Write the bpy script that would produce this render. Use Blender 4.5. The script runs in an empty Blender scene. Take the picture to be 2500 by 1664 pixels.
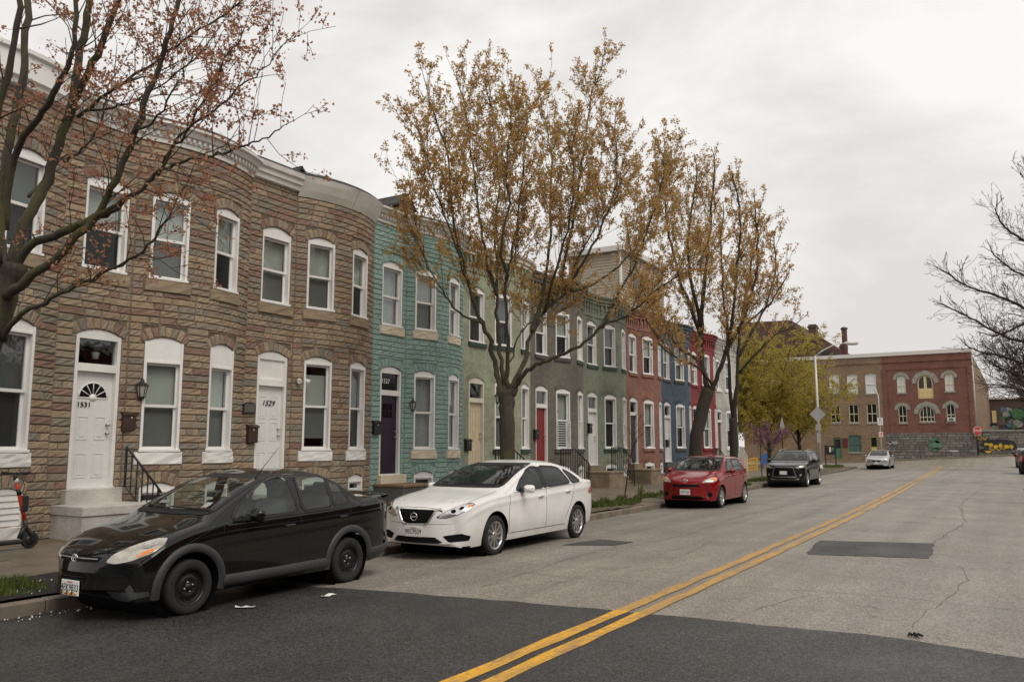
import bpy, math, random
import numpy as np
from mathutils import Vector, Matrix, geometry
from mathutils.bvhtree import BVHTree
R = math.radians
scene = bpy.context.scene
col = scene.collection

# ------------------------------------------------------------------ camera
FPX, PCX, PCY = 2000.0, 1250.0, 832.0          # photograph is 2500 x 1664
PITCH, YAW, CAMH = math.atan(257 / 2000.0), R(31.28), 1.76
cam_d = bpy.data.cameras.new('camera'); cam = bpy.data.objects.new('camera', cam_d); col.objects.link(cam)
cam.location = (0, 0, CAMH); cam.rotation_euler = (math.pi / 2 + PITCH, 0, YAW)
cam_d.sensor_width = 36; cam_d.lens = 36 * FPX / 2500; cam_d.clip_end = 3000; cam_d.clip_start = .1
scene.camera = cam

# ------------------------------------------------------------------ sky, sun, exposure
world = bpy.data.worlds.new('World'); scene.world = world; world.use_nodes = True
wn, wl = world.node_tree.nodes, world.node_tree.links
wn.clear()
SUN_EL, SUN_AZ = R(50), R(112)                  # azimuth: clockwise from +Y
sky = wn.new('ShaderNodeTexSky'); sky.sky_type = 'NISHITA'; sky.sun_disc = False
sky.sun_elevation = SUN_EL; sky.sun_rotation = SUN_AZ; sky.dust_density = 4
tc = wn.new('ShaderNodeTexCoord')
mp = wn.new('ShaderNodeMapping'); mp.inputs['Scale'].default_value = (1, 1, 2.2); mp.inputs['Location'].default_value = (3.1, 1.7, .4)
n1 = wn.new('ShaderNodeTexNoise'); n1.inputs['Scale'].default_value = 2.1; n1.inputs['Detail'].default_value = 8; n1.inputs['Roughness'].default_value = .55
n1.inputs['Distortion'].default_value = .35
cr = wn.new('ShaderNodeValToRGB')
cr.color_ramp.elements[0].position = .42; cr.color_ramp.elements[0].color = (.71, .685, .665, 1)
cr.color_ramp.elements[1].position = .60; cr.color_ramp.elements[1].color = (.92, .90, .87, 1)
wl.new(tc.outputs['Generated'], mp.inputs['Vector']); wl.new(mp.outputs['Vector'], n1.inputs['Vector']); wl.new(n1.outputs['Fac'], cr.inputs['Fac'])
b1 = wn.new('ShaderNodeBackground'); b1.inputs['Strength'].default_value = .05; wl.new(sky.outputs['Color'], b1.inputs['Color'])
b2 = wn.new('ShaderNodeBackground'); b2.inputs['Strength'].default_value = 1.0; wl.new(cr.outputs['Color'], b2.inputs['Color'])
mx = wn.new('ShaderNodeMixShader'); mx.inputs[0].default_value = .95
wl.new(b1.outputs[0], mx.inputs[1]); wl.new(b2.outputs[0], mx.inputs[2])
wo = wn.new('ShaderNodeOutputWorld'); wl.new(mx.outputs[0], wo.inputs['Surface'])
sd = bpy.data.lights.new('sun', 'SUN'); sd.energy = 1.5; sd.angle = R(30); sd.color = (1, .94, .84)
so = bpy.data.objects.new('sun', sd); col.objects.link(so)
sdir = Vector((math.sin(SUN_AZ) * math.cos(SUN_EL), math.cos(SUN_AZ) * math.cos(SUN_EL), math.sin(SUN_EL)))
so.rotation_euler = sdir.to_track_quat('Z', 'Y').to_euler(); so.location = (0, -20, 40)
vs = scene.view_settings
vs.view_transform = 'Standard'; vs.look = 'None'; vs.gamma = 1; vs.exposure = 0.15; vs.use_curve_mapping = False
scene.cycles.max_bounces = 6; scene.cycles.transparent_max_bounces = 24
scene.cycles.use_denoising = True

# ------------------------------------------------------------------ layout helper: where a sight line meets a plane of the place
_rt = Vector((math.cos(YAW), math.sin(YAW), 0))
_fw = Vector((-math.sin(YAW) * math.cos(PITCH), math.cos(YAW) * math.cos(PITCH), math.sin(PITCH)))
_up = _rt.cross(_fw); CAM = Vector((0, 0, CAMH))
def ray(x, y): return _fw * FPX + _rt * (x - PCX) - _up * (y - PCY)
def at_x(x, y, X): r = ray(x, y); return CAM + r * (X / r.x)
def at_y(x, y, Y): r = ray(x, y); return CAM + r * (Y / r.y)
def at_z(x, y, z=0.0): r = ray(x, y); return CAM + r * ((z - CAMH) / r.z)
def at_d(x, y, d): r = ray(x, y); h = Vector((-math.sin(YAW), math.cos(YAW), 0)); return CAM + r * (d / r.dot(h))

# ------------------------------------------------------------------ objects
def setp(o, label=None, cat=None, group=None, kind=None):
    if label: o['label'] = label
    if cat: o['category'] = cat
    if group: o['group'] = group
    if kind: o['kind'] = kind
    return o
def empty(name, loc=(0, 0, 0), rz=0, label=None, cat=None, group=None):
    o = bpy.data.objects.new(name, None); col.objects.link(o)
    o.location = loc; o.rotation_euler = (0, 0, rz); o.empty_display_size = .2
    return setp(o, label, cat, group)
class MB:
    """collects shapes; build() links them as one mesh object"""
    def __init__(s): s.v = []; s.f = []; s.m = []; s.sm = []; s.cur = 0; s.smooth = False
    def add(s, vs_, fs_, smooth=None):
        b = len(s.v); s.v.extend([tuple(p) for p in vs_])
        for f in fs_:
            s.f.append(tuple(b + i for i in f)); s.m.append(s.cur); s.sm.append(s.smooth if smooth is None else smooth)
        return s
    def box(s, x0, x1, y0, y1, z0, z1):
        return s.add([(x0,y0,z0),(x1,y0,z0),(x1,y1,z0),(x0,y1,z0),(x0,y0,z1),(x1,y0,z1),(x1,y1,z1),(x0,y1,z1)],
              [(3,2,1,0),(4,5,6,7),(0,1,5,4),(1,2,6,5),(2,3,7,6),(3,0,4,7)])
    def bbox(s, x0, x1, y0, y1, z0, z1, b=.01):
        """box with chamfered edges"""
        vs_ = []; idx = {}
        for ix, X in enumerate((x0, x1)):
            for iy, Y in enumerate((y0, y1)):
                for iz, Z in enumerate((z0, z1)):
                    sx, sy, sz = (1, -1)[ix], (1, -1)[iy], (1, -1)[iz]
                    for a in range(3):
                        p = [X + sx * b, Y + sy * b, Z + sz * b]; p[a] = (X, Y, Z)[a]
                        idx[(ix, iy, iz, a)] = len(vs_); vs_.append(tuple(p))
        fs = []
        for a in range(3):
            for side in (0, 1):
                o = [i for i in range(3) if i != a]; ring = []
                for q in ((0, 0), (1, 0), (1, 1), (0, 1)):
                    k = [0, 0, 0]; k[a] = side; k[o[0]] = q[0]; k[o[1]] = q[1]; ring.append(idx[tuple(k) + (a,)])
                fs.append(tuple(ring))
        for a in range(3):
            o = [i for i in range(3) if i != a]
            for q in ((0, 0), (1, 0), (1, 1), (0, 1)):
                k0 = [0, 0, 0]; k1 = [0, 0, 0]; k0[o[0]] = k1[o[0]] = q[0]; k0[o[1]] = k1[o[1]] = q[1]; k1[a] = 1
                fs.append((idx[tuple(k0) + (o[0],)], idx[tuple(k1) + (o[0],)], idx[tuple(k1) + (o[1],)], idx[tuple(k0) + (o[1],)]))
        for k in [(i, j, l) for i in (0, 1) for j in (0, 1) for l in (0, 1)]:
            fs.append((idx[k + (0,)], idx[k + (1,)], idx[k + (2,)]))
        return s.add(vs_, fs)
    def tube(s, pts, rad, n=6, cap=True, smooth=True):
        pts = [Vector(p) for p in pts]; m = len(pts)
        if not hasattr(rad, '__len__'): rad = [rad] * m
        b = len(s.v); ref = Vector((0.31, 0.17, 1)).normalized()
        if abs((pts[-1] - pts[0]).normalized().dot(ref)) > .93: ref = Vector((1, .2, 0)).normalized()
        for i in range(m):
            t = (pts[min(i + 1, m - 1)] - pts[max(i - 1, 0)])
            if t.length < 1e-9: t = Vector((0, 0, 1))
            t.normalize(); a = t.cross(ref)
            if a.length < 1e-4: a = t.cross(Vector((1, 0, 0)))
            a.normalize(); c = t.cross(a)
            for k in range(n):
                w = 2 * math.pi * k / n; s.v.append(tuple(pts[i] + (a * math.cos(w) + c * math.sin(w)) * rad[i]))
        for i in range(m - 1):
            for k in range(n):
                k2 = (k + 1) % n
                s.f.append((b + i * n + k, b + i * n + k2, b + (i + 1) * n + k2, b + (i + 1) * n + k)); s.m.append(s.cur); s.sm.append(smooth)
        if cap and n > 2:
            s.f.append(tuple(b + k for k in range(n - 1, -1, -1))); s.m.append(s.cur); s.sm.append(False)
            s.f.append(tuple(b + (m - 1) * n + k for k in range(n))); s.m.append(s.cur); s.sm.append(False)
        return s
    def lathe(s, prof, n=24, axis='z', c=(0, 0, 0), smooth=True):
        b = len(s.v)
        for r, h in prof:
            for k in range(n):
                w = 2 * math.pi * k / n; x, y = r * math.cos(w), r * math.sin(w)
                p = (x, y, h) if axis == 'z' else ((h, x, y) if axis == 'x' else (y, h, x))
                s.v.append((p[0] + c[0], p[1] + c[1], p[2] + c[2]))
        for i in range(len(prof) - 1):
            for k in range(n):
                k2 = (k + 1) % n
                s.f.append((b + i * n + k, b + i * n + k2, b + (i + 1) * n + k2, b + (i + 1) * n + k)); s.m.append(s.cur); s.sm.append(smooth)
        return s
    def prism(s, poly, h0, h1, axis='z'):
        """extrude a 2-D polygon; axis x: poly is (y,z), axis y: poly is (x,z), axis z: (x,y)"""
        def P(p, h): return (p[0], p[1], h) if axis == 'z' else ((h, p[0], p[1]) if axis == 'x' else (p[0], h, p[1]))
        n = len(poly); vs_ = [P(p, h0) for p in poly] + [P(p, h1) for p in poly]
        fs = [tuple(range(n - 1, -1, -1)), tuple(range(n, 2 * n))] + [(i, (i + 1) % n, n + (i + 1) % n, n + i) for i in range(n)]
        return s.add(vs_, fs)
    def sheet(s, rows, smooth=False):
        """rows of equal length -> quads"""
        b = len(s.v); n = len(rows[0])
        for r in rows: s.v.extend([tuple(p) for p in r])
        for i in range(len(rows) - 1):
            for k in range(n - 1):
                s.f.append((b + i * n + k, b + i * n + k + 1, b + (i + 1) * n + k + 1, b + (i + 1) * n + k)); s.m.append(s.cur); s.sm.append(smooth)
        return s
    def mesh(s, name, mats):
        me = bpy.data.meshes.new(name); me.from_pydata(s.v, [], s.f)
        for m in (mats if isinstance(mats, (list, tuple)) else [mats]): me.materials.append(m)
        me.polygons.foreach_set('material_index', s.m); me.polygons.foreach_set('use_smooth', s.sm)
        me.update(); return me
    def build(s, name, mats, parent=None, loc=None, rz=0, kind=None):
        return link(s.mesh(name, mats), name, parent, loc, rz, kind)
def link(me, name, parent=None, loc=None, rz=0, kind=None):
    o = bpy.data.objects.new(name, me); col.objects.link(o)
    if parent: o.parent = parent
    if loc is not None: o.location = loc
    if rz: o.rotation_euler = (0, 0, rz)
    if kind: o['kind'] = kind
    return o

# ------------------------------------------------------------------ materials
def nt(name):
    m = bpy.data.materials.new(name); m.use_nodes = True; n = m.node_tree.nodes; l = m.node_tree.links
    return m, n, l, n['Principled BSDF']
def sc(c, f): return (min(c[0] * f, 1), min(c[1] * f, 1), min(c[2] * f, 1), 1)
def noise(n, l, vec, scale, detail=4, rough=.55, dist=0):
    t = n.new('ShaderNodeTexNoise'); t.inputs['Scale'].default_value = scale; t.inputs['Detail'].default_value = detail
    t.inputs['Roughness'].default_value = rough; t.inputs['Distortion'].default_value = dist
    if vec: l.new(vec, t.inputs['Vector'])
    return t.outputs['Fac']
def ramp(n, l, fac, stops, const=False):
    c = n.new('ShaderNodeValToRGB'); e = c.color_ramp.elements
    if const: c.color_ramp.interpolation = 'CONSTANT'
    while len(e) < len(stops): e.new(.5)
    for i, (p, q) in enumerate(stops):
        e[i].position = p; e[i].color = (q, q, q, 1) if not hasattr(q, '__len__') else tuple(q[:3]) + (1,)
    if fac is not None: l.new(fac, c.inputs['Fac'])
    return c.outputs['Color']
def mixc(n, l, fac, a, b, mode='MIX'):
    m = n.new('ShaderNodeMix'); m.data_type = 'RGBA'; m.blend_type = mode
    if isinstance(fac, (int, float)): m.inputs[0].default_value = fac
    else: l.new(fac, m.inputs[0])
    for i, c in ((6, a), (7, b)):
        if hasattr(c, 'is_linked'): l.new(c, m.inputs[i])
        else: m.inputs[i].default_value = tuple(c[:3]) + (1,)
    return m.outputs[2]
def math_(n, l, op, a, b=None):
    m = n.new('ShaderNodeMath'); m.operation = op
    for i, c in enumerate((a, b)):
        if c is None: continue
        if isinstance(c, (int, float)): m.inputs[i].default_value = c
        else: l.new(c, m.inputs[i])
    return m.outputs[0]
def bump(n, l, b, h, strength=.3, dist=.02, prev=None):
    k = n.new('ShaderNodeBump'); k.inputs['Strength'].default_value = strength; k.inputs['Distance'].default_value = dist
    l.new(h, k.inputs['Height'])
    if prev is not None: l.new(prev, k.inputs['Normal'])
    if b is not None: l.new(k.outputs[0], b.inputs['Normal'])
    return k.outputs[0]
def posn(n):
    return n.new('ShaderNodeNewGeometry').outputs['Position']
def M(name, c, rough=.7, metal=0, var=.12, scale=3, bstr=0, bscale=60, bdist=.01, spec=.5, dirt=0, coat=0):
    m, n, l, b = nt(name); P = posn(n)
    f = noise(n, l, P, scale, 6, .6)
    k = ramp(n, l, f, [(.3, sc(c, 1 - var)), (.7, sc(c, 1 + var))])
    if dirt:
        d = ramp(n, l, noise(n, l, P, 1.3, 8, .65), [(.42, 1.0), (.72, 1 - dirt)]); k = mixc(n, l, 1.0, k, d, 'MULTIPLY')
    l.new(k, b.inputs['Base Color']); b.inputs['Roughness'].default_value = rough; b.inputs['Metallic'].default_value = metal
    b.inputs['Specular IOR Level'].default_value = spec
    if coat: b.inputs['Coat Weight'].default_value = coat; b.inputs['Coat Roughness'].default_value = .03
    if bstr: bump(n, l, b, noise(n, l, P, bscale, 5, .6), bstr, bdist)
    return m
def M_glass(name, tint=(.9, .93, .92), dark=.06, rough=.02, refl=.06):
    """see-through pane: tinted clear glass with a mirror share that grows at grazing angles"""
    m, n, l, b = nt(name); n.remove(b)
    t = n.new('ShaderNodeBsdfTransparent'); t.inputs[0].default_value = (tint[0] * (1 - dark), tint[1] * (1 - dark), tint[2] * (1 - dark), 1)
    g = n.new('ShaderNodeBsdfGlossy'); g.inputs['Roughness'].default_value = rough; g.inputs['Color'].default_value = (.9, .92, .92, 1)
    ge = n.new('ShaderNodeNewGeometry'); dt = n.new('ShaderNodeVectorMath'); dt.operation = 'DOT_PRODUCT'; l.new(ge.outputs['Incoming'], dt.inputs[0]); l.new(ge.outputs['Normal'], dt.inputs[1])
    q = math_(n, l, 'POWER', math_(n, l, 'SUBTRACT', 1.0, math_(n, l, 'ABSOLUTE', dt.outputs['Value'])), 5.0); w = math_(n, l, 'ADD', math_(n, l, 'MULTIPLY', q, .93), refl)
    bn = bump(n, l, None, noise(n, l, posn(n), 3.5, 2, .5), .12, .02); l.new(bn, g.inputs['Normal'])
    x = n.new('ShaderNodeMixShader'); l.new(w, x.inputs[0]); l.new(t.outputs[0], x.inputs[1]); l.new(g.outputs[0], x.inputs[2])
    l.new(x.outputs[0], n['Material Output'].inputs['Surface']); return m
WHITE = M('white_paint', (.76, .75, .72), .45, var=.05, dirt=.16, scale=2)
SASHW = M('white_sash', (.78, .77, .75), .4, var=.04, dirt=.1)
CREAMW = M('cream_trim', (.66, .62, .52), .5, var=.06, dirt=.2)
IRON = M('black_iron', (.012, .012, .013), .5, var=.2)
BLACKP = M('black_plastic', (.015, .015, .016), .45, var=.2)
DARKIN = M('dark_interior', (.03, .028, .026), .9)
GLASS = M_glass('window_glass'); SCREEN = M_glass('screened_glass', (.72, .74, .74), .1, .15, .035)
BLIND = M('blind_slats', (.74, .73, .68), .6, var=.06)
BLINDG = M('blind_grey', (.2, .2, .2), .6, var=.08)
CURT = M('lace_curtain', (.55, .55, .58), .8, var=.12, scale=9)
STEEL = M('galvanised_steel', (.42, .42, .41), .45, .7, var=.1)
BRASS = M('brass', (.45, .33, .12), .35, .9)
NICK = M('nickel', (.5, .49, .46), .3, 1)

# ================================================================== ground, road, pavement
def interp(pts, t):
    for (a, p), (b, q) in zip(pts, pts[1:]):
        if t <= b: return p + (q - p) * max(0, (t - a)) / (b - a)
    return pts[-1][1]
CURBX = [(-30, -9.4), (5, -9.4), (10, -9.3), (18, -9.15), (26, -9.2), (36, -9.75), (48, -10.55), (60, -11.2), (76, -11.6)]
CENX = [(-30, -3.57), (12, -3.6), (22, -3.68), (34, -3.95), (50, -4.45), (66, -4.95), (80, -5.5), (88, -6.4)]
def sstep(t): t = max(0, min(1, t)); return t * t * (3 - 2 * t)
def road_z(x, y):
    t = min(1.2, abs(x + 3.6) / 5.75)
    return -.09 * t ** 3 * (1 - sstep((y - 70) / 12)) + .62 * sstep((y - 84) / 9) * max(0, min(1.7, (x + 15) / 11))
def walk_z(x, y):
    c = interp(CURBX, y); t = max(0, min(1, (c - x) / 4.7)); return .05 + .16 * t
def asphalt(name, c, spots, rough, seedv, crack=0.0, grit=.5):
    m, n, l, b = nt(name); P = posn(n)
    mpn = n.new('ShaderNodeMapping'); mpn.inputs['Location'].default_value = (seedv, seedv * 2, 0); l.new(P, mpn.inputs['Vector']); V = mpn.outputs[0]
    vo = n.new('ShaderNodeTexVoronoi'); vo.inputs['Scale'].default_value = 60; l.new(V, vo.inputs['Vector'])
    sp = ramp(n, l, vo.outputs['Color'], [(.1, sc(c, 1 - grit)), (.55, sc(c, 1)), (.95, sc(c, 1 + grit * 1.3))])
    fine = ramp(n, l, noise(n, l, V, 24, 8, .85), [(.3, .68), (.7, 1.28)])
    k = mixc(n, l, .8, sp, fine, 'MULTIPLY')
    big = ramp(n, l, noise(n, l, V, .55, 7, .62, .6), [(.3, 1 - spots), (.66, 1 + spots * .7)])
    k = mixc(n, l, 1, k, big, 'MULTIPLY')
    st = n.new('ShaderNodeMapping'); st.inputs['Scale'].default_value = (1.9, .07, 1); l.new(V, st.inputs['Vector'])
    tr = ramp(n, l, noise(n, l, st.outputs[0], 1, 4, .6), [(.3, .8), (.7, 1.12)]); k = mixc(n, l, 1, k, tr, 'MULTIPLY')
    stain = ramp(n, l, noise(n, l, V, 2.1, 5, .7, 1.2), [(.66, 1.0), (.78, .62)]); k = mixc(n, l, .85, k, stain, 'MULTIPLY')
    if crack:
        w = n.new('ShaderNodeTexVoronoi'); w.feature = 'DISTANCE_TO_EDGE'; w.inputs['Scale'].default_value = .33
        ds = n.new('ShaderNodeVectorMath'); ds.operation = 'ADD'
        nn = n.new('ShaderNodeTexNoise'); nn.inputs['Scale'].default_value = 1.6; nn.inputs['Detail'].default_value = 6; l.new(V, nn.inputs['Vector'])
        l.new(V, ds.inputs[0]); l.new(nn.outputs['Color'], ds.inputs[1]); l.new(ds.outputs[0], w.inputs['Vector'])
        e = ramp(n, l, w.outputs['Distance'], [(0, 1 - crack), (.008, 1.0)]); k = mixc(n, l, 1, k, e, 'MULTIPLY')
    l.new(k, b.inputs['Base Color'])
    l.new(ramp(n, l, noise(n, l, V, .8, 5), [(.3, rough - .12), (.7, rough + .1)]), b.inputs['Roughness'])
    bump(n, l, b, vo.outputs['Distance'], .5, .006); return m
ASPH_OLD = asphalt('worn_asphalt', (.24, .212, .18), .16, .56, 0, .25, .42)
ASPH_NEW = asphalt('new_asphalt', (.039, .0365, .0345), .28, .55, 7.3, 0, .75)
ASPH_PATCH = asphalt('patch_asphalt', (.05, .048, .047), .25, .66, 3.1, 0, .6)
CONC = M('pavement_concrete', (.185, .148, .11), .5, var=.2, scale=1.6, bstr=.25, bscale=70, dirt=.42)
CONC2 = M('damp_brown_paving', (.16, .115, .07), .7, var=.2, scale=2.5, bstr=.3, bscale=50, dirt=.45)
CURBM = M('curb_stone', (.20, .16, .125), .8, var=.22, scale=2.5, bstr=.4, bscale=50, dirt=.45)
SOIL = M('dark_mulch', (.02, .017, .015), .95, var=.35, scale=14, bstr=.9, bscale=60, bdist=.04)
DIRT = M('yard_earth', (.11, .085, .055), .95, var=.3, scale=1.2, bstr=.6, bscale=20, bdist=.04)
def paint(name, c, under):
    m, n, l, b = nt(name); P = posn(n)
    w = ramp(n, l, noise(n, l, P, 9, 8, .72), [(.52, 0.0), (.66, 1.0)])
    lng = n.new('ShaderNodeMapping'); lng.inputs['Scale'].default_value = (3, .35, 1); l.new(P, lng.inputs['Vector'])
    w2 = ramp(n, l, noise(n, l, lng.outputs[0], 2.0, 6, .7), [(.46, 0.0), (.64, .9)])
    k = mixc(n, l, w, c, under); k = mixc(n, l, w2, k, under)
    g = ramp(n, l, noise(n, l, P, 45, 4, .7), [(.3, .8), (.7, 1.12)]); k = mixc(n, l, 1, k, g, 'MULTIPLY')
    l.new(k, b.inputs['Base Color']); b.inputs['Roughness'].default_value = .6; return m
YELLOW = paint('yellow_line_paint', (.72, .37, .025), (.30, .19, .08))
YELLOW2 = paint('old_yellow_paint', (.50, .28, .06), (.21, .17, .13))

g = MB(); g.sheet([[(x, y, -.4) for x in (-1500, 1500)] for y in (-300, 2500)])
setp(g.build('ground', DIRT), kind='structure')
rb = MB()
ys = list(np.arange(-14, 97, 1.5)); xs = [-13.6, -12, -11, -10, -9.3, -8.5, -7.5, -6.5, -5.2, -3.6, -2, -.5, .8, 2.2, 4, 8, 16]
rb.sheet([[(x, y, road_z(x, y)) for x in xs] for y in ys])
xs2 = [-70, -40, -28, -20, -16, -13.6]
rb.sheet([[(x, y, road_z(x, y)) for x in xs2] for y in [v for v in ys if v > 79]])
road = setp(rb.build('road', ASPH_OLD), kind='structure')

def drape(poly, dz, step=.35, jag=0.0, seed=1, zf=road_z):
    rnd = random.Random(seed); pts = []
    n = len(poly)
    for i in range(n):
        a, b = Vector(poly[i]), Vector(poly[(i + 1) % n]); k = max(1, int((b - a).length / step))
        for j in range(k):
            p = a.lerp(b, j / k)
            if j: p = p + Vector((rnd.uniform(-jag, jag), rnd.uniform(-jag, jag)))
            pts.append(p)
    nb = len(pts); x0 = min(p.x for p in pts); x1 = max(p.x for p in pts); y0 = min(p.y for p in pts); y1 = max(p.y for p in pts)
    if (x1 - x0) * (y1 - y0) > .5:
        for x in np.arange(x0, x1, step * 2):
            for y in np.arange(y0, y1, step * 2):
                pts.append(Vector((x + rnd.uniform(-.02, .02), y + rnd.uniform(-.02, .02))))
    v, e, f, *_ = geometry.delaunay_2d_cdt(pts, [(i, (i + 1) % nb) for i in range(nb)], [], 1, 1e-5)
    mb = MB(); mb.add([(p.x, p.y, zf(p.x, p.y) + dz) for p in v], f); return mb
setp(drape([(-9.9, -13), (12, -13), (12, 7.9), (4, 8.15), (-.04, 8.43), (-1.15, 8.60), (-3.8, 8.39), (-5.5, 8.22), (-7.11, 8.05), (-9.9, 7.7)], .005, .22, .035).build('new_asphalt_surface', ASPH_NEW), kind='structure')
setp(drape([(-3.02, 14.3), (-1.26, 14.84), (-1.37, 17.17), (-3.25, 16.5)], .005, .12, .035, 2).build('asphalt_patch', ASPH_PATCH), kind='structure')
q = [at_z(*p) for p in ((1372, 1327), (1462, 1314), (1547, 1321), (1500, 1330))]
setp(drape([(p.x, p.y) for p in q], .006, .12, .03, 3).build('asphalt_patch', ASPH_PATCH), kind='structure')
for k, (xa, ya, w, h) in enumerate(((-.6, 31, .9, .9), (.2, 40, .7, 1.3), (-1.6, 52, .8, 1))):
    setp(drape([(xa, ya), (xa + w, ya + .1), (xa + w, ya + h), (xa, ya + h - .1)], .005, .3, .02, 9 + k).build('asphalt_patch', ASPH_PATCH if k == 1 else ASPH_OLD), kind='structure')
for k, (o0, o1) in enumerate(((-.205, -.055), (.045, .195))):
    mb = MB(); mb2 = MB()
    for d, y0, y1 in ((mb, -6, 8.42), (mb2, 8.42, 84)):
        n_ = int((y1 - y0) / .5); rows = []
        for j in range(n_ + 1):
            y = y0 + (y1 - y0) * j / n_; c = interp(CENX, y); dz = .009
            rows.append([(c + o0 + .012 * math.sin(j * 1.7 + k), y, road_z(c + o0, y) + dz), (c + o1 + .012 * math.sin(j * 2.3 + k), y, road_z(c + o1, y) + dz)])
        d.sheet(rows)
    setp(mb.build('yellow_line', YELLOW), kind='structure'); setp(mb2.build('yellow_line', YELLOW2), kind='structure')

# pavement: slabs and curb stones are pieces of it
wb = MB(); rows = []
for y in np.arange(-14, 78, 2.0):
    c = interp(CURBX, y) - .02; xr = [c, c - 1.5, c - 3, c - 4.4, -15.6 if y < 50 else -24]
    rows.append([(x, y, walk_z(x, y) - .02) for x in xr])
wb.sheet(rows)
pave = setp(wb.build('pavement', CONC2), kind='structure')
rnd = random.Random(5)
y = -4.0
while y < 74:
    L = 1.5
    c = interp(CURBX, y + .75) - .20
    for j, (a, b_) in enumerate(((0, 1.35), (1.36, 2.75), (2.76, 4.05), (4.06, 4.75))):
        if j == 0 and (y < 7.4 or 13.4 < y < 16.4 or 19 < y < 22.4 or 25.5 < y < 34 or y > 44): continue
        if j == 3 and y > 49: continue
        x1, x0 = c - a, c - b_
        if j == 3 and x0 < -14.1: x0 = -14.1
        if x1 - x0 < .3: continue
        t = MB(); dz = rnd.uniform(-.006, .006); e = .006
        z = [walk_z(x1, y) + dz, walk_z(x0, y) + dz, walk_z(x0, y + L) + dz, walk_z(x1, y + L) + rnd.uniform(-.008, .008)]
        v = [(x1 - e, y + e, z[0]), (x0 + e, y + e, z[1]), (x0 + e, y + L - e, z[2]), (x1 - e, y + L - e, z[3])]
        t.add([(p[0], p[1], p[2] - .06) for p in v] + v, [(4, 7, 6, 5), (0, 4, 5, 1), (1, 5, 6, 2), (2, 6, 7, 3), (3, 7, 4, 0)])
        t.build('paving_slab', CONC2 if j == 3 else CONC, pave)
    y += L
cm = MB(); cm.bbox(-.16, 0, .003, .597, -.2, 0, .015); cme = cm.mesh('curb_stone', CURBM)
y = -3.0
while y < 76:
    a, b_ = interp(CURBX, y), interp(CURBX, y + .6)
    link(cme, 'curb_stone', pave, (a + rnd.uniform(-.006, .006), y, walk_z(a, y) + .012 + rnd.uniform(-.004, .004)), math.atan2(a - b_, .6)); y += .6
# planting pits along the curb
for k, (y0, y1) in enumerate(((-4, 7.2), (13.6, 16.3), (19.2, 22.2), (25.8, 33.8), (44.5, 74))):
    c0, c1 = interp(CURBX, y0) - .2, interp(CURBX, y1) - .2
    d = drape([(c0, y0), (c0 - 1.3, y0), (c1 - 1.3, y1), (c1, y1)], .008, .5 if y1 - y0 > 20 else .2, 0, 4 + k, walk_z)
    rr = random.Random(k); d.v = [(p[0], p[1], p[2] + rr.uniform(0, .03)) for p in d.v]
    setp(d.build('planting_pit', SOIL if k < 2 else DIRT), kind='structure')
# far side of the cross street
fb = MB(); rows = []
for x in np.arange(-60, 40, 3.0):
    z = road_z(x, 97) ; rows.append([(x, 93.4, z - .1), (x, 93.4, z + .1), (x, 93.6, z + .12), (x, 98.5, z + .16)])
fb.sheet(rows); setp(fb.build('pavement', CONC), kind='structure')
yb = MB(); yb.sheet([[(x, y, .1 + .1 * math.sin(x * .9 + y * .5) * .3 + (.03 if (x > -13) else 0)) for x in np.arange(-60, -12.9, 1.5)] for y in np.arange(50, 80, 1.5)])
setp(yb.build('yard_ground', M('yard_grass_earth', (.085, .09, .04), .95, var=.4, scale=.7, bstr=.8, bscale=14, bdist=.06)), kind='structure')

# sealed cracks in the old surface
TAR = M('crack_sealer', (.14, .125, .108), .7)
def crack(pts, w, seed, name='road_crack'):
    rnd = random.Random(seed); P = []
    for a, b in zip(pts, pts[1:]):
        n_ = max(2, int(math.dist(a, b) / .25))
        for j in range(n_): t_ = j / n_; P.append((a[0] + (b[0] - a[0]) * t_ + rnd.gauss(0, .03), a[1] + (b[1] - a[1]) * t_ + rnd.gauss(0, .03)))
    rows = []
    for i, (x, y) in enumerate(P):
        q_ = P[min(i + 1, len(P) - 1)]; r_ = P[max(i - 1, 0)]; dx, dy = q_[0] - r_[0], q_[1] - r_[1]; L = math.hypot(dx, dy) or 1; ww = w * rnd.uniform(.2, .9)
        rows.append([(x - dy / L * ww, y + dx / L * ww, road_z(x, y) + .0045), (x + dy / L * ww, y - dx / L * ww, road_z(x, y) + .0045)])
    mb = MB(); mb.sheet(rows); setp(mb.build(name, TAR), kind='structure')
for j, (pts, w) in enumerate(([[(-8.9, 9.8), (-6.6, 10.3), (-4.1, 10.1)], .008], [[(-5.9, 9), (-6.2, 12.6), (-5.7, 16), (-6.1, 21), (-5.8, 28), (-6.2, 37)], .009], [[(-3.2, 10.6), (-1.6, 10.9), (.6, 10.7)], .008], [[(-1.0, 9.2), (-.6, 13), (-.95, 14.7)], .007], [[(-1.4, 17.2), (-1.1, 22), (-1.5, 29), (-1.3, 40)], .012], [[(-8.6, 19), (-5, 19.4), (-1, 19.1)], .010], [[(-3.0, 24), (-.3, 24.4)], .010], [[(-9, 31), (-4, 31.4), (0, 31)], .014], [[(-2.6, 8.9), (-2.2, 10.7)], .006], [[(-4.6, 12.2), (-5.0, 15.5)], .007])): crack(pts, w, 100 + j)

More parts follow.
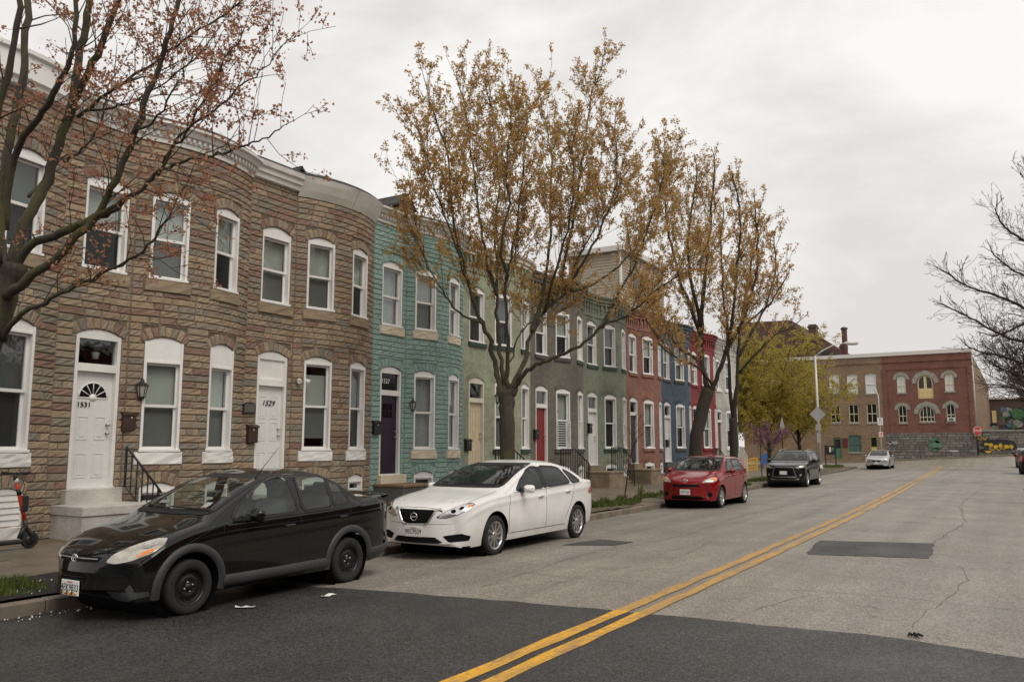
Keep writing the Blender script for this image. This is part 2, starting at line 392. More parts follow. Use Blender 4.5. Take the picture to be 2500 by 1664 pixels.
# ================================================================== row houses with swelled fronts
X0, HW, A0, SG = -14.2, 4.15, 1.38, .34
BL = HW - A0; BR = (BL * BL / 4 + SG * SG) / (2 * SG); BA = math.asin(BL / 2 / BR); UT = A0 + 2 * BA * BR
ZB = .2
def wang(u): return 0.0 if u <= A0 else -BA + (u - A0) / BR
def wmap(u, d, z):                                  # house-local: x out of the wall, y along the street
    if u <= A0: return (d, u, z)
    a = wang(u); return (SG - BR + (BR + d) * math.cos(a), A0 + BL / 2 + (BR + d) * math.sin(a), z)
def arch_z(o, u):
    uc, w, z0, zc, za = o[1:6]; h = za - zc; t = min(abs(u - uc), w / 2)
    if h < .005: return za
    r = (w * w / 4 + h * h) / (2 * h); return za - r + math.sqrt(max(r * r - t * t, 0))
OPEN = [('door', .81, .88, 1.02, 3.77, 3.89), ('up0', .81, .86, 4.98, 6.64, 6.77),
        ('lo1', 2.045, .74, 1.66, 3.74, 3.86), ('up1', 2.045, .74, 4.98, 6.63, 6.75),
        ('lo2', 3.40, .72, 1.66, 3.74, 3.86), ('up2', 3.40, .72, 4.98, 6.63, 6.75),
        ('ba1', 2.045, .66, .48, .98, 1.08), ('ba2', 3.40, .66, .48, .98, 1.08)]
def strips(ops, ulist, zlo, zhi, mp, mb, rev=.21, d0=0.0):
    """a wall with arched openings, built in narrow upright strips, plus the reveals"""
    us = set(ulist)
    for o in ops:
        w = o[2]
        for k in range(9): us.add(round(o[1] - w / 2 + w * k / 8, 5))
    us = sorted(us)
    for a, b in zip(us, us[1:]):
        if b - a < 1e-4: continue
        m = (a + b) / 2; hit = sorted([o for o in ops if abs(m - o[1]) < o[2] / 2], key=lambda o: o[3])
        z = [zlo] * 2
        for o in hit:
            mb.add([mp(a, d0, z[0]), mp(b, d0, z[1]), mp(b, d0, o[3]), mp(a, d0, o[3])], [(0, 1, 2, 3)])
            za, zb_ = arch_z(o, a), arch_z(o, b)
            mb.add([mp(a, d0, za), mp(b, d0, zb_), mp(b, d0 - rev, zb_), mp(a, d0 - rev, za)], [(0, 1, 2, 3)])
            z = [za, zb_]
        mb.add([mp(a, d0, z[0]), mp(b, d0, z[1]), mp(b, d0, zhi), mp(a, d0, zhi)], [(0, 1, 2, 3)])
    for o in ops:
        for s_ in (-1, 1):
            u = o[1] + s_ * o[2] / 2; zt = arch_z(o, u)
            mb.add([mp(u, d0, o[3]), mp(u, d0, zt), mp(u, d0 - rev, zt), mp(u, d0 - rev, o[3])], [(0, 1, 2, 3)])
        a, b = o[1] - o[2] / 2, o[1] + o[2] / 2
        mb.add([mp(a, d0, o[3]), mp(b, d0, o[3]), mp(b, d0 - rev, o[3]), mp(a, d0 - rev, o[3])], [(0, 1, 2, 3)])
def stone_mesh(mb, c, mp, rnd, prot=.024, joint=.006, nx=4, nz=3, flat=False):
    """a rock-faced block: c = four corners (u,z) counter-clockwise from lower left"""
    P = [Vector(p) for p in c]; w = ((P[1] - P[0]).length + (P[2] - P[3]).length) / 2; h = ((P[3] - P[0]).length + (P[2] - P[1]).length) / 2
    ju, jz = joint / max(w, .03), joint / max(h, .03); bu, bz = min(.35, .022 / max(w, .03)), min(.3, .016 / max(h, .03))
    fu = [ju, ju + bu] + [bu + ju + (1 - 2 * (bu + ju)) * k / (nx - 1) for k in range(1, nx - 1)] + [1 - ju - bu, 1 - ju]
    fz = [jz, jz + bz] + [bz + jz + (1 - 2 * (bz + jz)) * k / (nz - 1) for k in range(1, nz - 1)] + [1 - jz - bz, 1 - jz]
    sl = rnd.choice((-1, 1)); ph = rnd.uniform(0, 6.28); base = prot * rnd.uniform(.7, 1.1); rows = []
    for j, b in enumerate(fz):
        row = []
        for i, a in enumerate(fu):
            p = P[0] * (1 - a) * (1 - b) + P[1] * a * (1 - b) + P[2] * a * b + P[3] * (1 - a) * b
            edge = i in (0, len(fu) - 1) or j in (0, len(fz) - 1)
            d = .001 if edge else base + (0 if flat else .006 * math.sin(9 * (a * 1.2 + sl * b * .8) + ph) + rnd.uniform(-.0045, .0045))
            row.append(mp(p.x, d, p.y))
        rows.append(row)
    mb.sheet(rows)
def stone_layout(ops, rnd, zhi, sillh=.25):
    ST = []; blocks = []
    for o in ops:
        a, b = o[1] - o[2] / 2, o[1] + o[2] / 2
        blocks.append((a, b, o[3], o[4]))
        blocks.append((a - .07, b + .07, o[4] - .02, o[5] + .2))
        n = 8 if o[2] > .7 else 7; h = o[5] - o[4]; r = (o[2] ** 2 / 4 + h * h) / (2 * h); zc0 = o[5] - r; A = math.asin(o[2] / 2 / r); A2 = A * 1.1
        for k in range(n):                          # voussoirs
            t0, t1 = -A2 + 2 * A2 * k / n, -A2 + 2 * A2 * (k + 1) / n; hh = rnd.uniform(.19, .235); R2 = r + hh
            zt = o[5] + .2
            def q(t, rr): return (o[1] + rr * math.sin(t), zc0 + rr * math.cos(t))
            lo0, lo1 = q(t0, r), q(t1, r); ta, tb = q(t0, R2), q(t1, R2)
            ST.append((lo0, lo1, (tb[0], min(tb[1], zt + .02)), (ta[0], min(ta[1], zt + .02))))
        if o[0][:2] in ('lo', 'up'):
            blocks.append((a - .09, b + .09, o[3] - sillh, o[3]))
    z = ZB
    while z < zhi - .03:
        hgt = rnd.uniform(.126, .144); z1 = min(z + hgt, zhi)
        cuts = sorted({0.0, A0, UT} | {e for bl in blocks for e in bl[:2] if bl[2] < z1 - .01 and bl[3] > z + .01})
        for a, b in zip(cuts, cuts[1:]):
            if b - a < .03: continue
            m = (a + b) / 2; za, zb_ = z, z1
            for bl in blocks:
                if bl[0] < m < bl[1] and bl[2] < zb_ and bl[3] > za:
                    if bl[2] - za > zb_ - bl[3]: zb_ = min(zb_, bl[2])
                    else: za = max(za, bl[3])
            if zb_ - za < .035: continue
            u = a
            while u < b - 1e-6:
                w = rnd.uniform(.24, .54) if rnd.random() > .2 else rnd.uniform(.13, .24)
                if b - (u + w) < .16: w = b - u if b - u < .66 else (b - u) / 2
                ST.append(((u, za), (u + w, za), (u + w, zb_), (u, zb_))); u += w
        z = z1
    return ST
def formstone(name, cols, var=.2):
    m, n, l, b = nt(name); P = posn(n)
    oi = n.new('ShaderNodeObjectInfo').outputs['Random']; gi = n.new('ShaderNodeNewGeometry').outputs['Random Per Island']
    r = math_(n, l, 'FRACT', math_(n, l, 'ADD', oi, gi)); k = len(cols)
    c = ramp(n, l, r, [(i / k, cc) for i, cc in enumerate(cols)], True)
    st = n.new('ShaderNodeMapping'); st.inputs['Rotation'].default_value = (.18, 0, 0); st.inputs['Scale'].default_value = (9, 8, 44); l.new(P, st.inputs['Vector'])
    ch = noise(n, l, st.outputs[0], 1.0, 5, .62, 1.5)
    c = mixc(n, l, 1, c, ramp(n, l, ch, [(.28, 1 - var * .8), (.72, 1 + var * .5)]), 'MULTIPLY')
    c = mixc(n, l, 1, c, ramp(n, l, noise(n, l, P, 1.1, 7, .65), [(.35, 1.1), (.7, .8)]), 'MULTIPLY')
    l.new(c, b.inputs['Base Color']); b.inputs['Roughness'].default_value = .85
    k1 = bump(n, l, None, ch, .3, .012); bump(n, l, b, noise(n, l, P, 75, 5, .65), .35, .008, k1); return m
STONE = formstone('formstone', [(.315, .245, .167), (.24, .202, .157), (.298, .22, .147), (.244, .155, .112), (.28, .23, .165), (.217, .187, .152), (.335, .26, .175), (.22, .14, .106), (.27, .215, .157), (.24, .2, .152), (.31, .227, .15), (.252, .202, .15)])
STONEV = formstone('formstone_arch', [(.285, .22, .145), (.265, .205, .135), (.30, .23, .15)])
MORTAR = M('formstone_joints', (.13, .10, .072), .9, var=.2, scale=5, bstr=.4)
TEAL = formstone('teal_painted_stone', [(.25, .36, .325), (.265, .38, .345), (.235, .34, .305), (.255, .35, .315)], .14)
TEALJ = M('teal_joints', (.13, .24, .205), .8, var=.15)
def brickm(name, c1, c2, mort, rough=.8, bst=.5, dirt=.25):
    m, n, l, b = nt(name); P = posn(n)
    s = n.new('ShaderNodeSeparateXYZ'); l.new(P, s.inputs[0]); cb = n.new('ShaderNodeCombineXYZ')
    l.new(math_(n, l, 'ADD', s.outputs[1], math_(n, l, 'MULTIPLY', s.outputs[0], .9)), cb.inputs[0]); l.new(s.outputs[2], cb.inputs[1])
    t = n.new('ShaderNodeTexBrick'); l.new(cb.outputs[0], t.inputs['Vector']); t.inputs['Scale'].default_value = 1
    t.inputs['Brick Width'].default_value = .215; t.inputs['Row Height'].default_value = .072; t.inputs['Mortar Size'].default_value = .008
    t.inputs['Color1'].default_value = tuple(c1) + (1,); t.inputs['Color2'].default_value = tuple(c2) + (1,); t.inputs['Mortar'].default_value = tuple(mort) + (1,)
    k = mixc(n, l, 1, t.outputs['Color'], ramp(n, l, noise(n, l, P, 6, 6, .65), [(.3, .78), (.7, 1.18)]), 'MULTIPLY')
    k = mixc(n, l, 1, k, ramp(n, l, noise(n, l, P, .7, 7, .65), [(.4, 1.08), (.72, 1 - dirt)]), 'MULTIPLY')
    l.new(k, b.inputs['Base Color']); b.inputs['Roughness'].default_value = rough
    k1 = bump(n, l, None, t.outputs['Fac'], -bst, .012); bump(n, l, b, noise(n, l, P, 45, 4, .6), .35, .012, k1); return m
def pbrick(name, c): return brickm(name, sc(c, 1)[:3], sc(c, .93)[:3], sc(c, .82)[:3], .75, .55, .36)
ROOFM = M('tar_roof', (.045, .043, .042), .9, var=.25, bstr=.4)
CORN = M('cornice_paint', (.72, .70, .66), .5, var=.07, dirt=.25)
SHEETM = M('sheet_metal_cover', (.72, .70, .66), .35, .05, var=.06, dirt=.15, scale=1.2)

_cache = {}
def cached(key, fn):
    if key not in _cache: _cache[key] = fn()
    return _cache[key]
def arch_poly(w, zc, za, n=8):
    h = za - zc
    if h < .005: return [(-w / 2, zc), (w / 2, zc)]
    r = (w * w / 4 + h * h) / (2 * h)
    return [(-w / 2 + w * k / n, za - r + math.sqrt(max(r * r - (-w / 2 + w * k / n) ** 2, 0))) for k in range(n + 1)]
def add_window(root, o, head=.1, blind='', sashm=None, split=.5, bars=False, lights=1):
    """window = casing with sub-parts sash, pane, blind; local x points out of the wall"""
    nm, uc, w, z0, zc, za = o; h = zc - z0; fm = sashm or SASHW
    def casing():
        mb = MB(); t = .05
        for s_ in (-1, 1): mb.box(-.2, -.012, min(s_ * w / 2, s_ * (w / 2 - t)), max(s_ * w / 2, s_ * (w / 2 - t)), 0, h + .02)
        mb.bbox(-.2, .03, -w / 2 - .02, w / 2 + .02, -.004, .045, .006)
        ap = arch_poly(w - .01, h, za - z0 - .006); mb.prism([(-w / 2 + .005, h - head), (w / 2 - .005, h - head)] + ap[::-1], -.13, -.03, 'x')
        mb.box(-.2, -.129, -w / 2 + .05, w / 2 - .05, h - head - .03, h)
        mb.box(-.04, -.012, -w / 2 + .05, w / 2 - .05, h - head - .03, h - head + .01)
        return mb.mesh('window', fm)
    loc = Vector(wmap(uc, 0, z0)); rz = wang(uc)
    wo_ = link(cached(('cas', w, h, za - zc, head, fm.name), casing), 'window', root, loc, rz)
    hi = h - head - .03; ww = w - .1; lo = .045; mid = lo + (hi - lo) * split
    def sash(zz0, zz1, d):
        def f():
            mb = MB(); s = .042
            mb.box(d - .035, d, -ww / 2, -ww / 2 + s, zz0, zz1); mb.box(d - .035, d, ww / 2 - s, ww / 2, zz0, zz1)
            mb.box(d - .035, d, -ww / 2 + s, ww / 2 - s, zz0, zz0 + s + .01); mb.box(d - .035, d, -ww / 2 + s, ww / 2 - s, zz1 - s, zz1)
            if lights > 1: mb.box(d - .03, d - .003, -.012, .012, zz0 + s, zz1 - s)
            return mb.mesh('sash', fm)
        return cached(('sash', w, round(zz0, 3), round(zz1, 3), d, fm.name, lights), f)
    def pane(zz0, zz1, d, gm):
        def f():
            mb = MB(); mb.box(d - .024, d - .018, -ww / 2 + .04, ww / 2 - .04, zz0 + .045, zz1 - .04); return mb.mesh('pane', gm)
        return cached(('pane', w, round(zz0, 3), round(zz1, 3), d, gm.name), f)
    for a, b, d in ((mid - .02, hi, -.10), (lo, mid + .02, -.14)):
        link(sash(a, b, d), 'sash', wo_); link(pane(a, b, d, SCREEN if (d < -.12 and blind and blind != 'c') else GLASS), 'pane', wo_)
    if blind:
        full = {'f': (lo, hi), 'u': (mid, hi), 't': (lo + .25, hi - .25), 'g': (lo, hi), 'c': (lo, hi), 'h': (lo + .55 * (hi - lo), hi)}[blind]
        def bl():
            mb = MB()
            if blind == 'c':
                rows = []
                for z in (full[0], full[1]):
                    rows.append([(-.235 + .012 * math.sin(k * 1.9) + .006 * math.sin(k * .7), -ww / 2 + ww * k / 34, z) for k in range(35)])
                mb.sheet(rows, True)
            else:
                z = full[0]
                while z < full[1]:
                    mb.add([(-.215, -ww / 2, z), (-.215, ww / 2, z), (-.23, ww / 2, z + .031), (-.23, -ww / 2, z + .031)], [(0, 1, 2, 3)]); z += .028
            return mb.mesh('blind', CURT if blind == 'c' else (BLINDG if blind == 'g' else BLIND))
        link(cached(('bl', w, round(full[0], 3), round(full[1], 3), blind), bl), 'curtain' if blind == 'c' else 'blind', wo_)
    if bars:
        mb = MB()
        for k in range(11): mb.box(.005, .02, -w / 2 + .03, w / 2 - .03, .08 + k * .085, .1 + k * .085)
        for t in (-w / 2 + .02, w / 2 - .04): mb.box(-.005, .03, t, t + .025, .04, 1.02)
        mb.build('security_bars', WHITE, wo_)
    return wo_
def text_mesh(s, size, depth=.004, shear=0.0, align='CENTER'):
    cu = bpy.data.curves.new('t', 'FONT'); cu.body = s; cu.size = size; cu.extrude = depth; cu.align_x = align; cu.align_y = 'CENTER'; cu.shear = shear; cu.resolution_u = 3
    o = bpy.data.objects.new('t', cu); me = bpy.data.meshes.new_from_object(o); bpy.data.objects.remove(o); return me
def text_on(s, size, loc, rot, mat, parent, name='lettering', depth=.004, shear=0.0, align='CENTER', sx=1.0, bold=0.0):
    me = text_mesh(s, size, depth, shear, align); me.materials.clear(); me.materials.append(mat); me.name = name
    o = link(me, name, parent, loc); o.rotation_euler = rot; o.scale = (sx, 1, 1); return o
FACE_X = (math.pi / 2, 0, math.pi / 2)              # lettering read from +x
def add_door(root, o, leafm, leaf='panel', trans='glass', knob=NICK, frame=None, num=None):
    nm, uc, w, z0, zc, za = o; fm = frame or WHITE; h = zc - z0
    mb = MB(); t = .07
    for s_ in (-1, 1): mb.box(-.15, -.012, min(s_ * w / 2, s_ * (w / 2 - t)), max(s_ * w / 2, s_ * (w / 2 - t)), 0, h + .02)
    ap = arch_poly(w - .01, h, za - z0 - .006); mb.prism([(-w / 2 + .005, h - .07), (w / 2 - .005, h - .07)] + ap[::-1], -.13, -.02, 'x')
    mb.box(-.15, -.005, -w / 2 + t, w / 2 - t, 2.09, 2.23); mb.box(-.15, .02, -w / 2, w / 2, -.004, .02)
    d = mb.build('door', fm, root, wmap(uc, 0, z0), wang(uc))
    lw = w / 2 - t; mb = MB(); mb.box(-.15, -.105, -lw, lw, .02, 2.09)
    if leaf == 'panel':
        for a, b in ((.18, .62), (.86, 1.28), (1.36, 1.86)):
            if num == '1531' and a > 1.3: continue
            for s_ in (-1, 1):
                y0_, y1_ = sorted((s_ * .06, s_ * (lw - .1)))
                for (p0, p1, q0, q1) in ((y0_, y1_, a, a + .018), (y0_, y1_, b - .018, b), (y0_, y0_ + .018, a + .018, b - .018), (y1_ - .018, y1_, a + .018, b - .018)): mb.box(-.105, -.096, p0, p1, q0, q1)
                mb.bbox(-.107, -.097, y0_ + .05, y1_ - .05, a + .05, b - .05, .004)
    lf = mb.build('door_leaf', leafm, d)
    if num == '1531':                               # fan light
        mb = MB(); mb.prism([(.27 * math.cos(math.pi * k / 16), 1.62 + .27 * math.sin(math.pi * k / 16)) for k in range(17)], -.104, -.1, 'x'); mb.build('fan_light', M('fan_glass', (.01, .01, .012), .05), d)
        mb = MB(); mb.tube([(-.098, .27 * math.cos(math.pi * k / 16), 1.62 + .27 * math.sin(math.pi * k / 16)) for k in range(17)], .013, 4); mb.box(-.105, -.09, -.28, .28, 1.605, 1.625)
        for k in range(1, 6):
            if k == 3 or True: mb.tube([(-.098, .07 * math.cos(math.pi * k / 6), 1.62 + .07 * math.sin(math.pi * k / 6)), (-.098, .27 * math.cos(math.pi * k / 6), 1.62 + .27 * math.sin(math.pi * k / 6))], .009, 4)
        mb.lathe([(.0, -.104), (.07, -.104), (.07, -.095), (0, -.095)], 16, 'x', (0, 0, 1.62)); mb.build('fan_muntins', SASHW, d)
    if leaf == 'glazed':
        for i in range(2):
            for j in range(3):
                mb = MB(); mb.box(-.104, -.1, -lw + .16 + j * .14, -lw + .28 + j * .14, 1.5 + i * .2, 1.68 + i * .2); mb.build('pane', M('door_pane', (.01, .008, .015), .06), d)
    mb = MB()
    for z in (.98, 1.13): mb.lathe([(0, -.03), (.026, -.035), (.03, -.05), (.018, -.07), (.026, -.104)], 10, 'x', (0, lw - .07, z))
    mb.build('door_knob', knob, d)
    if trans == 'glass':
        mb = MB(); mb.box(-.1, -.095, -lw, lw, 2.23, h - .06); mb.build('transom_pane', GLASS, d)
    elif trans == 'panel':
        mb = MB(); mb.box(-.12, -.06, -lw, lw, 2.23, h - .06); mb.build('transom_panel', WHITE, d)
    else:
        mb = MB(); mb.box(-.1, -.095, -lw, lw, 2.23, h - .06); mb.build('transom_pane', M('black_transom', (.008, .008, .01), .1), d)
    return d
def sweep(mb, prof, u0, u1, n=26):
    us = [u0 + (u1 - u0) * k / n for k in range(n + 1)]
    if u0 < A0 < u1: us = sorted(set(us + [A0]))
    mb.sheet([[wmap(u, d, z) for d, z in prof] for u in us])
    for u, rev in ((u0, 1), (u1, 0)):
        p = [wmap(u, d, z) for d, z in prof] + [wmap(u, -.02, prof[-1][1]), wmap(u, -.02, prof[0][1])]
        mb.add(p, [tuple(range(len(p)))[::-1 if rev else 1]])
def block(mb, u0, u1, d0, d1, z0, z1, n=1):
    for k in range(n):
        a, b = u0 + (u1 - u0) * k / n, u0 + (u1 - u0) * (k + 1) / n
        p = [wmap(a, d0, z0), wmap(a, d1, z0), wmap(b, d1, z0), wmap(b, d0, z0), wmap(a, d0, z1), wmap(a, d1, z1), wmap(b, d1, z1), wmap(b, d0, z1)]
        mb.add(p, [(3, 2, 1, 0), (4, 5, 6, 7), (0, 1, 5, 4), (1, 2, 6, 5), (2, 3, 7, 6), (3, 0, 4, 7)])
def steps(root, m_side, m_top, rows, sill=None, name='step'):
    for (x1, y0, y1, z0, z1, slab) in rows:
        mb = MB(); mb.bbox(.01, x1, y0, y1, z0, z1 - slab, .015); mb.build(name, m_side, root)
        mb = MB(); mb.bbox(.012, x1 + .03, y0 - .02, y1 + .03, z1 - slab + .001, z1, .012); mb.build('step_slab', m_top, root)
def threshold(root, m_):
    mb = MB(); mb.bbox(.0, .16, .28, 1.34, .62, 1.018, .012); mb.build('threshold', m_, root)
def house(k, label, kind, wall, joint=None, cornice='dentil', seed=1, heads=None, blinds=None, door=None, sillm=None, stepm=None, cornm=None, zt=7.76, stepspec=None, trimm=None, bars=None):
    root = empty('row_house', (X0, 8.0 + HW * k, 0), 0, label, 'house', 'row houses along the street')
    rnd = random.Random(seed); ops = list(OPEN); mb = MB()
    ul = [0, A0, UT] + [A0 + (UT - A0) * j / 36 for j in range(37)]
    strips(ops, ul, -.3, zt + .1, wmap, mb)
    mb.build('wall', joint or wall, root)
    # body behind the front
    mb = MB(); D = -11.0
    us = [UT * j / 20 for j in range(21)]
    for a, b in zip(us, us[1:]):
        pa, pb = wmap(a, -.02, zt + .36), wmap(b, -.02, zt + .36); mb.add([pa, pb, (D, pb[1], zt - .3), (D, pa[1], zt - .3)], [(0, 1, 2, 3)])
    mb.build('roof', ROOFM, root)
    mb = MB(); mb.add([(D, 0, -.3), (D, HW, -.3), (D, HW, zt), (D, 0, zt)], [(0, 1, 2, 3)])
    mb.add([(-.03, .003, -.3), (D, .003, -.3), (D, .003, zt - .31), (-.03, .003, zt + .3)], [(0, 1, 2, 3)])
    mb.add([(-.03, HW - .003, -.3), (D, HW - .003, -.3), (D, HW - .003, zt - .31), (-.03, HW - .003, zt + .3)], [(0, 1, 2, 3)])
    mb.build('side_wall', wall if kind != 'stone' else MORTAR, root)
    mb = MB(); mb.box(-6, -.2, .01, HW - .01, 4.25, 4.4); mb.box(-6.1, -6, .01, HW - .01, 0, 7.3); mb.build('interior_partition', DARKIN, root)
    # pieces of the front
    if kind == 'stone':
        ST = stone_layout(ops, rnd, zt); ST.sort(key=lambda c: -abs((c[1][0] - c[0][0]) * (c[3][1] - c[0][1])))
        nv = 0
        for i, c in enumerate(ST[:298]):
            mb = MB(); tall = abs(c[0][0] - c[3][0]) > 1e-6 or abs(c[1][0] - c[2][0]) > 1e-6
            stone_mesh(mb, c, wmap, rnd, .018 if tall else .025); mb.build('stone', STONEV if (tall and wall is STONE) else wall, root)
        mb = MB()
        for c in ST[298:]: stone_mesh(mb, c, wmap, rnd, .02)
        mb.build('stone_infill', wall, root, kind='stuff')
    else:
        for o in ops:                               # brick arches over the openings, a course proud of the wall
            mb = MB(); h = o[5] - o[4]; r = (o[2] ** 2 / 4 + h * h) / (2 * h); zc0 = o[5] - r; A = math.asin(o[2] / 2 / r) * 1.08; nv = 14
            for j in range(nv):
                t0, t1 = -A + 2 * A * (j + .06) / nv, -A + 2 * A * (j + .94) / nv
                stone_mesh(mb, [(o[1] + rr * math.sin(t), zc0 + rr * math.cos(t)) for t, rr in ((t0, r), (t1, r), (t1, r + .2), (t0, r + .2))], wmap, rnd, .02, .002, 2, 2, True)
            mb.build('brick_arch', wall, root)
    for o in ops:                                   # sills
        if o[0][:2] not in ('lo', 'up'): continue
        mb = MB(); a, b = o[1] - o[2] / 2 - .09, o[1] + o[2] / 2 + .09
        if kind == 'stone':
            stone_mesh(mb, [(a, o[3] - .25), (b, o[3] - .25), (b, o[3] - .003), (a, o[3] - .003)], wmap, rnd, .05, .003, 7, 4)
            mb.build('sill', (sillm if o[0][:2] == 'lo' or sillm is not WHITE else STONEV), root)
        else:
            block(mb, a + .02, b - .02, -.01, .06, o[3] - .13, o[3] - .003, 4); mb.build('sill', sillm, root)
    # windows and door
    hd = heads or {}; bd = blinds or {}
    for o in ops:
        if o[0] == 'door': continue
        if o[0][:2] == 'ba':
            if kind == 'stone' and k == -1:
                mb = MB(); w = o[2]
                for j in range(5): mb.prism([(-.04, .0 + j * .1), (-.005, .0 + j * .1), (-.03, .1 + j * .1), (-.04, .1 + j * .1)], -w / 2 + .03, w / 2 - .03, 'y')
                ap = arch_poly(w, .5, .6); mb.prism([(-w / 2, .5), (w / 2, .5)] + ap[::-1], -.05, -.01, 'x')
                for s_ in (-1, 1): mb.box(-.1, .004, min(s_ * w / 2, s_ * (w / 2 - .03)), max(s_ * w / 2, s_ * (w / 2 - .03)), 0, .5)
                mb.build('basement_vent', WHITE, root, wmap(o[1], 0, o[3]), wang(o[1]))
                mb = MB(); stone_mesh(mb, [(o[1] - .4, .21), (o[1] + .4, .21), (o[1] + .4, .475), (o[1] - .4, .475)], wmap, rnd, .06, .003, 7, 4); mb.build('sill', WHITE, root)
            else: add_window(root, o, .06, '', split=.52)
        else: add_window(root, o, hd.get(o[0], .04), bd.get(o[0], 'f'), trimm, bars=(bars == o[0]), split=hd.get('split', .5))
    d = add_door(root, ops[0], **door)
    # cornice
    cm_ = cornm or CORN; mb = MB()
    if cornice == 'dentil':
        sweep(mb, [(.0, zt), (.05, zt), (.05, zt + .1), (.08, zt + .1), (.08, zt + .2), (.16, zt + .22), (.2, zt + .3), (.27, zt + .33), (.27, zt + .38), (-.02, zt + .4)], 0, UT)
        cn = mb.build('cornice', cm_, root)
        t = MB(); t.box(.08, .125, -.03, .03, .125, .195); tm = t.mesh('dentil', cm_); u = .06
        while u < UT - .04:
            link(tm, 'dentil', cn, wmap(u, 0, zt), wang(u)); u += .115
    elif cornice == 'metal':
        sweep(mb, [(.0, zt), (.1, zt + .02), (.12, zt + .12), (.17, zt + .14), (.18, zt + .24), (.24, zt + .27), (.26, zt + .38), (-.02, zt + .4)], 0, A0)
        cn = mb.build('cornice', cm_, root); mb = MB()
        for a, b, q in ((A0 + .005, A0 + 1.55, .05), (A0 + 1.56, UT, .02)):
            n_ = 14; mb.sheet([[wmap(u, d_ + q * math.sin(math.pi * (u - a) / (b - a)) * (1 if j in (1, 2) else 0) * .6, z) for j, (d_, z) in enumerate([(.02, zt - .09), (.10, zt + .06), (.19, zt + .24), (.26, zt + .37), (-.02, zt + .4)])] for u in [a + (b - a) * j / n_ for j in range(n_ + 1)]])
        mb.build('metal_cornice_cover', SHEETM, cn)
    elif cornice == 'box':
        sweep(mb, [(.0, zt), (.12, zt + .02), (.14, zt + .1), (.2, zt + .14), (.2, zt + .52), (.26, zt + .55), (.26, zt + .62), (-.02, zt + .62)], 0, UT); cn = mb.build('cornice', cm_, root)
    else:                                           # corbelled brick
        sweep(mb, [(.0, zt - .02), (.09, zt - .02), (.09, zt + .07), (.15, zt + .1), (.15, zt + .2), (.22, zt + .24), (.24, zt + .31), (-.02, zt + .32)], 0, UT); cn = mb.build('cornice', cm_, root)
        t = MB(); t.box(.005, .07, -.045, .045, -.24, -.03); t.box(.005, .04, -.03, .03, -.38, -.241); tm = t.mesh('corbel', wall); u = .12
        while u < UT - .08:
            link(tm, 'corbel', root, wmap(u, 0, zt), wang(u)); u += .24
        mb = MB(); sweep(mb, [(.003, zt - .56), (.03, zt - .56), (.03, zt - .49), (.003, zt - .49)], 0.01, UT - .01); mb.build('string_course', wall, root)
    mb = MB(); sweep(mb, [(.0, zt + .405 if cornice != 'box' else zt + .625), (.2, zt + .405 if cornice != 'box' else zt + .625), (.16, zt + .47 if cornice != 'box' else zt + .66), (-.4, zt + .5 if cornice != 'box' else zt + .68)], .0, UT - .01)
    if cornice in ('dentil', 'metal'): mb.build('roof_edge', ROOFM, cn)
    if stepspec: threshold(root, CREAMSILL if wall is TEAL else stepm[0])
    if stepspec: steps(root, stepm[0], stepm[1], stepspec)
    return root
PALESTONE = M('whitened_stone', (.56, .53, .49), .8, var=.12, scale=3, bstr=.7, bscale=28, bdist=.03, dirt=.35)
GREYSTEP = M('grey_painted_step', (.10, .095, .085), .75, var=.15, bstr=.3, dirt=.3)
BROWNSTEP = M('brownstone_slab', (.22, .15, .09), .75, var=.2, bstr=.3, dirt=.35)
TANSTEP = M('sandstone_step', (.27, .21, .14), .8, var=.2, bstr=.5, bscale=30, dirt=.4)
CREAMSILL = M('cream_stone_sill', (.62, .55, .42), .8, var=.1, bstr=.5, bscale=30, dirt=.2)
GREENSILL = M('dark_green_sill', (.02, .055, .035), .6)
GREYSILL = M('grey_sill', (.07, .068, .06), .7)
LEAFW = M('white_door', (.68, .68, .66), .4, var=.03, dirt=.08)
LEAFP = M('purple_door', (.018, .008, .022), .35, var=.1); LEAFC = M('cream_door', (.62, .53, .36), .45, var=.05, dirt=.12)
LEAFR = M('red_door', (.20, .01, .012), .4, var=.08); LEAFD = M('dark_door', (.02, .018, .018), .4); LEAFB = M('brown_door', (.09, .025, .018), .45)
ST_R = [(.95, .12, 1.42, .1, .76, .16), (.95, 1.44, 1.9, .1, .46, .14)]
ST_2 = [(1.0, .16, 1.36, .1, .80, .07), (1.0, 1.38, 1.74, .1, .60, .06), (1.0, 1.76, 2.12, .1, .40, .06)]
SAGE = pbrick('sage_painted_brick', (.31, .335, .235)); CHAR = pbrick('charcoal_painted_brick', (.15, .135, .11)); SAGE2 = pbrick('grey_green_painted_brick', (.22, .25, .185))  # the grey green is lowered to carry tree shade in its colour
REDB = brickm('red_brick', (.27, .095, .065), (.20, .07, .05), (.24, .19, .155)); BLUE = pbrick('slate_blue_painted_brick', (.075, .105, .145)); REDP = pbrick('crimson_painted_brick', (.235, .034, .038)); WHTB = pbrick('white_painted_brick', (.5, .48, .43))  # blue and crimson are darkened: shade of the trees put into the wall colour
house(-1, 'brown formstone row house at the left edge behind the big tree', 'stone', STONE, MORTAR, 'box', 11, {'lo2': .08}, {'lo2': 'g', 'up2': 'g', 'up1': 'g'}, dict(leafm=LEAFW), WHITE, (PALESTONE, PALESTONE), WHITE, 7.72, ST_R)
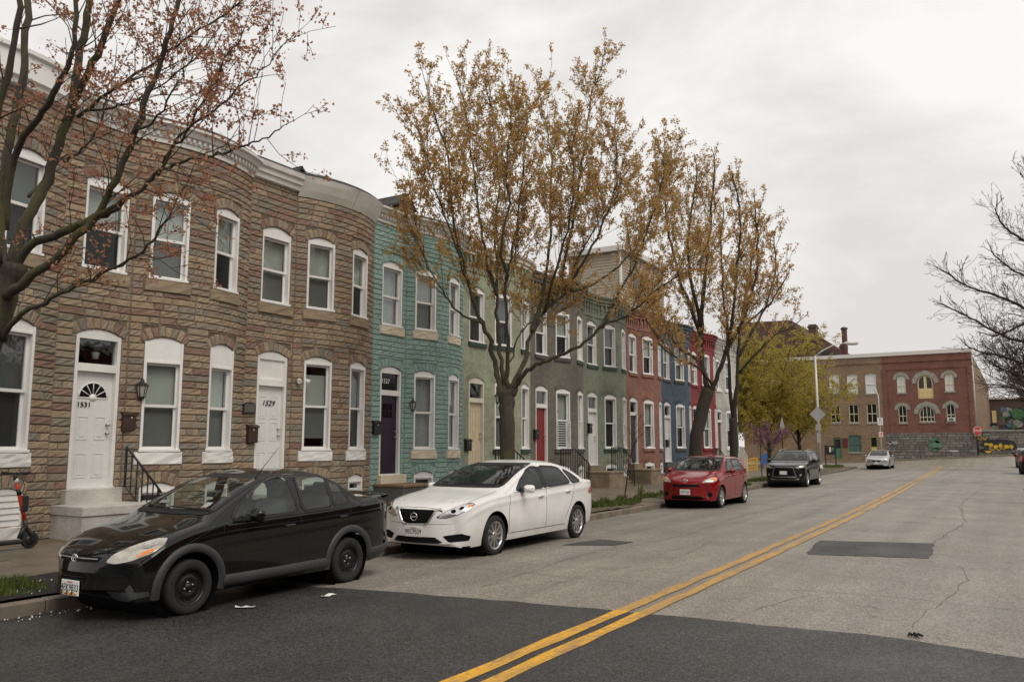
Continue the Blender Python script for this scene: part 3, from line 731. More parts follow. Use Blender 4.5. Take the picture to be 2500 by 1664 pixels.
h1531 = house(0, 'brown formstone row house with white door numbered 1531 and fan light', 'stone', STONE, MORTAR, 'dentil', 12, {'lo1': .36, 'lo2': .36, 'up0': .08}, {'up0': 'u', 'up1': 'f', 'up2': 'h', 'lo1': 'f', 'lo2': 'f'}, dict(leafm=LEAFW, num='1531'), WHITE, (PALESTONE, PALESTONE), CORN, 7.72, ST_R)
h1529 = house(1, 'brown formstone row house with white door numbered 1529 and bent metal cornice', 'stone', STONE, MORTAR, 'metal', 13, {'up0': .12}, {'up0': 'f', 'up1': 'f', 'up2': 'h', 'lo1': 't', 'lo2': 'g'}, dict(leafm=LEAFW, trans='panel'), WHITE, (PALESTONE, PALESTONE), CORN, 7.76, ST_R)
h1527 = house(2, 'teal painted formstone row house with dark purple door numbered 1527', 'stone', TEAL, TEALJ, 'dentil', 14, {}, {'up0': 'c', 'up1': 'f', 'up2': 'c', 'lo1': 'c', 'lo2': 'c'}, dict(leafm=LEAFP, leaf='glazed', trans='black'), CREAMSILL, (GREYSTEP, BROWNSTEP), CORN, 7.76, ST_2)
house(3, 'sage green painted brick row house with cream door behind the tree trunk', 'brick', SAGE, None, 'corbel', 15, {}, {'up0': 'g', 'lo1': 'f', 'lo2': 'g', 'up1': 'g'}, dict(leafm=LEAFC, frame=CREAMW, knob=BRASS), GREENSILL, (GREYSTEP, GREYSTEP), CREAMW, 7.76, ST_2)
house(4, 'charcoal painted brick row house with red door', 'brick', CHAR, None, 'corbel', 16, {}, {'up0': 'h', 'lo2': 'f', 'up1': 'u'}, dict(leafm=LEAFR, leaf='plain'), GREYSILL, (GREYSTEP, GREYSTEP), CHAR, 7.6, ST_2, bars='lo1')
house(5, 'grey green painted brick row house with white door and iron railing', 'brick', SAGE2, None, 'corbel', 17, {}, {'up0': 'g', 'up1': 'g', 'lo1': 'g', 'lo2': 'f'}, dict(leafm=LEAFW), GREENSILL, (TANSTEP, TANSTEP), SAGE2, 7.5, ST_2)
house(6, 'bare red brick row house with dark door', 'brick', REDB, None, 'corbel', 18, {}, {'up0': 'u', 'up1': 'h', 'lo1': 'f', 'lo2': 'g'}, dict(leafm=LEAFD, leaf='plain'), REDB, (TANSTEP, TANSTEP), REDB, 7.5, ST_2)
house(7, 'slate blue painted brick row house with white door', 'brick', BLUE, None, 'corbel', 19, {}, {'up1': 'f', 'lo1': 'h'}, dict(leafm=LEAFW), GREYSILL, (GREYSTEP, GREYSTEP), BLUE, 7.5, ST_2)
house(8, 'crimson painted brick row house behind the leaning tree', 'brick', REDP, None, 'corbel', 20, {}, {'up1': 'f', 'lo1': 'f'}, dict(leafm=LEAFD, leaf='plain'), REDP, (TANSTEP, TANSTEP), REDP, 7.5, ST_2)
house(9, 'white painted brick end row house with brown door', 'brick', WHTB, None, 'corbel', 21, {}, {'up1': 'f', 'lo1': 'h'}, dict(leafm=LEAFB, leaf='plain'), WHITE, (TANSTEP, TANSTEP), WHTB, 7.6, ST_2)
BLKNUM = M('black_numerals', (.01, .01, .01), .5)
def child(root, nm): return [c for c in root.children if c.name.split('.')[0] == nm][0]
text_on('1531', .125, (-.092, -.165, 1.485), FACE_X, BLKNUM, child(h1531, 'door'), depth=.006, sx=1.1)
text_on('1529', .17, (-.090, -.02, 1.70), FACE_X, BLKNUM, child(h1529, 'door'), depth=.006, shear=.3, sx=1.1)
text_on('1527', .17, (-.093, -.12, 2.47), FACE_X, WHITE, child(h1527, 'door'), depth=.002)
BRK = brickm('chimney_brick', (.22, .06, .045), (.15, .05, .04), (.16, .13, .11))
for (px, py, X, nm) in ((712, 402, -16.0, 'gabled brick chimney above the bent metal cornice'), (975, 470, -16.0, 'gabled brick chimney above the teal house cornice')):
    p = at_x(px, py, X); root = empty('chimney', (X, p.y, 7.6), 0, nm, 'chimney', 'gabled chimneys')
    h = p.z - 7.6; mb = MB(); mb.prism([(-.02, 0), (.62, 0), (.62, h - .32), (.3, h - .06), (-.02, h - .32)], -1.6, 0, 'x'); mb.build('stack', BRK, root)
    for s_ in (-1, 1):
        mb = MB(); a, b = (.3 - s_ * .02, h - .03), (.3 + s_ * .48, h - .46); o_ = .07
        mb.prism([a, b, (b[0], b[1] + o_), (a[0], a[1] + o_)], -1.75, .1, 'x'); mb.build('roof_slope', ROOFM, root)

# ================================================================== trees
def bark(name, c, moss, amt=.5):
    m, n, l, b = nt(name); P = posn(n)
    st = n.new('ShaderNodeMapping'); st.inputs['Scale'].default_value = (1, 1, .22); l.new(P, st.inputs['Vector'])
    rg = noise(n, l, st.outputs[0], 34, 6, .7, .6)
    k = ramp(n, l, rg, [(.3, sc(c, .55)), (.7, sc(c, 1.35))])
    f = ramp(n, l, noise(n, l, P, 2.3, 6, .65), [(.45, 0.0), (.62, amt)])
    k = mixc(n, l, f, k, moss); l.new(k, b.inputs['Base Color']); b.inputs['Roughness'].default_value = .9; bump(n, l, b, rg, .8, .02); return m
def leafm(name, cols, trans=.35):
    m, n, l, b = nt(name); r = n.new('ShaderNodeNewGeometry').outputs['Random Per Island']
    k = ramp(n, l, r, [(i / max(1, len(cols) - 1), c) for i, c in enumerate(cols)])
    l.new(k, b.inputs['Base Color']); b.inputs['Roughness'].default_value = .6
    t = n.new('ShaderNodeBsdfTranslucent'); l.new(k, t.inputs['Color']); x = n.new('ShaderNodeMixShader'); x.inputs[0].default_value = trans
    l.new(b.outputs[0], x.inputs[1]); l.new(t.outputs[0], x.inputs[2]); l.new(x.outputs[0], n['Material Output'].inputs['Surface']); return m
BARK1 = bark('mossy_bark', (.05, .039, .03), (.085, .085, .02), .6); BARK2 = bark('dark_bark', (.04, .031, .024), (.045, .045, .015), .45); BARK3 = bark('bare_twigs', (.05, .035, .03), (.05, .04, .03), .1)
RUST = leafm('rust_leaves', [(.44, .20, .12), (.50, .25, .14), (.38, .19, .11), (.46, .21, .12)], .55)
OLIVE = leafm('rust_olive_leaves', [(.54, .31, .14), (.50, .35, .11), (.57, .31, .16), (.44, .34, .10), (.60, .38, .15)], .6)
YGREEN = leafm('yellow_green_leaves', [(.48, .38, .07), (.42, .35, .06), (.54, .43, .09), (.34, .29, .05)], .6)
PINK = leafm('redbud_blossom', [(.22, .08, .15), (.28, .11, .20), (.18, .06, .11)])
GRASSM = leafm('grass_blades', [(.07, .11, .02), (.10, .15, .025), (.13, .17, .035), (.09, .09, .03)], .25)
FRESH = leafm('fresh_leaves', [(.12, .16, .03), (.16, .19, .04)])
class Tree:
    def __init__(s, name, label, loc, seed, leaf=None, barkm=None, lsize=.05, group='street trees', cat='tree', lpc=(4, 7)):
        s.root = empty(name, loc, 0, label, cat, group); s.o = Vector(loc); s.rnd = random.Random(seed); s.tw = MB(); s.lv = []; s.lf = []
        s.leaf, s.bark, s.ls, s.lpc = leaf, barkm or BARK2, lsize, lpc
    def rv(s): return Vector((s.rnd.gauss(0, 1), s.rnd.gauss(0, 1), s.rnd.gauss(0, 1)))
    def limb(s, pts, r0, r1, name='limb', n=9, wob=.03, parent=True):
        P = [Vector(p) - s.o for p in pts]; out = []
        for i in range(len(P) - 1):                 # Catmull-Rom
            a, b, c, d = P[max(i - 1, 0)], P[i], P[i + 1], P[min(i + 2, len(P) - 1)]
            for k in range(4):
                t = k / 4; out.append(.5 * ((2 * b) + (c - a) * t + (2 * a - 5 * b + 4 * c - d) * t * t + (3 * b - a - 3 * c + d) * t ** 3))
        out.append(P[-1])
        for i in range(1, len(out) - 1): out[i] = out[i] + s.rv() * wob
        m = len(out); rad = [(r0 + (r1 - r0) * (i / (m - 1)) ** .5) * s.rnd.uniform(.93, 1.08) for i in range(m)]
        mb = MB(); mb.tube(out, rad, n); mb.build(name, s.bark, s.root)
        return out, rad
    def cluster(s, p, n=None):
        for _ in range(n or s.rnd.randint(*s.lpc)):
            q = p + s.rv() * s.ls * .6; a = s.rv().normalized(); b = a.cross(s.rv()).normalized(); L = s.ls * s.rnd.uniform(.7, 1.3); w = L * .38
            i = len(s.lv); c = a.cross(b) * L * .15
            s.lv += [q, q + a * L * .5 + b * w + c, q + a * L, q + a * L * .5 - b * w + c]; s.lf.append((i, i + 1, i + 2, i + 3))
    def twig(s, p, d, L, r, lvl, up, kids, leafgap, spread=.6, bend=.14, ratio=.55, minr=.0025):
        n = max(3, min(9, int(L / .22))); pts = [p]; d = d.normalized()
        for i in range(n):
            d = (d + s.rv() * bend + Vector((0, 0, up))).normalized(); pts.append(pts[-1] + d * L / n)
        rad = [max(minr, r * (1 - .72 * i / n)) for i in range(n + 1)]
        s.tw.tube(pts, rad, 5 if r > .015 else 3, False)
        if lvl > 0:
            k = max(1, int(kids[0] * L + s.rnd.random()))
            for j in range(k):
                t = .18 + .8 * (j + s.rnd.random()) / k; i = min(n - 1, int(t * n)); q = pts[i].lerp(pts[i + 1], t * n - i)
                dd = (pts[i + 1] - pts[i]).normalized() + s.rv() * spread
                s.twig(q, dd, L * ratio * s.rnd.uniform(.6, 1.2) * (1.15 - .5 * t), max(minr, rad[i] * .55), lvl - 1, up, kids[1:] or kids, leafgap, spread, bend, ratio, minr)
        if s.leaf and lvl <= 1:
            t = .35 if lvl else .12
            while t <= 1.001:
                i = min(n - 1, int(t * n)); q = pts[i].lerp(pts[i + 1], t * n - i); s.cluster(q); t += leafgap / L * s.rnd.uniform(.6, 1.5)
            s.cluster(pts[-1])
    def dress(s, L, spacing, length, r, lvl, up, kids, leafgap, t0=.25, out=.8, **kw):
        pts, rad = L; acc = 0; m = len(pts); nxt = spacing * s.rnd.random()
        tot = sum((pts[i + 1] - pts[i]).length for i in range(m - 1))
        for i in range(m - 1):
            seg = (pts[i + 1] - pts[i]); acc2 = acc + seg.length
            while nxt < acc2:
                f = nxt / tot
                if f > t0:
                    q = pts[i].lerp(pts[i + 1], (nxt - acc) / seg.length); side = s.rv(); tg = seg.normalized(); side = (side - tg * side.dot(tg)).normalized()
                    s.twig(q, tg * .8 + side * out + Vector((0, 0, .35 if up > 0 else 0)), length * s.rnd.uniform(.55, 1.15) * (1.1 - .4 * f), min(r, rad[i] * .6), lvl, up, kids, leafgap, **kw)
                nxt += spacing * s.rnd.uniform(.5, 1.5)
            acc = acc2
        s.twig(pts[-1], pts[-1] - pts[-2], length * .55, rad[-1], lvl, up, kids, leafgap, **kw)
    def done(s):
        if s.tw.f: s.tw.build('twigs', s.bark, s.root, kind='stuff')
        if s.lf:
            mb = MB(); mb.v = [tuple(v) for v in s.lv]; mb.f = s.lf; mb.m = [0] * len(s.lf); mb.sm = [False] * len(s.lf); mb.build('crown', s.leaf, s.root, kind='stuff')
        return s.root
def D(d0, pts): return [at_d(p[0], p[1], d0 + (p[2] if len(p) > 2 else 0)) for p in pts]

# ---- large tree at the left edge -------------------------------------------
d0 = 9.3
t = Tree('street_tree', 'large mossy tree with rust leaves at the left edge of the street', (at_d(-120, 1400, d0).x, at_d(-120, 1400, d0).y, .07), 31, RUST, BARK1, .038, lpc=(4, 6))
k = d0 / 2000
trunk = t.limb([t.o + Vector((0, 0, -.15)), t.o + Vector((.02, 0, .5))] + D(d0, [(-92, 1000), (-46, 840), (2, 720), (28, 640)]), .34, .17, 'trunk', 14, .012)
kw = dict(spread=.75, bend=.22, ratio=.5, minr=.003)
spec = [
 ([(22,690),(40,597),(77,516,.1),(115,440,.2),(153,325,.2),(180,230,.2),(199,115,.3),(214,38,.3),(226,-60,.3),(240,-300,.4)], 24, 13),
 ([(160,300,.2),(190,230,.1),(226,153,0),(260,77,-.1),(290,0,-.1),(330,-150,-.2)], 18, 9),
 ([(15,690),(0,597,.2),(2,497,.3),(19,383,.4),(38,287,.5),(57,153,.6),(69,0,.7),(90,-200,.8)], 24, 13),
 ([(10,560,.3),(34,383,.2),(92,290,-.1),(130,230,-.3),(165,160,-.4),(185,80,-.5),(190,-80,-.5)], 16, 8),
 ([(-10,640,-.2),(-30,500,-.4),(-20,330,-.6),(20,180,-.7),(45,20,-.8),(60,-150,-.8)], 20, 9),
 ([(30,680),(71,600,-.1),(134,576,-.3),(192,553,-.4),(233,528,-.5)], 15, 15),
 ([(20,720,-.1),(60,690,-.3),(134,634,-.4),(187,576,-.5),(233,528,-.5),(268,459,-.6),(306,383,-.6),(344,287,-.7),(383,172,-.7),(413,77,-.8),(436,0,-.8),(470,-140,-.9)], 19, 8),
 ([(240,530,-.5),(268,520,-.5),(337,470,-.6),(383,425,-.7),(440,396,-.8),(497,386,-.9),(545,377,-1),(594,357,-1.1),(645,340,-1.2),(690,308,-1.2)], 11, 2.2),
 ([(10,830),(40,775,-.2),(110,738,-.4),(192,695,-.5),(250,668,-.6),(312,635,-.7),(375,580,-.8),(410,532,-.9),(435,480,-.9)], 12, 3),
 ([(190,285,.2),(277,219,-.1),(384,147,-.4),(446,103,-.5),(536,45,-.7),(594,0,-.8),(660,-60,-.9)], 7.5, 2.5),
 ([(200,275,.2),(270,262,.1),(330,245,0),(400,200,-.1),(470,150,-.2),(520,90,-.3)], 6, 2),
 ([(384,428,-.6),(428,357,-.7),(473,286,-.8),(527,196,-.9),(553,140,-1),(600,60,-1)], 6, 2),
 ([(400,400,-.6),(440,330,-.8),(518,275,-.9),(590,210,-1),(640,170,-1.1),(690,110,-1.1)], 6, 1.8),
 ([(330,320,-.7),(370,300,-.8),(420,225,-.9),(450,170,-.9),(480,120,-1)], 6, 2),
 ([(70,480,.2),(120,420,.6),(160,380,.8),(200,370,.9),(240,300,1)], 6, 2),
 ([(155,395,0),(190,372,0),(225,340,0),(250,290,0),(262,230,0),(280,170,0)], 6, 2.5),
]
for j, (pts, w0, w1) in enumerate(spec):
    L = t.limb(D(d0, pts), w0 * k * .74, w1 * k * .62, 'limb', 9 if w0 > 10 else 7, .012)
    if j in (0, 2, 4, 5): t.dress(L, .45, .9, .012, 2, .02, (2.2, 3.0), .24, .3, .9, **kw)
    else: t.dress(L, .105 if w0 < 9 else .15, 1.0, .008, 2, .03, (2.9, 3.2), .19, .22, .8, **kw)
t.done()

# ---- middle tree -----------------------------------------------------------
b = at_x(1238, 1120, -9.95); d0 = (b - CAM).dot(Vector((-math.sin(YAW), math.cos(YAW), 0))); k = d0 / 2000
t = Tree('street_tree', 'tall vase-shaped tree with rust and olive leaves behind the white sedan', (b.x, b.y, .07), 32, OLIVE, BARK1, .052, lpc=(6, 10))
t.limb([t.o + Vector((0, 0, -.15)), t.o + Vector((.0, 0, .4))] + D(d0, [(1238, 1040), (1234, 985), (1233, 950)]), 24 * k, 17 * k, 'trunk', 14, .012)
kw = dict(spread=.42, bend=.10, ratio=.52, minr=.004)
spec = [
 ([(1234,1030),(1228,985),(1216,930),(1206,882),(1192,819,-.2),(1170,775,-.3),(1148,712,-.5),(1134,659,-.6),(1117,592,-.7),(1105,525,-.8),(1097,404,-.9),(1082,348,-1),(1053,260,-1.1),(1040,209,-1.1)], 13, 2),
 ([(1180,790,-.3),(1130,770,-.8),(1094,730,-1.2),(1067,690,-1.5),(1040,640,-1.7),(1018,560,-1.8),(1002,470,-1.9)], 5, 1.5),
 ([(1145,700,-.5),(1120,620,-1),(1090,540,-1.2),(1060,460,-1.4),(1040,381,-1.6),(1020,318,-1.7)], 6, 1.5),
 ([(1234,1020),(1230,950),(1222,880,.3),(1214,800,.5),(1212,748,.7),(1215,659,.9),(1210,569,1),(1218,462,1.1),(1213,382,1.2),(1200,278,1.3),(1195,217,1.4)], 11, 2),
 ([(1213,720,.7),(1190,640,.9),(1175,560,1.1),(1160,450,1.2),(1150,357,1.3),(1140,279,1.4),(1120,209,1.4)], 7, 2),
 ([(1236,1020),(1237,945),(1240,860,-.3),(1239,792,-.5),(1233,730,-.7),(1237,681,-.8),(1250,614,-.9),(1264,540,-1),(1275,430,-1),(1285,349,-1),(1285,279,-1)], 10, 2),
 ([(1237,680,-.8),(1225,600,-1.2),(1240,500,-1.4),(1238,404,-1.5),(1245,326,-1.5),(1250,256,-1.6)], 6, 2),
 ([(1238,1030),(1243,975),(1258,926),(1282,882,.2),(1297,819,.4),(1326,766,.6),(1353,739,.8),(1384,708,1),(1410,640,1.2),(1440,580,1.4),(1486,500,1.6),(1530,420,1.7)], 13, 2),
 ([(1300,810,.4),(1320,740,.6),(1338,640,.8),(1343,506,1),(1347,382,1.1),(1334,313,1.2),(1320,240,1.2)], 9, 2),
 ([(1350,740,.8),(1372,670,1),(1396,551,1.2),(1419,417,1.3),(1428,348,1.4),(1441,243,1.4),(1463,186,1.4)], 9, 2),
 ([(1380,710,1),(1425,640,.7),(1465,560,.5),(1500,470,.3),(1505,388,.2),(1500,326,.2)], 7, 2),
 ([(1330,760,.6),(1360,650,-.2),(1385,560,-.5),(1400,450,-.7),(1390,357,-.8)], 7, 2),
 ([(1240,1040),(1248,985),(1262,940),(1282,909,-.2),(1309,891,-.4),(1349,873,-.7),(1393,855,-1),(1438,828,-1.2),(1480,790,-1.4),(1529,771,-1.5),(1564,740,-1.6),(1617,696,-1.7),(1678,662,-1.8),(1718,630,-1.8)], 12, 2),
 ([(1470,800,-1.4),(1510,720,-1.3),(1550,640,-1.2),(1580,560,-1.2),(1610,480,-1.1),(1620,404,-1.1)], 6, 1.5),
 ([(1393,708,1),(1450,690,1.2),(1510,650,1.4),(1560,590,1.5),(1600,500,1.6),(1620,420,1.6)], 7, 1.8),
 ([(1240,900,.3),(1262,830,.6),(1290,790,.9),(1330,780,1.1),(1370,760,1.3),(1400,740,1.4)], 4, 1.5),
]
for j, (pts, w0, w1) in enumerate(spec):
    L = t.limb(D(d0, pts), w0 * k * .8, w1 * k * .55, 'limb', 9, .018)
    t.dress(L, .105 if w0 > 8 else .095, 1.5, .008, 2, .10, (2.4, 2.6), .19, .30 if j != 12 else .52, .55, **kw)
t.done()

# ---- the leaning tree by the red car and the one beyond ----------------------
b = at_x(1692, 1110, -10.1); d0 = (b - CAM).dot(Vector((-math.sin(YAW), math.cos(YAW), 0))); k = d0 / 2000
t = Tree('street_tree', 'leaning dark-trunked tree with rust leaves behind the red hatchback', (b.x, b.y, .08), 33, OLIVE, BARK2, .066, lpc=(6, 10))
t.limb([t.o + Vector((0, 0, -.15)), t.o + Vector((.0, 0, .3))] + D(d0, [(1702, 1060), (1718, 990), (1730, 950)]), 19 * k, 15 * k, 'trunk', 12, .015)
kw = dict(spread=.42, bend=.10, ratio=.52, minr=.006)
spec = [
 ([(1730,960),(1716,900),(1712,840,.3),(1690,760,.5),(1660,680,.8),(1640,600,1),(1625,520,1.2),(1625,456,1.2)], 9, 2),
 ([(1712,840,.3),(1715,740,.2),(1725,640,.2),(1735,552,.2),(1740,472,.2),(1745,416,.2)], 8, 2),
 ([(1714,800,.3),(1690,700,-.5),(1680,592,-.9),(1690,504,-1),(1700,440,-1.1)], 6, 2),
 ([(1733,960),(1755,910,-.3),(1775,850,-.5),(1790,760,-.8),(1800,650,-1),(1808,552,-1.1),(1800,472,-1.1)], 8, 2),
 ([(1770,860,-.5),(1810,790,-.3),(1840,700,0),(1850,600,.2),(1845,520,.3)], 6, 2),
 ([(1705,880,.2),(1660,850,.8),(1610,790,1.4),(1575,720,1.8),(1550,640,2)], 5, 1.5),
 ([(1740,940,0),(1710,900,-1),(1665,880,-1.8),(1620,850,-2.3),(1590,800,-2.5)], 4, 1.5),
 ([(1780,830,-.5),(1835,780,-.8),(1880,740,-1),(1905,700,-1.1)], 4, 1.5)]
for j, (pts, w0, w1) in enumerate(spec):
    L = t.limb(D(d0, pts), w0 * k, w1 * k, 'limb', 7, .02); t.dress(L, .15, 1.7, .010, 2, .10, (2.1, 2.4), .22, .2, .6, **kw)
t.done()
b = at_x(1792, 1110, -10.6); d0 = (b - CAM).dot(Vector((-math.sin(YAW), math.cos(YAW), 0))); k = d0 / 2000
t = Tree('street_tree', 'slender forked dark tree in front of the white end house', (b.x, b.y, .08), 34, OLIVE, BARK2, .1, lpc=(3, 5))
t.limb([t.o + Vector((0, 0, -.15)), t.o + Vector((.0, 0, .3))] + D(d0, [(1792, 1060), (1790, 1020)]), 11 * k, 10 * k, 'trunk', 10, .015)
spec = [([(1790,1030),(1783,960,.2),(1778,880,.3),(1775,800,.4),(1765,700,.5),(1760,600,.6),(1765,536,.7)], 6, 2),
 ([(1791,1030),(1798,960,-.2),(1802,880,-.3),(1808,800,-.4),(1825,700,-.5),(1840,600,-.6),(1850,552,-.7)], 7, 2),
 ([(1803,870,-.3),(1840,800,-.2),(1875,730,0),(1895,650,.1),(1890,600,.2)], 5, 1.6), ([(1805,910,-.3),(1850,860,-.8),(1890,820,-1),(1930,800,-1.2)], 4, 1.4)]
for j, (pts, w0, w1) in enumerate(spec):
    L = t.limb(D(d0, pts), w0 * k, w1 * k, 'limb', 7, .02); t.dress(L, .26, 1.8, .014, 2, .10, (1.8, 2.1), .26, .3, .6, **dict(kw, minr=.008))
t.done()

# ---- yellow-green trees on the corner lot ------------------------------------
for (px, d0, top, sprd, seed, lab) in ((1790, 64, 715, 155, 41, 'yellow green tree behind the white end house'), (1875, 68, 725, 165, 42, 'broad yellow green tree on the corner lot behind the redbud'), (1950, 74, 800, 130, 43, 'drooping yellow green tree overlapping the tan brick facade'), (1735, 72, 770, 110, 47, 'yellow green tree farthest back above the crimson house')):
    b = at_d(px, 1100, d0); k = d0 / 2000; t = Tree('corner_tree', lab, (b.x, b.y, .1), seed, YGREEN, BARK2, .115, 'yellow green trees on the corner lot', lpc=(3, 6))
    t.limb([t.o + Vector((0, 0, -.2)), t.o + Vector((.1, 0, 1.5)), t.o + Vector((0, .1, 3))], .2, .15, 'trunk', 9, .03)
    H = 1.76 + (1089 - top) * k; n = 13
    for j in range(n):
        a = 2 * math.pi * j / n + t.rnd.uniform(-.2, .2); rr = sprd * k * t.rnd.uniform(.5, 1.0); zz = H * t.rnd.uniform(.62, .97); z0 = t.rnd.uniform(1.8, 3)
        p0 = t.o + Vector((0, 0, z0)); p3 = t.o + Vector((rr * math.cos(a), rr * math.sin(a), zz * (1 - .35 * (rr / (sprd * k)) ** 2)))
        L = t.limb([p0, p0.lerp(p3, .35) + Vector((0, 0, .8)), p0.lerp(p3, .7) + Vector((0, 0, .7)), p3], .07, .015, 'limb', 6, .06)
        t.dress(L, .27, 2.2, .02, 2, -.045, (1.8, 2.2), .26, .1, .9, spread=.7, bend=.16, ratio=.55, minr=.008)
    t.done()
# redbud and young trees
b = at_d(1878, 1110, 56); t = Tree('redbud_tree', 'small pink flowering redbud beside the diamond sign', (b.x, b.y, .1), 44, PINK, BARK3, .085, 'ornamental trees', lpc=(3, 5))
t.limb([t.o, t.o + Vector((.05, 0, .8)), t.o + Vector((0, 0, 1.3))], .1, .08, 'trunk', 8, .02)
for j in range(9):
    a = 2 * math.pi * j / 9; p = t.o + Vector((0, 0, 1.2)); e = p + Vector((1.35 * math.cos(a), 1.35 * math.sin(a), t.rnd.uniform(.9, 1.9)))
    L = t.limb([p, p.lerp(e, .5) + Vector((0, 0, .15)), e], .04, .01, 'limb', 6, .03); t.dress(L, .2, .7, .012, 1, .04, (2.5,), .14, .3, .8, spread=.6, bend=.15, ratio=.5, minr=.006)
t.done()
for (px, py, tx, ty, lab, leaf, seed) in ((1524, 1222, 1548, 1045, 'thin staked sapling in front of the red brick house', FRESH, 45), (1860, 1166, 1854, 1035, 'thin bare sapling on the verge left of the black utility car', FRESH, 46)):
    b = at_z(px, py, .06); dd = (b - CAM).dot(Vector((-math.sin(YAW), math.cos(YAW), 0))); t = Tree('young_tree', lab, (b.x, b.y, .04), seed, leaf, BARK2, .05, 'young street trees', lpc=(1, 3))
    L = t.limb([t.o, (t.o + at_d(tx, ty, dd)) / 2 + Vector((0, 0, .1)), at_d(tx, ty, dd)], .032, .012, 'trunk', 7, .015)
    t.dress(L, .2, .9, .01, 1, .06, (2.0,), .4, .3, .7, spread=.5, bend=.15, ratio=.5, minr=.006); t.done()

# ---- bare trees at the right edge ---------------------------------------------
d0 = 38.0; k = d0 / 2000
t = Tree('bare_tree', 'leafless tree reaching into the sky at the right edge', (at_d(2640, 1100, d0).x, at_d(2640, 1100, d0).y, .05), 51, None, BARK3, .05, 'bare trees on the right')
t.limb([t.o + Vector((0, 0, -.2)), t.o + Vector((0, 0, 1)), t.o + Vector((-.05, 0, 3))] + D(d0, [(2632, 850), (2620, 700)]), .3, .16, 'trunk', 10, .02)
spec = [([(2630,850),(2586,788),(2526,778),(2466,806,-.4),(2426,820,-.5)], 7, 2), ([(2620,800),(2586,788,.3),(2526,765,.5),(2471,735,.6),(2410,714,.8),(2353,694,1),(2306,663,1.1)], 7, 1.6),
 ([(2630,880),(2586,858,-.5),(2526,837,-.6),(2471,827,-.7),(2405,796,-.9),(2359,771,-1),(2316,750,-1)], 7, 1.6), ([(2620,720),(2586,662,.3),(2526,606,.5),(2481,575,.6),(2446,547,.7),(2431,512,.8)], 7, 1.6),
 ([(2620,700),(2596,622,-.4),(2556,542,-.5),(2516,472,-.6),(2506,422,-.6)], 6, 1.6), ([(2630,920),(2586,908,.6),(2526,898,.8),(2456,873,1),(2394,858,1.1),(2366,848,1.2)], 6, 1.6),
 ([(2640,960),(2586,968,-.8),(2526,958,-1),(2456,943,-1.2),(2421,938,-1.2)], 5, 1.6), ([(2630,800),(2596,728,-1),(2536,688,-1.3),(2476,662,-1.4),(2426,622,-1.4)], 5, 1.6), ([(2640,940),(2596,928,1.5),(2526,928,1.8),(2466,908,2),(2426,888,2.1)], 5, 1.6)]
for j, (pts, w0, w1) in enumerate(spec):
    L = t.limb(D(d0, pts), w0 * k, w1 * k, 'limb', 6, .02); t.dress(L, .09, 1.5, .014, 3, .01 if j > 4 else .04, (2.2, 2.2, 2.4), 1, .08, .75, spread=.5, bend=.14, ratio=.55, minr=.008)
t.done()
d0 = 58.0; k = d0 / 2000
t = Tree('bare_tree', 'darker leafless tree low at the right edge over the parked cars', (at_d(2600, 1105, d0).x, at_d(2600, 1105, d0).y, .05), 52, None, BARK3, .05, 'bare trees on the right')
t.limb([t.o + Vector((0, 0, -.2)), t.o + Vector((0, 0, 1.5)), t.o + Vector((-.1, 0, 3.5))], .3, .2, 'trunk', 9, .02)
for j in range(34):
    e = at_d(t.rnd.uniform(2395, 2620), t.rnd.uniform(820, 985), d0 + t.rnd.uniform(-2, 2)); p = t.o + Vector((-.1, 0, t.rnd.uniform(2.2, 3.6)))
    L = t.limb([p, p.lerp(e, .5) + Vector((0, 0, .5)), e], .09, .02, 'limb', 6, .04); t.dress(L, .24, 2.1, .02, 2, .02, (2.0, 2.4), 1, .15, .8, spread=.6, bend=.14, ratio=.55, minr=.011)
t.done()

# ---- grass and weeds in the planting pits ---------------------------------------
def grass(name, label, cx, cy, rx, ry, n, h, seed, zf=walk_z, m=None, wide=.006, clump=.25):
    rnd = random.Random(seed); mb = MB()
    for _ in range(n):
        a = rnd.uniform(0, 6.28); r = math.sqrt(rnd.random()); x, y = cx + rx * r * math.cos(a), cy + ry * r * math.sin(a)
        hh = h * rnd.uniform(.35, 1.1) * (.6 + .6 * math.sin(x * 7 + seed) * math.sin(y * 6)); hh = max(hh, h * .2); z = zf(x, y) + .005; b_ = rnd.uniform(0, 6.28); lx, ly = math.cos(b_) * hh * rnd.uniform(.1, .6), math.sin(b_) * hh * rnd.uniform(.1, .6); w = wide * rnd.uniform(.6, 1.5); px_, py_ = -math.sin(b_) * w, math.cos(b_) * w
        mb.add([(x - px_, y - py_, z), (x + px_, y + py_, z), (x + lx * .5 + px_ * .8, y + ly * .5 + py_ * .8, z + hh * .7), (x + lx, y + ly, z + hh), (x + lx * .5 - px_ * .8, y + ly * .5 - py_ * .8, z + hh * .7)], [(0, 1, 2, 3, 4)])
    return setp(mb.build(name, m or GRASSM), label, 'grass', kind='stuff')
p = at_z(-5, 1450, .08); grass('grass', 'bright grass tuft at the bottom left corner by the curb', p.x - .1, p.y + .1, .42, .45, 900, .16, 61)
for j, (px, py, rx, ry, n, h, lab) in enumerate(((1500, 1232, .4, 1.8, 2200, .22, 'weedy grass around the sapling behind the white sedan'), (1600, 1212, .3, 1.2, 900, .16, 'short grass beside the red hatchback'), (1860, 1172, .4, 2.8, 1500, .16, 'grass strip on the verge left of the black utility car'), (1830, 1185, .3, 1.6, 900, .13, 'grass patch on the verge behind the red hatchback'), (2035, 1140, .6, 3.5, 1600, .2, 'grass under the notice board'))):
    p = at_z(px, py, .07); grass('grass', lab, min(p.x, interp(CURBX, p.y) - .25 - rx), p.y, rx, ry, n, h, 62 + j, wide=.012)
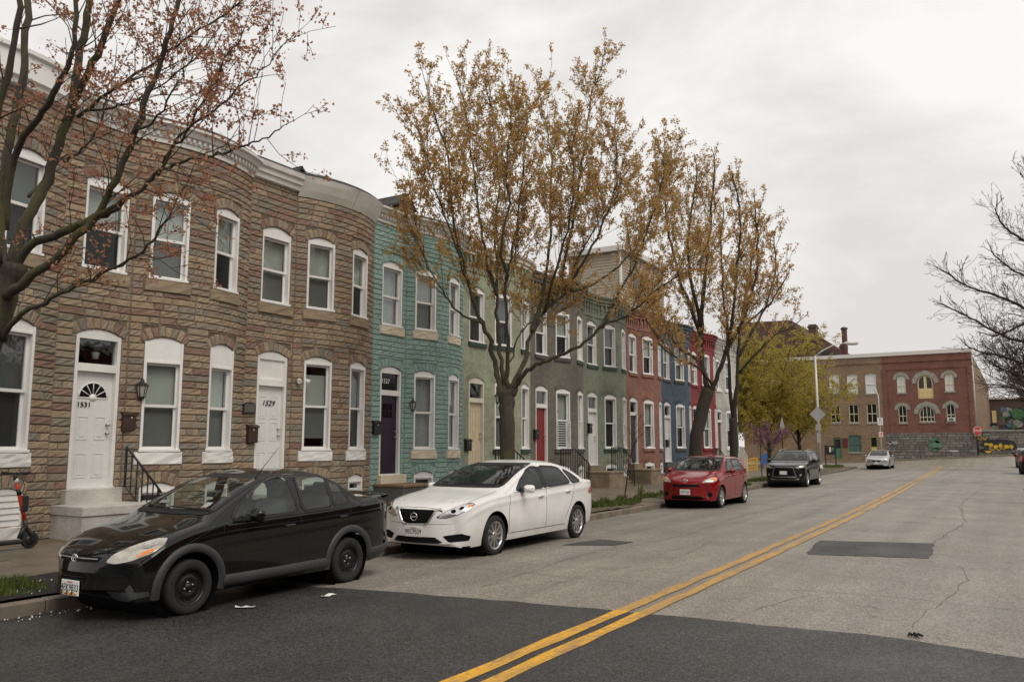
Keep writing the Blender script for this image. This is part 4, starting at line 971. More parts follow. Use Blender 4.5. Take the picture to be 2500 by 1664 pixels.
b = at_z(1565, 1218, .06); root = empty('iris_plant', (min(b.x, -9.6), b.y, walk_z(b.x, b.y)), 0, 'clump of sword-shaped iris leaves beside the sapling', 'plant')
rnd = random.Random(8)
for j in range(14):
    a = rnd.uniform(0, 6.28); L = rnd.uniform(.35, .62); lean = rnd.uniform(.05, .3); mb = MB(); x, y = .09 * math.cos(a * 3), .09 * math.sin(a * 5)
    mb.sheet([[(x + lean * L * t_ ** 2 * math.cos(a) - .022 * (1 - t_ ** 3) * math.sin(a), y + lean * L * t_ ** 2 * math.sin(a) + .022 * (1 - t_ ** 3) * math.cos(a), L * t_), (x + lean * L * t_ ** 2 * math.cos(a) + .022 * (1 - t_ ** 3) * math.sin(a), y + lean * L * t_ ** 2 * math.sin(a) - .022 * (1 - t_ ** 3) * math.cos(a), L * t_)] for t_ in (0, .3, .6, .85, 1)]); mb.build('leaf', GRASSM, root)

# ================================================================== vehicles
def M_paint(name, c, rough=.25, metal=0.0, coat=1.0, dirt=.0):
    m, n, l, b = nt(name); P = posn(n)
    k = ramp(n, l, noise(n, l, P, 2.2, 6, .6), [(.35, sc(c, 1.06)), (.7, sc(c, .9))])
    if dirt:
        z = n.new('ShaderNodeSeparateXYZ'); l.new(P, z.inputs[0])
        dd = math_(n, l, 'MULTIPLY', ramp(n, l, z.outputs[2], [(.15, 1.0), (.55, 0.0)]), ramp(n, l, noise(n, l, P, 7, 6, .7), [(.3, .2), (.7, 1.0)]))
        k = mixc(n, l, math_(n, l, 'MULTIPLY', dd, dirt), k, (.12, .105, .09))
    l.new(k, b.inputs['Base Color']); b.inputs['Roughness'].default_value = rough; b.inputs['Metallic'].default_value = metal
    b.inputs['Coat Weight'].default_value = coat; b.inputs['Coat Roughness'].default_value = .04; b.inputs['Specular IOR Level'].default_value = .3 if coat < .45 else .5
    dr = noise(n, l, P, 160, 2, .5); dp = ramp(n, l, dr, [(.66, 0.0), (.72, 1.0)]); bump(n, l, b, dp, .025, .003)   # rain beads
    return m
CARGLASS = M_glass('car_glass', (.78, .86, .82), .08, .03, .07)
TINTGLASS = M_glass('tinted_car_glass', (.22, .24, .25), .2, .03, .06)
TYRE = M('tyre_rubber', (.016, .016, .016), .85, var=.25, bstr=.2)
CHROME = M('chrome', (.7, .7, .69), .12, 1, var=.03)
ALLOY = M('alloy_rim', (.55, .55, .55), .3, .9, var=.06)
STEELW = M('black_steel_rim', (.012, .012, .013), .42, .3)
LAMPCL = M('headlight_lens', (.46, .43, .37), .1, .25, var=.25, scale=14, coat=1)
LAMPIN = M('lamp_chrome_bowl', (.75, .74, .72), .15, 1, var=.2, scale=20)
AMBER = M('amber_lens', (.75, .22, .03), .15, coat=1); REDLENS = M('red_lens', (.38, .012, .014), .12, coat=1)
GRILLB = M('grille_black', (.006, .006, .007), .8, spec=.15); SEAM = M('panel_gap', (.004, .004, .004), .9)
TRIMB = M('window_rubber', (.008, .008, .009), .5)
CLAD = M('grey_plastic_cladding', (.034, .035, .038), .55, var=.12, bstr=.15, bscale=150)
SEATM = M('seat_cloth', (.10, .095, .085), .9); DASHM = M('dashboard', (.03, .03, .03), .7)
PLATEW = M('number_plate', (.72, .72, .69), .4, var=.05); PLATET = M('plate_lettering', (.02, .02, .03), .5); PLATER = M('plate_red', (.45, .03, .03), .5); PLATEY = M('plate_yellow', (.7, .45, .05), .5)
def lin(pts, x): return float(np.interp(x, [p[0] for p in pts], [p[1] for p in pts]))
def smooth_tab(pts, x):
    """monotone-ish cubic through the points"""
    xs_ = [p[0] for p in pts]; zs = [p[1] for p in pts]
    if x <= xs_[0]: return zs[0]
    if x >= xs_[-1]: return zs[-1]
    i = max(0, min(len(xs_) - 2, int(np.searchsorted(xs_, x)) - 1))
    def sl(j):
        if j <= 0: return (zs[1] - zs[0]) / (xs_[1] - xs_[0])
        if j >= len(xs_) - 1: return (zs[-1] - zs[-2]) / (xs_[-1] - xs_[-2])
        a = (zs[j] - zs[j - 1]) / (xs_[j] - xs_[j - 1]); b = (zs[j + 1] - zs[j]) / (xs_[j + 1] - xs_[j])
        return 0 if a * b <= 0 else 2 * a * b / (a + b)
    h = xs_[i + 1] - xs_[i]; t = (x - xs_[i]) / h; m0, m1 = sl(i) * h, sl(i + 1) * h
    return (2*t**3-3*t**2+1)*zs[i] + (t**3-2*t**2+t)*m0 + (-2*t**3+3*t**2)*zs[i+1] + (t**3-t**2)*m1
def inpoly(p, poly):
    x, y = p; c = False; n = len(poly); j = n - 1
    for i in range(n):
        if (poly[i][1] > y) != (poly[j][1] > y) and x < (poly[j][0] - poly[i][0]) * (y - poly[i][1]) / (poly[j][1] - poly[i][1]) + poly[i][0]: c = not c
        j = i
    return c
def dens(poly, step, closed=True):
    out = []; n = len(poly)
    for i in range(n if closed else n - 1):
        a, b = Vector(poly[i]), Vector(poly[(i + 1) % n]); k = max(1, int((b - a).length / step + .5))
        for j in range(k): out.append(a.lerp(b, j / k))
    if not closed: out.append(Vector(poly[-1]))
    return out
def roundp(poly, r=.3, it=2):
    """corner cutting: softens a polygon"""
    p = [Vector(q) for q in poly]
    for _ in range(it):
        q = []
        for i in range(len(p)):
            a, b = p[i], p[(i + 1) % len(p)]; q += [a.lerp(b, r * .5), a.lerp(b, 1 - r * .5)]
        p = q
    return [(v.x, v.y) for v in p]
def offs(P, d, closed=True):
    n = len(P); out = []
    area = sum(P[i].x * P[(i + 1) % n].y - P[(i + 1) % n].x * P[i].y for i in range(n)) if closed else 1
    s = 1 if area > 0 else -1
    for i in range(n):
        a = P[(i - 1) % n] if closed or i > 0 else P[i]; b = P[(i + 1) % n] if closed or i < n - 1 else P[i]
        t = (b - a)
        if t.length < 1e-9: t = Vector((1, 0))
        t.normalize(); out.append(P[i] + Vector((t.y, -t.x)) * d * s)
    return out
class Car:
    def __init__(s, spec, root, paintm, nst=120, q=1.0):
        f = s.fx = spec.get('fx', 1.0)
        if f != 1 and not spec.get('done'):
            spec['L'] *= f; spec['axles'] = tuple(a * f for a in spec['axles']); spec['done'] = 1
            for k_ in ('top', 'bot', 'hw', 'belt'): spec[k_] = [(a * f, b) for a, b in spec[k_]]
        s.sp = spec; s.root = root; s.L = spec['L']; NB, NG, NT = int(14 * q), int(12 * q), int(14 * q)
        L = s.L; t = np.linspace(0, 1, nst)
        e = .5 - .5 * np.cos(np.pi * t); xs_ = L * (.55 * e + .45 * t)
        s.verts = []; rows = []
        for x in xs_:
            rows.append(s.section(float(x), NB, NG, NT))
        m = len(rows[0]); V = []
        for r in rows:
            for (X, Y, Z) in r: V.append((X, -Y, Z))
            for (X, Y, Z) in r[-2::-1]: V.append((X, Y, Z))
        w = 2 * m - 1; F = []
        for i in range(len(rows) - 1):
            for k in range(w - 1): F.append((i * w + k, i * w + k + 1, (i + 1) * w + k + 1, (i + 1) * w + k))
        for i in range(len(rows) - 1): F.append((i * w + w - 1, i * w, (i + 1) * w, (i + 1) * w + w - 1))
        for ri in (0, len(rows) - 1):               # bumper faces: grids that keep the plan curvature
            r = rows[ri]; x_ = float(xs_[ri]); wq = max(p[1] for p in r); b0 = len(V); nc = 13; wq = smooth_tab(spec['hw'], x_)
            ff = max(0, 1 - x_ / 1.0) ** 1.6; fr = max(0, 1 - (L - x_) / .8) ** 1.6
            for (X, Y, Z) in r:
                for j in range(nc):
                    y_ = Y * (2 * j / (nc - 1) - 1); q_ = min(1, abs(y_) / wq); V.append((x_ + spec.get('pf', .2) * q_ ** 2.4 * ff - spec.get('pr', .12) * q_ ** 2.4 * fr, y_, Z))
            for i in range(len(r) - 1):
                for j in range(nc - 1):
                    f_ = (b0 + i * nc + j, b0 + i * nc + j + 1, b0 + (i + 1) * nc + j + 1, b0 + (i + 1) * nc + j); F.append(f_ if ri else f_[::-1])
        s.V, s.F = V, F; s.bvh = BVHTree.FromPolygons([Vector(v) for v in V], F, epsilon=0.0)
        s.holes = []; s.paint = paintm
    def section(s, x, NB, NG, NT):
        sp = s.sp; zb, zt = lin(sp['bot'], x), smooth_tab(sp['top'], x); w = smooth_tab(sp['hw'], x)
        zs = min(smooth_tab(sp['belt'], x), zt - .012); zs = max(zs, zb + .05); zm = zb + (zs - zb) * sp.get('mid', .55)
        hc = max(zt - zs, .012); crown = min(hc, sp.get('crown', .12)); ze = zs + hc - crown
        ws = w * .975; pts = []
        for k in range(NB):
            z = zb + (zs - zb) * k / NB
            if z < zm: y = w * (1 - sp.get('low', .07) * ((zm - z) / (zm - zb)) ** 2)
            else: y = w - (w - ws) * ((z - zm) / (zs - zm)) ** 2
            y += sp.get('crease', .012) * math.exp(-((z - (zs - .12)) / .035) ** 2) * (1 if zs > .7 else 0)
            pts.append((y, z))
        we = ws - sp.get('tumble', .36) * (ze - zs) - (.012 if hc > .15 else .012 * hc / .15)
        for k in range(NG):
            t = k / NG; pts.append((ws + (we - ws) * (t + .10 * math.sin(math.pi * t) * (-1)), zs + (ze - zs) * t))
        n = sp.get('round', 2.7)
        for k in range(NT + 1):
            a = math.pi / 2 * k / NT; c, sn = max(math.cos(a), 0), math.sin(a)
            pts.append((we * c ** (2 / n), ze + (zt - ze) * sn ** (2 / n)))
        out = []; L = s.L
        ff = max(0, 1 - x / 1.0) ** 1.6; fr = max(0, 1 - (L - x) / .8) ** 1.6
        for (y, z) in pts:
            q = min(1, abs(y) / max(w, .01)); out.append((x + sp.get('pf', .2) * q ** 2.4 * ff - sp.get('pr', .12) * q ** 2.4 * fr, y, z))
        return out
    def hit(s, p, plane, side=1):
        if plane in ('side', 'top'): p = (p[0] * s.fx, p[1])
        if plane == 'side': o, d = Vector((p[0], side * 3, p[1])), Vector((0, -side, 0))
        elif plane == 'front': o, d = Vector((-3, p[0], p[1])), Vector((1, 0, 0))
        elif plane == 'rear': o, d = Vector((s.L + 3, p[0], p[1])), Vector((-1, 0, 0))
        else: o, d = Vector((p[0], p[1], 5)), Vector((0, 0, -1))
        h = s.bvh.ray_cast(o, d)
        if h[0] is None:
            h = s.bvh.find_nearest(o + d * (2.4 if plane == 'side' else 3.2))
        nrm = h[1]
        if nrm.dot(d) > 0: nrm = -nrm
        return h[0], nrm
    def decal(s, name, poly, plane, mat, off=.004, side=1, step=.05, parent=None, thick=0.0, push=0.0):
        P = dens(poly, step); nb = len(P); pts = list(P)
        x0, x1 = min(p.x for p in P), max(p.x for p in P); y0, y1 = min(p.y for p in P), max(p.y for p in P)
        for x in np.arange(x0 + step / 2, x1, step):
            for y in np.arange(y0 + step / 2, y1, step): pts.append(Vector((float(x), float(y))))
        v, e, f, *_ = geometry.delaunay_2d_cdt(pts, [(i, (i + 1) % nb) for i in range(nb)], [], 1, 1e-6)
        par = list(range(len(v)))                   # keep the one connected sheet
        def fd(i):
            while par[i] != i: par[i] = par[par[i]]; i = par[i]
            return i
        for q_ in f:
            for i in q_[1:]: par[fd(i)] = fd(q_[0])
        cnt = {}
        for q_ in f: cnt[fd(q_[0])] = cnt.get(fd(q_[0]), 0) + 1
        best = max(cnt, key=cnt.get); f = [q_ for q_ in f if fd(q_[0]) == best]; ids = sorted({i for q_ in f for i in q_}); ren = {i: k for k, i in enumerate(ids)}
        mb = MB(); vv = []
        for i in ids:
            h, n = s.hit(v[i], plane, side); vv.append(h + n * off)
        mb.add(vv, [tuple(ren[i] for i in q_) for q_ in f], True)
        if thick:
            ring = []
            for p in P:
                h, n = s.hit(p, plane, side); ring.append((h + n * off, h + n * (off - thick)))
            k = len(ring); mb.add([r[0] for r in ring] + [r[1] for r in ring], [(i, (i + 1) % k, k + (i + 1) % k, k + i) for i in range(k)])
        return mb.build(name, mat, parent or s.root)
    def ring(s, name, poly, plane, mat, inn, out, off=.006, side=1, step=.05, closed=True, parent=None, bulge=0.0, build=True, mb=None):
        P = dens(poly, step, closed); A, B = offs(P, out, closed), offs(P, -inn, closed); own = mb is None; mb = mb or MB(); rows = []
        for a, p, b in zip(A, P, B):
            ha, na = s.hit(a, plane, side); hb, nb_ = s.hit(b, plane, side)
            if bulge:
                hp, np_ = s.hit(p, plane, side); rows.append([ha + na * .001, ha.lerp(hp, .3) + na * (off + bulge * .8), hp + np_ * (off + bulge), hb.lerp(hp, .3) + nb_ * (off + bulge * .8), hb + nb_ * .001])
            else: rows.append([ha + na * off, hb + nb_ * off])
        if closed: rows.append(rows[0])
        mb.sheet(rows, True)
        return mb.build(name, mat, parent or s.root) if own else None
    def seam(s, lines, side, w=.0045, mat=None, name='panel_gap', plane='side'):
        mb = MB()
        for ln in lines: s.ring('', ln, plane, None, w, w, .0015, side, .06, False, mb=mb)
        mb.build(name, mat or SEAM, s.root)
    def glass(s, name, poly, plane, mat, side=1, trim=.022, zmin=0, trimm=None):
        s.holes.append(([tuple(p) for p in offs(dens(poly, .03), -.006)], plane, side))
        g_ = s.decal(name, poly, plane, mat, .002, side, .06)
        s.ring('window_trim', poly, plane, trimm or TRIMB, .016, trim, .005, side, .04, parent=g_)
        return g_
    def finish(s, name='body'):
        sp = s.sp; V = [list(v) for v in s.V]; keep = []
        for f in s.F:
            c = [sum(s.V[i][k] for i in f) / len(f) for k in range(3)]; drop = False
            if len(f) == 4:
                for ax in sp['axles']:
                    if abs(c[1]) > .3 and (c[0] - ax) ** 2 + (c[2] - sp['r']) ** 2 < sp['ra'] ** 2: drop = True
                if not drop and s.holes:
                    a, b, d = (Vector(s.V[f[i]]) for i in (0, 1, 2)); n = (b - a).cross(d - a)
                    if n.dot(Vector((c[0] - s.L / 2, c[1], c[2] - .7))) < 0: n = -n
                    for poly, plane, side in s.holes:
                        if plane == 'side' and n.y * side > 0 and c[1] * side > .2 and inpoly((c[0] / s.fx, c[2]), poly): drop = True
                        if plane == 'front' and n.x < 0 and c[0] < s.L * .6 and inpoly((c[1], c[2]), poly): drop = True
                        if plane == 'rear' and n.x > 0 and c[0] > s.L * .5 and inpoly((c[1], c[2]), poly): drop = True
            if not drop: keep.append(f)
        ks = set(keep); used = {i for f in keep for i in f}; gone = {i for f in s.F if f not in ks for i in f}
        for i in used:
            v = V[i]
            for ax in sp['axles']:
                dx, dz = v[0] - ax, v[2] - sp['r']; r = math.hypot(dx, dz)
                if abs(v[1]) > .3 and r > 1e-5 and (r < sp['ra'] or (i in gone and r < sp['ra'] + .05)): v[0] = ax + dx / r * sp['ra']; v[2] = sp['r'] + dz / r * sp['ra']
        mb = MB(); low = [f for f in keep if len(f) == 4 and max(s.V[i][2] for i in f) < sp.get('valance', .235)]; ls = set(low)
        mb.add(V, [f for f in keep if f not in ls], True); mb.cur = 1; b0 = len(mb.v); mb.add(V, low, True); body = mb.build(name, [s.paint, GRILLB], s.root)
        for ax in sp['axles']:
            for sd_ in (-1, 1):
                mb = MB(); w = lin(sp['hw'], ax) - .015; ra = sp['ra'] - .004; arc = [R(-14 + 208 * k / 20) for k in range(21)]
                mb.sheet([[(ax + ra * math.cos(a), sd_ * y, sp['r'] + ra * math.sin(a)) for a in arc] for y in (w - .02, w - .34)], True)
                mb.add([(ax, sd_ * (w - .34), sp['r'])] + [(ax + ra * math.cos(a), sd_ * (w - .34), sp['r'] + ra * math.sin(a)) for a in arc], [(0, k, k + 1) for k in range(1, 21)])
                mb.build('wheel_well', GRILLB, s.root)
        return body
    def wheels(s, kind, rimm):
        sp = s.sp; r, wd = sp['r'], sp.get('tw', .185); rr = sp.get('rim', r * .66)
        def tyre():
            mb = MB(); h = wd / 2
            mb.lathe([(rr, -h * .8), (rr + .012, -h * .95), (r * .86, -h * 1.02), (r * .95, -h * .93), (r * .99, -h * .75), (r, -h * .4), (r, h * .4), (r * .99, h * .75), (r * .95, h * .93), (r * .86, h * 1.02), (rr + .012, h * .95), (rr, h * .8)], 40, 'y')
            for a in (-.35, 0, .35): pass
            return mb.mesh('tyre', TYRE)
        def rim():
            mb = MB(); h = wd / 2   # outer face towards -y
            mb.lathe([(rr + .004, -h * .93), (rr - .012, -h * .9), (rr - .02, -h * .6), (rr - .03, h * .7), (0, h * .7)], 36, 'y')
            if kind == 'steel':
                mb.lathe([(rr - .022, -h * .5), (rr * .78, -h * .35), (rr * .6, -h * .62), (rr * .45, -h * .7), (rr * .36, -h * .55), (0.04, -h * .5), (.035, -h * .75), (0, -h * .75)], 36, 'y')
            else:
                ns = {'alloy10': 10, 'alloy5': 5, 'alloy7': 7}[kind]
                mb.lathe([(0.055, -h * .2), (.055, -h * .72), (.04, -h * .8), (0, -h * .8)], 20, 'y')
                for k in range(ns):
                    a = 2 * math.pi * k / ns; tw = .18 if kind == 'alloy10' else 0; wd_ = .019 if ns > 7 else .034
                    for (r0, r1) in ((.045, rr - .006),):
                        p0 = Vector((r0 * math.cos(a), 0, r0 * math.sin(a))); p1 = Vector((r1 * math.cos(a + tw), 0, r1 * math.sin(a + tw))); t = (p1 - p0).normalized(); nn = Vector((-t.z, 0, t.x))
                        q_ = [p0 - nn * wd_, p0 + nn * wd_, p1 + nn * wd_ * .8, p1 - nn * wd_ * .8]
                        mb.add([(v.x, -h * (.72 if j < 2 else .86), v.z) for j, v in enumerate(q_)] + [(v.x, -h * .35, v.z) for v in q_], [(0, 1, 2, 3), (0, 4, 5, 1), (1, 5, 6, 2), (2, 6, 7, 3), (3, 7, 4, 0)])
            return mb.mesh('rim', rimm)
        def hub():
            mb = MB(); h = wd / 2; mb.lathe([(rr * .8, h * .2), (rr * .8, h * .1), (0, h * .1)], 28, 'y')
            if kind == 'steel':
                for k in range(4):
                    a = 2 * math.pi * k / 4 + .3; mb.lathe([(.011, -h * .3), (.011, -h * .66), (0, -h * .7)], 8, 'y', (.052 * math.cos(a), 0, .052 * math.sin(a)))
                mb.cur = 1
                for k in range(10):
                    a = 2 * math.pi * k / 10; mb.lathe([(.017, -h * .515), (0, -h * .52)], 8, 'y', (rr * .72 * math.cos(a), 0, rr * .72 * math.sin(a)))
            return mb.mesh('wheel', [STEEL, SEAM])
        tm, rm, hm = tyre(), rim(), hub()
        for ax in sp['axles']:
            for sd_ in (-1, 1):
                w = lin(sp['hw'], ax) - wd / 2 - sp.get('inset', .012)
                h = link(hm, 'wheel', s.root, (ax, sd_ * w, r), 0 if sd_ < 0 else math.pi); link(tm, 'tyre', h); link(rm, 'rim', h)
    def cabin(s, x0, x1, zf, zseat, w, dash):
        x0, x1, dash = x0 * s.fx, x1 * s.fx, dash * s.fx
        mb = MB(); mb.box(x0 - .05, x1 + .3, -w, w, zf, zf + .04); mb.build('floor_pan', DASHM, s.root)
        mb = MB(); mb.bbox(dash - .25, dash + .12, -w, w, zf + .04, dash_z(s, dash), .05); mb.build('dashboard', DASHM, s.root)
        for xx in ((x0 + x1) / 2 - .15, x1 - .1):
            for yy in (-.36, .36):
                mb = MB(); mb.bbox(xx - .45, xx + .05, yy - .25, yy + .25, zf + .05, zseat - .38, .05)
                mb.prism([(xx - .05, zseat - .42), (xx + .09, zseat - .42), (xx + .27, zseat), (xx + .17, zseat + .01)], yy - .24, yy + .24, 'y'); mb.bbox(xx + .17, xx + .27, yy - .13, yy + .13, zseat + .03, zseat + .19, .03)
                mb.build('seat', SEATM, s.root)
        mb = MB(); c = Vector((dash + .3, -.36, dash_z(s, dash) - .06))
        mb.tube([c + Vector((.06 * math.sin(a), .18 * math.cos(a), .17 * math.sin(a))) for a in [2 * math.pi * k / 16 for k in range(17)]], .014, 6); mb.tube([c, c + Vector((-.3, 0, -.05))], .03, 6); mb.build('steering_wheel', DASHM, s.root)
    def mirror(s, x, z, paintm, glassm=None, ln=.17, hz=.13):
        for sd_ in (-1, 1):
            h, n = s.hit((x + .03, z - .04), 'side', sd_); y = abs(h.y); x = x * (s.fx if sd_ < 0 else 1)
            mb = MB(); mb.smooth = True
            prof = [(0.0, .02), (.35, .8), (.7, 1.0), (1.0, .92)]; rows = []
            for t, f in prof:
                rows.append([(x - .07 + .13 * t, sd_ * (y + .06 + ln / 2 + ln / 2 * f * math.copysign(abs(math.cos(a)) ** .6, math.cos(a))), z + hz / 2 * f * math.copysign(abs(math.sin(a)) ** .6, math.sin(a))) for a in [2 * math.pi * k / 20 for k in range(21)]])
            mb.sheet(rows, True); m_ = mb.build('side_mirror', paintm, s.root)
            mb = MB(); mb.add([rows[-1][k] for k in range(20)], [tuple(range(20))]); mb.build('mirror_glass', GRILLB, m_)
            mb = MB(); mb.prism([(x - .02, z - .06), (x + .1, z - .06), (x + .08, z + .01), (x, z + .01)], min(sd_ * (y - .03), sd_ * (y + .08)), max(sd_ * (y - .03), sd_ * (y + .08)), 'y'); mb.build('mirror_arm', BLACKP, m_)
    def handles(s, spots, mat, w=.16):
        for (x, z) in spots:
            for sd_ in (-1, 1):
                h, n = s.hit((x, z), 'side', sd_); mb = MB(); X = x * s.fx; y0_, y1_ = sorted((h.y - sd_ * .01, h.y + sd_ * .028)); mb.bbox(X - w / 2, X + w / 2, y0_, y1_, z - .015, z + .015, .008); mb.build('door_handle', mat, s.root)
    def plate(s, z, text, front=True, y=0.0, top='', art=False, x=None):
        h, n = s.hit((y, z), 'front' if front else 'rear'); xo = (x if x is not None else h.x) + (-.012 if front else .012)
        mb = MB(); mb.bbox(xo - .006, xo + .006, y - .155, y + .155, z - .077, z + .077, .004); p = mb.build('number_plate', PLATEW, s.root)
        rot = (math.pi / 2, 0, -math.pi / 2) if front else FACE_X; xf = xo - .0075 if front else xo + .0075
        if text: text_on(text, .098, (xf, y, z + .0), rot, PLATET, p, 'plate_lettering', .001, sx=.86)
        if top: text_on(top, .03, (xf, y, z + .06), rot, PLATER, p, 'plate_lettering', .001)
        if art:
            for k in range(9):
                mb = MB(); yy = y - .12 + k * .03; mb.box(min(xf, xf + .001), max(xf, xf + .001), yy, yy + .026, z - .07, z - .07 + .018 + .014 * ((k * 7) % 3)); mb.build('plate_art', (PLATER, PLATEY, PLATET)[k % 3], p)
    def wipers(s, pts):
        mb = MB()
        for a, b in pts:
            q = []
            for k in range(7):
                t = k / 6; h, n = s.hit((a[0] + (b[0] - a[0]) * t, a[1] + (b[1] - a[1]) * t), 'front'); q.append(h + n * .022)
            mb.tube(q, .009, 4)
        mb.build('wiper', BLACKP, s.root)
def dash_z(s, x): return smooth_tab(s.sp['belt'], x) + .0
def mirror2(poly): return [(-a, b) for a, b in poly][::-1]
def car_root(name, label, cat, X, Yf, z=0.0, rz=math.pi / 2, group='vehicles parked along the street'):
    return empty(name, (X, Yf, z), rz, label, cat, group)

# ---- black sedan in front ------------------------------------------------
BLACKPAINT = M_paint('black_car_paint', (.0035, .0035, .004), .08, 0, .44, .06)
XS = -7.66
sp = dict(fx=1.05, L=4.19, r=.29, ra=.365, rim=.19, axles=(.80, 3.17), tw=.18, mid=.5, low=.05, crown=.13, tumble=.40, pf=.24, pr=.12, crease=.008, round=2.5,
  top=[(0,.50),(.015,.59),(.06,.665),(.16,.735),(.35,.82),(.6,.905),(.9,.985),(1.04,1.035),(1.22,1.14),(1.45,1.265),(1.7,1.385),(1.95,1.462),(2.2,1.5),(2.5,1.505),(2.8,1.47),(3.0,1.40),(3.2,1.295),(3.36,1.185),(3.47,1.11),(3.6,1.085),(3.9,1.075),(4.08,1.06),(4.14,1.01),(4.175,.9),(4.19,.75)],
  bot=[(0,.33),(.03,.23),(.1,.19),(.4,.19),(1.1,.2),(2.8,.21),(3.6,.23),(4.0,.26),(4.12,.30),(4.19,.5)],
  hw=[(0,.62),(.04,.71),(.12,.77),(.3,.815),(.6,.828),(1.2,.83),(2.6,.83),(3.4,.82),(3.8,.79),(4.05,.73),(4.15,.66),(4.19,.55)],
  belt=[(0,.45),(.06,.56),(.2,.65),(.5,.78),(.9,.875),(1.2,.915),(2.0,.945),(2.8,.975),(3.4,1.0),(3.9,1.02),(4.1,.975),(4.19,.7)])
root = car_root('parked_car', 'black four-door sedan with grey plastic wheel-arch trim and black steel wheels', 'car', XS - .83, 5.13, -.03)
c = Car(sp, root, BLACKPAINT, 210, 1.9)
for sd_ in (-1, 1):
    c.glass('side_window', roundp([(1.30,.955),(2.20,.975),(2.27,1.0),(2.21,1.415),(2.06,1.42),(1.84,1.365),(1.60,1.23),(1.40,1.075)], .22), 'side', CARGLASS, sd_)
    c.glass('side_window', roundp([(2.35,.985),(2.84,1.005),(2.84,1.375),(2.74,1.415),(2.35,1.425)], .2), 'side', CARGLASS, sd_)
    c.glass('quarter_window', roundp([(2.88,1.015),(3.18,1.04),(3.13,1.16),(3.04,1.27),(2.88,1.37)], .25), 'side', CARGLASS, sd_)
    c.seam([[(1.18,.33),(1.16,.6),(1.20,.9)], [(2.30,.32),(2.31,.98)], [(3.20,1.0),(3.10,.78),(2.93,.55),(2.78,.4)], [(1.2,.33),(2.78,.33)], [(.62,.70),(1.0,.86),(1.2,.905)]], sd_)
    c.ring('belt_moulding', [(1.24,.90),(2.0,.925),(2.8,.955),(3.3,.985)], 'side', BLACKP, .012, .012, .002, sd_, .08, False, bulge=.006)
    for ax in sp['axles']:
        c.ring('arch_cladding', [((ax + (.365 + .045) * math.cos(R(a))) / c.fx, .29 + (.365 + .045) * math.sin(R(a))) for a in range(-10, 191, 10)], 'side', CLAD, .044, .05, .004, sd_, .05, False, bulge=.02)
    c.ring('sill_cladding', [(1.2,.285),(2.0,.285),(2.78,.295)], 'side', CLAD, .075, .05, .004, sd_, .08, False, bulge=.025)
    c.ring('bumper_cladding', [(3.58,.345),(3.85,.36),(4.1,.40)], 'side', CLAD, .06, .06, .004, sd_, .05, False, bulge=.015)
    c.decal('tail_light', roundp([(3.98,.78),(4.12,.76),(4.12,.99),(4.02,1.0)], .3), 'side', REDLENS, .006, sd_, .04)
    hl = [(.42,.605),(.46,.68),(.56,.765),(.66,.82),(.75,.825),(.79,.76),(.77,.685),(.66,.62),(.52,.59)]
    hl = roundp(hl, .3); hl = hl if sd_ > 0 else mirror2(hl)
    l_ = c.decal('headlight', hl, 'front', LAMPCL, .008, step=.035, thick=.012); c.ring('headlight_edge', hl, 'front', TRIMB, .004, .006, .004, 1, .03, parent=l_)
    am = [(.68,.645),(.75,.685),(.775,.735),(.70,.705)]; am = am if sd_ > 0 else mirror2(am)
    c.decal('turn_signal', am, 'front', AMBER, .0105, step=.03, parent=l_)
    bw = [(.69 + .05 * math.cos(R(a)), .765 + .038 * math.sin(R(a))) for a in range(0, 360, 24)]; bw = bw if sd_ > 0 else mirror2(bw)
    c.decal('lamp_bowl', bw, 'front', LAMPIN, .0107, step=.025, parent=l_)
    ch = [(.28,.30),(.42,.215),(.62,.215),(.78,.265),(.78,.31),(.55,.30)]; ch = ch if sd_ > 0 else mirror2(ch)
    c.decal('chin_cladding', ch, 'front', CLAD, .012, step=.05, thick=.02)
ws = roundp([(-.65,1.05),(.65,1.05),(.635,1.14),(.585,1.35),(.535,1.42),(-.535,1.42),(-.585,1.35),(-.635,1.14)], .15)
c.glass('windscreen', ws, 'front', CARGLASS, trim=.03)
c.glass('rear_window', roundp([(-.52,1.15),(.52,1.15),(.44,1.40),(-.44,1.40)], .2), 'rear', CARGLASS)
c.decal('grille', roundp([(-.33,.60),(.33,.60),(.36,.655),(-.36,.655)], .15), 'front', GRILLB, .004, step=.04)
c.ring('grille_bar', [(-.32,.632),(0,.632),(.32,.632)], 'front', STEEL, .006, .006, .004, 1, .05, False, bulge=.006)
c.decal('lower_intake', roundp([(-.40,.235),(.40,.235),(.36,.30),(-.36,.30)], .2), 'front', GRILLB, .004, step=.05)
h, n = c.hit((0, .632), 'front'); mb = MB()
for (a, b_) in ((.055, .038), (.022, .036), (.05, .016)):
    mb.tube([(h.x - .022, a * math.cos(t), .635 + b_ * math.sin(t) + (.012 if b_ == .016 else 0)) for t in [2 * math.pi * k / 20 for k in range(21)]], .005, 5)
mb.build('emblem', CHROME, root)
c.seam([[(.10,-.60),(.14,-.3),(.13,0),(.14,.3),(.10,.60)], [(.2,-.68),(.6,-.70),(1.0,-.70)], [(.2,.68),(.6,.70),(1.0,.70)]], 1, plane='top')
c.plate(.335, '4EK9833', True, 0, 'Choose', True, x=.0)
c.mirror(1.50, 1.0, BLACKPAINT, ln=.2, hz=.15); c.handles([(2.12, .83), (3.02, .87)], BLACKPAINT)
c.wipers([((-.62, 1.06), (.02, 1.075)), ((.0, 1.06), (.56, 1.09))])
c.cabin(1.5, 2.95, .3, 1.12, .7, 1.42); c.wheels('steel', STEELW); c.finish()
mb = MB(); mb.tube([(1.87, -.56, 1.39), (2.22, -.60, 1.78)], [.006, .0025], 5); mb.build('aerial', BLACKP, root)
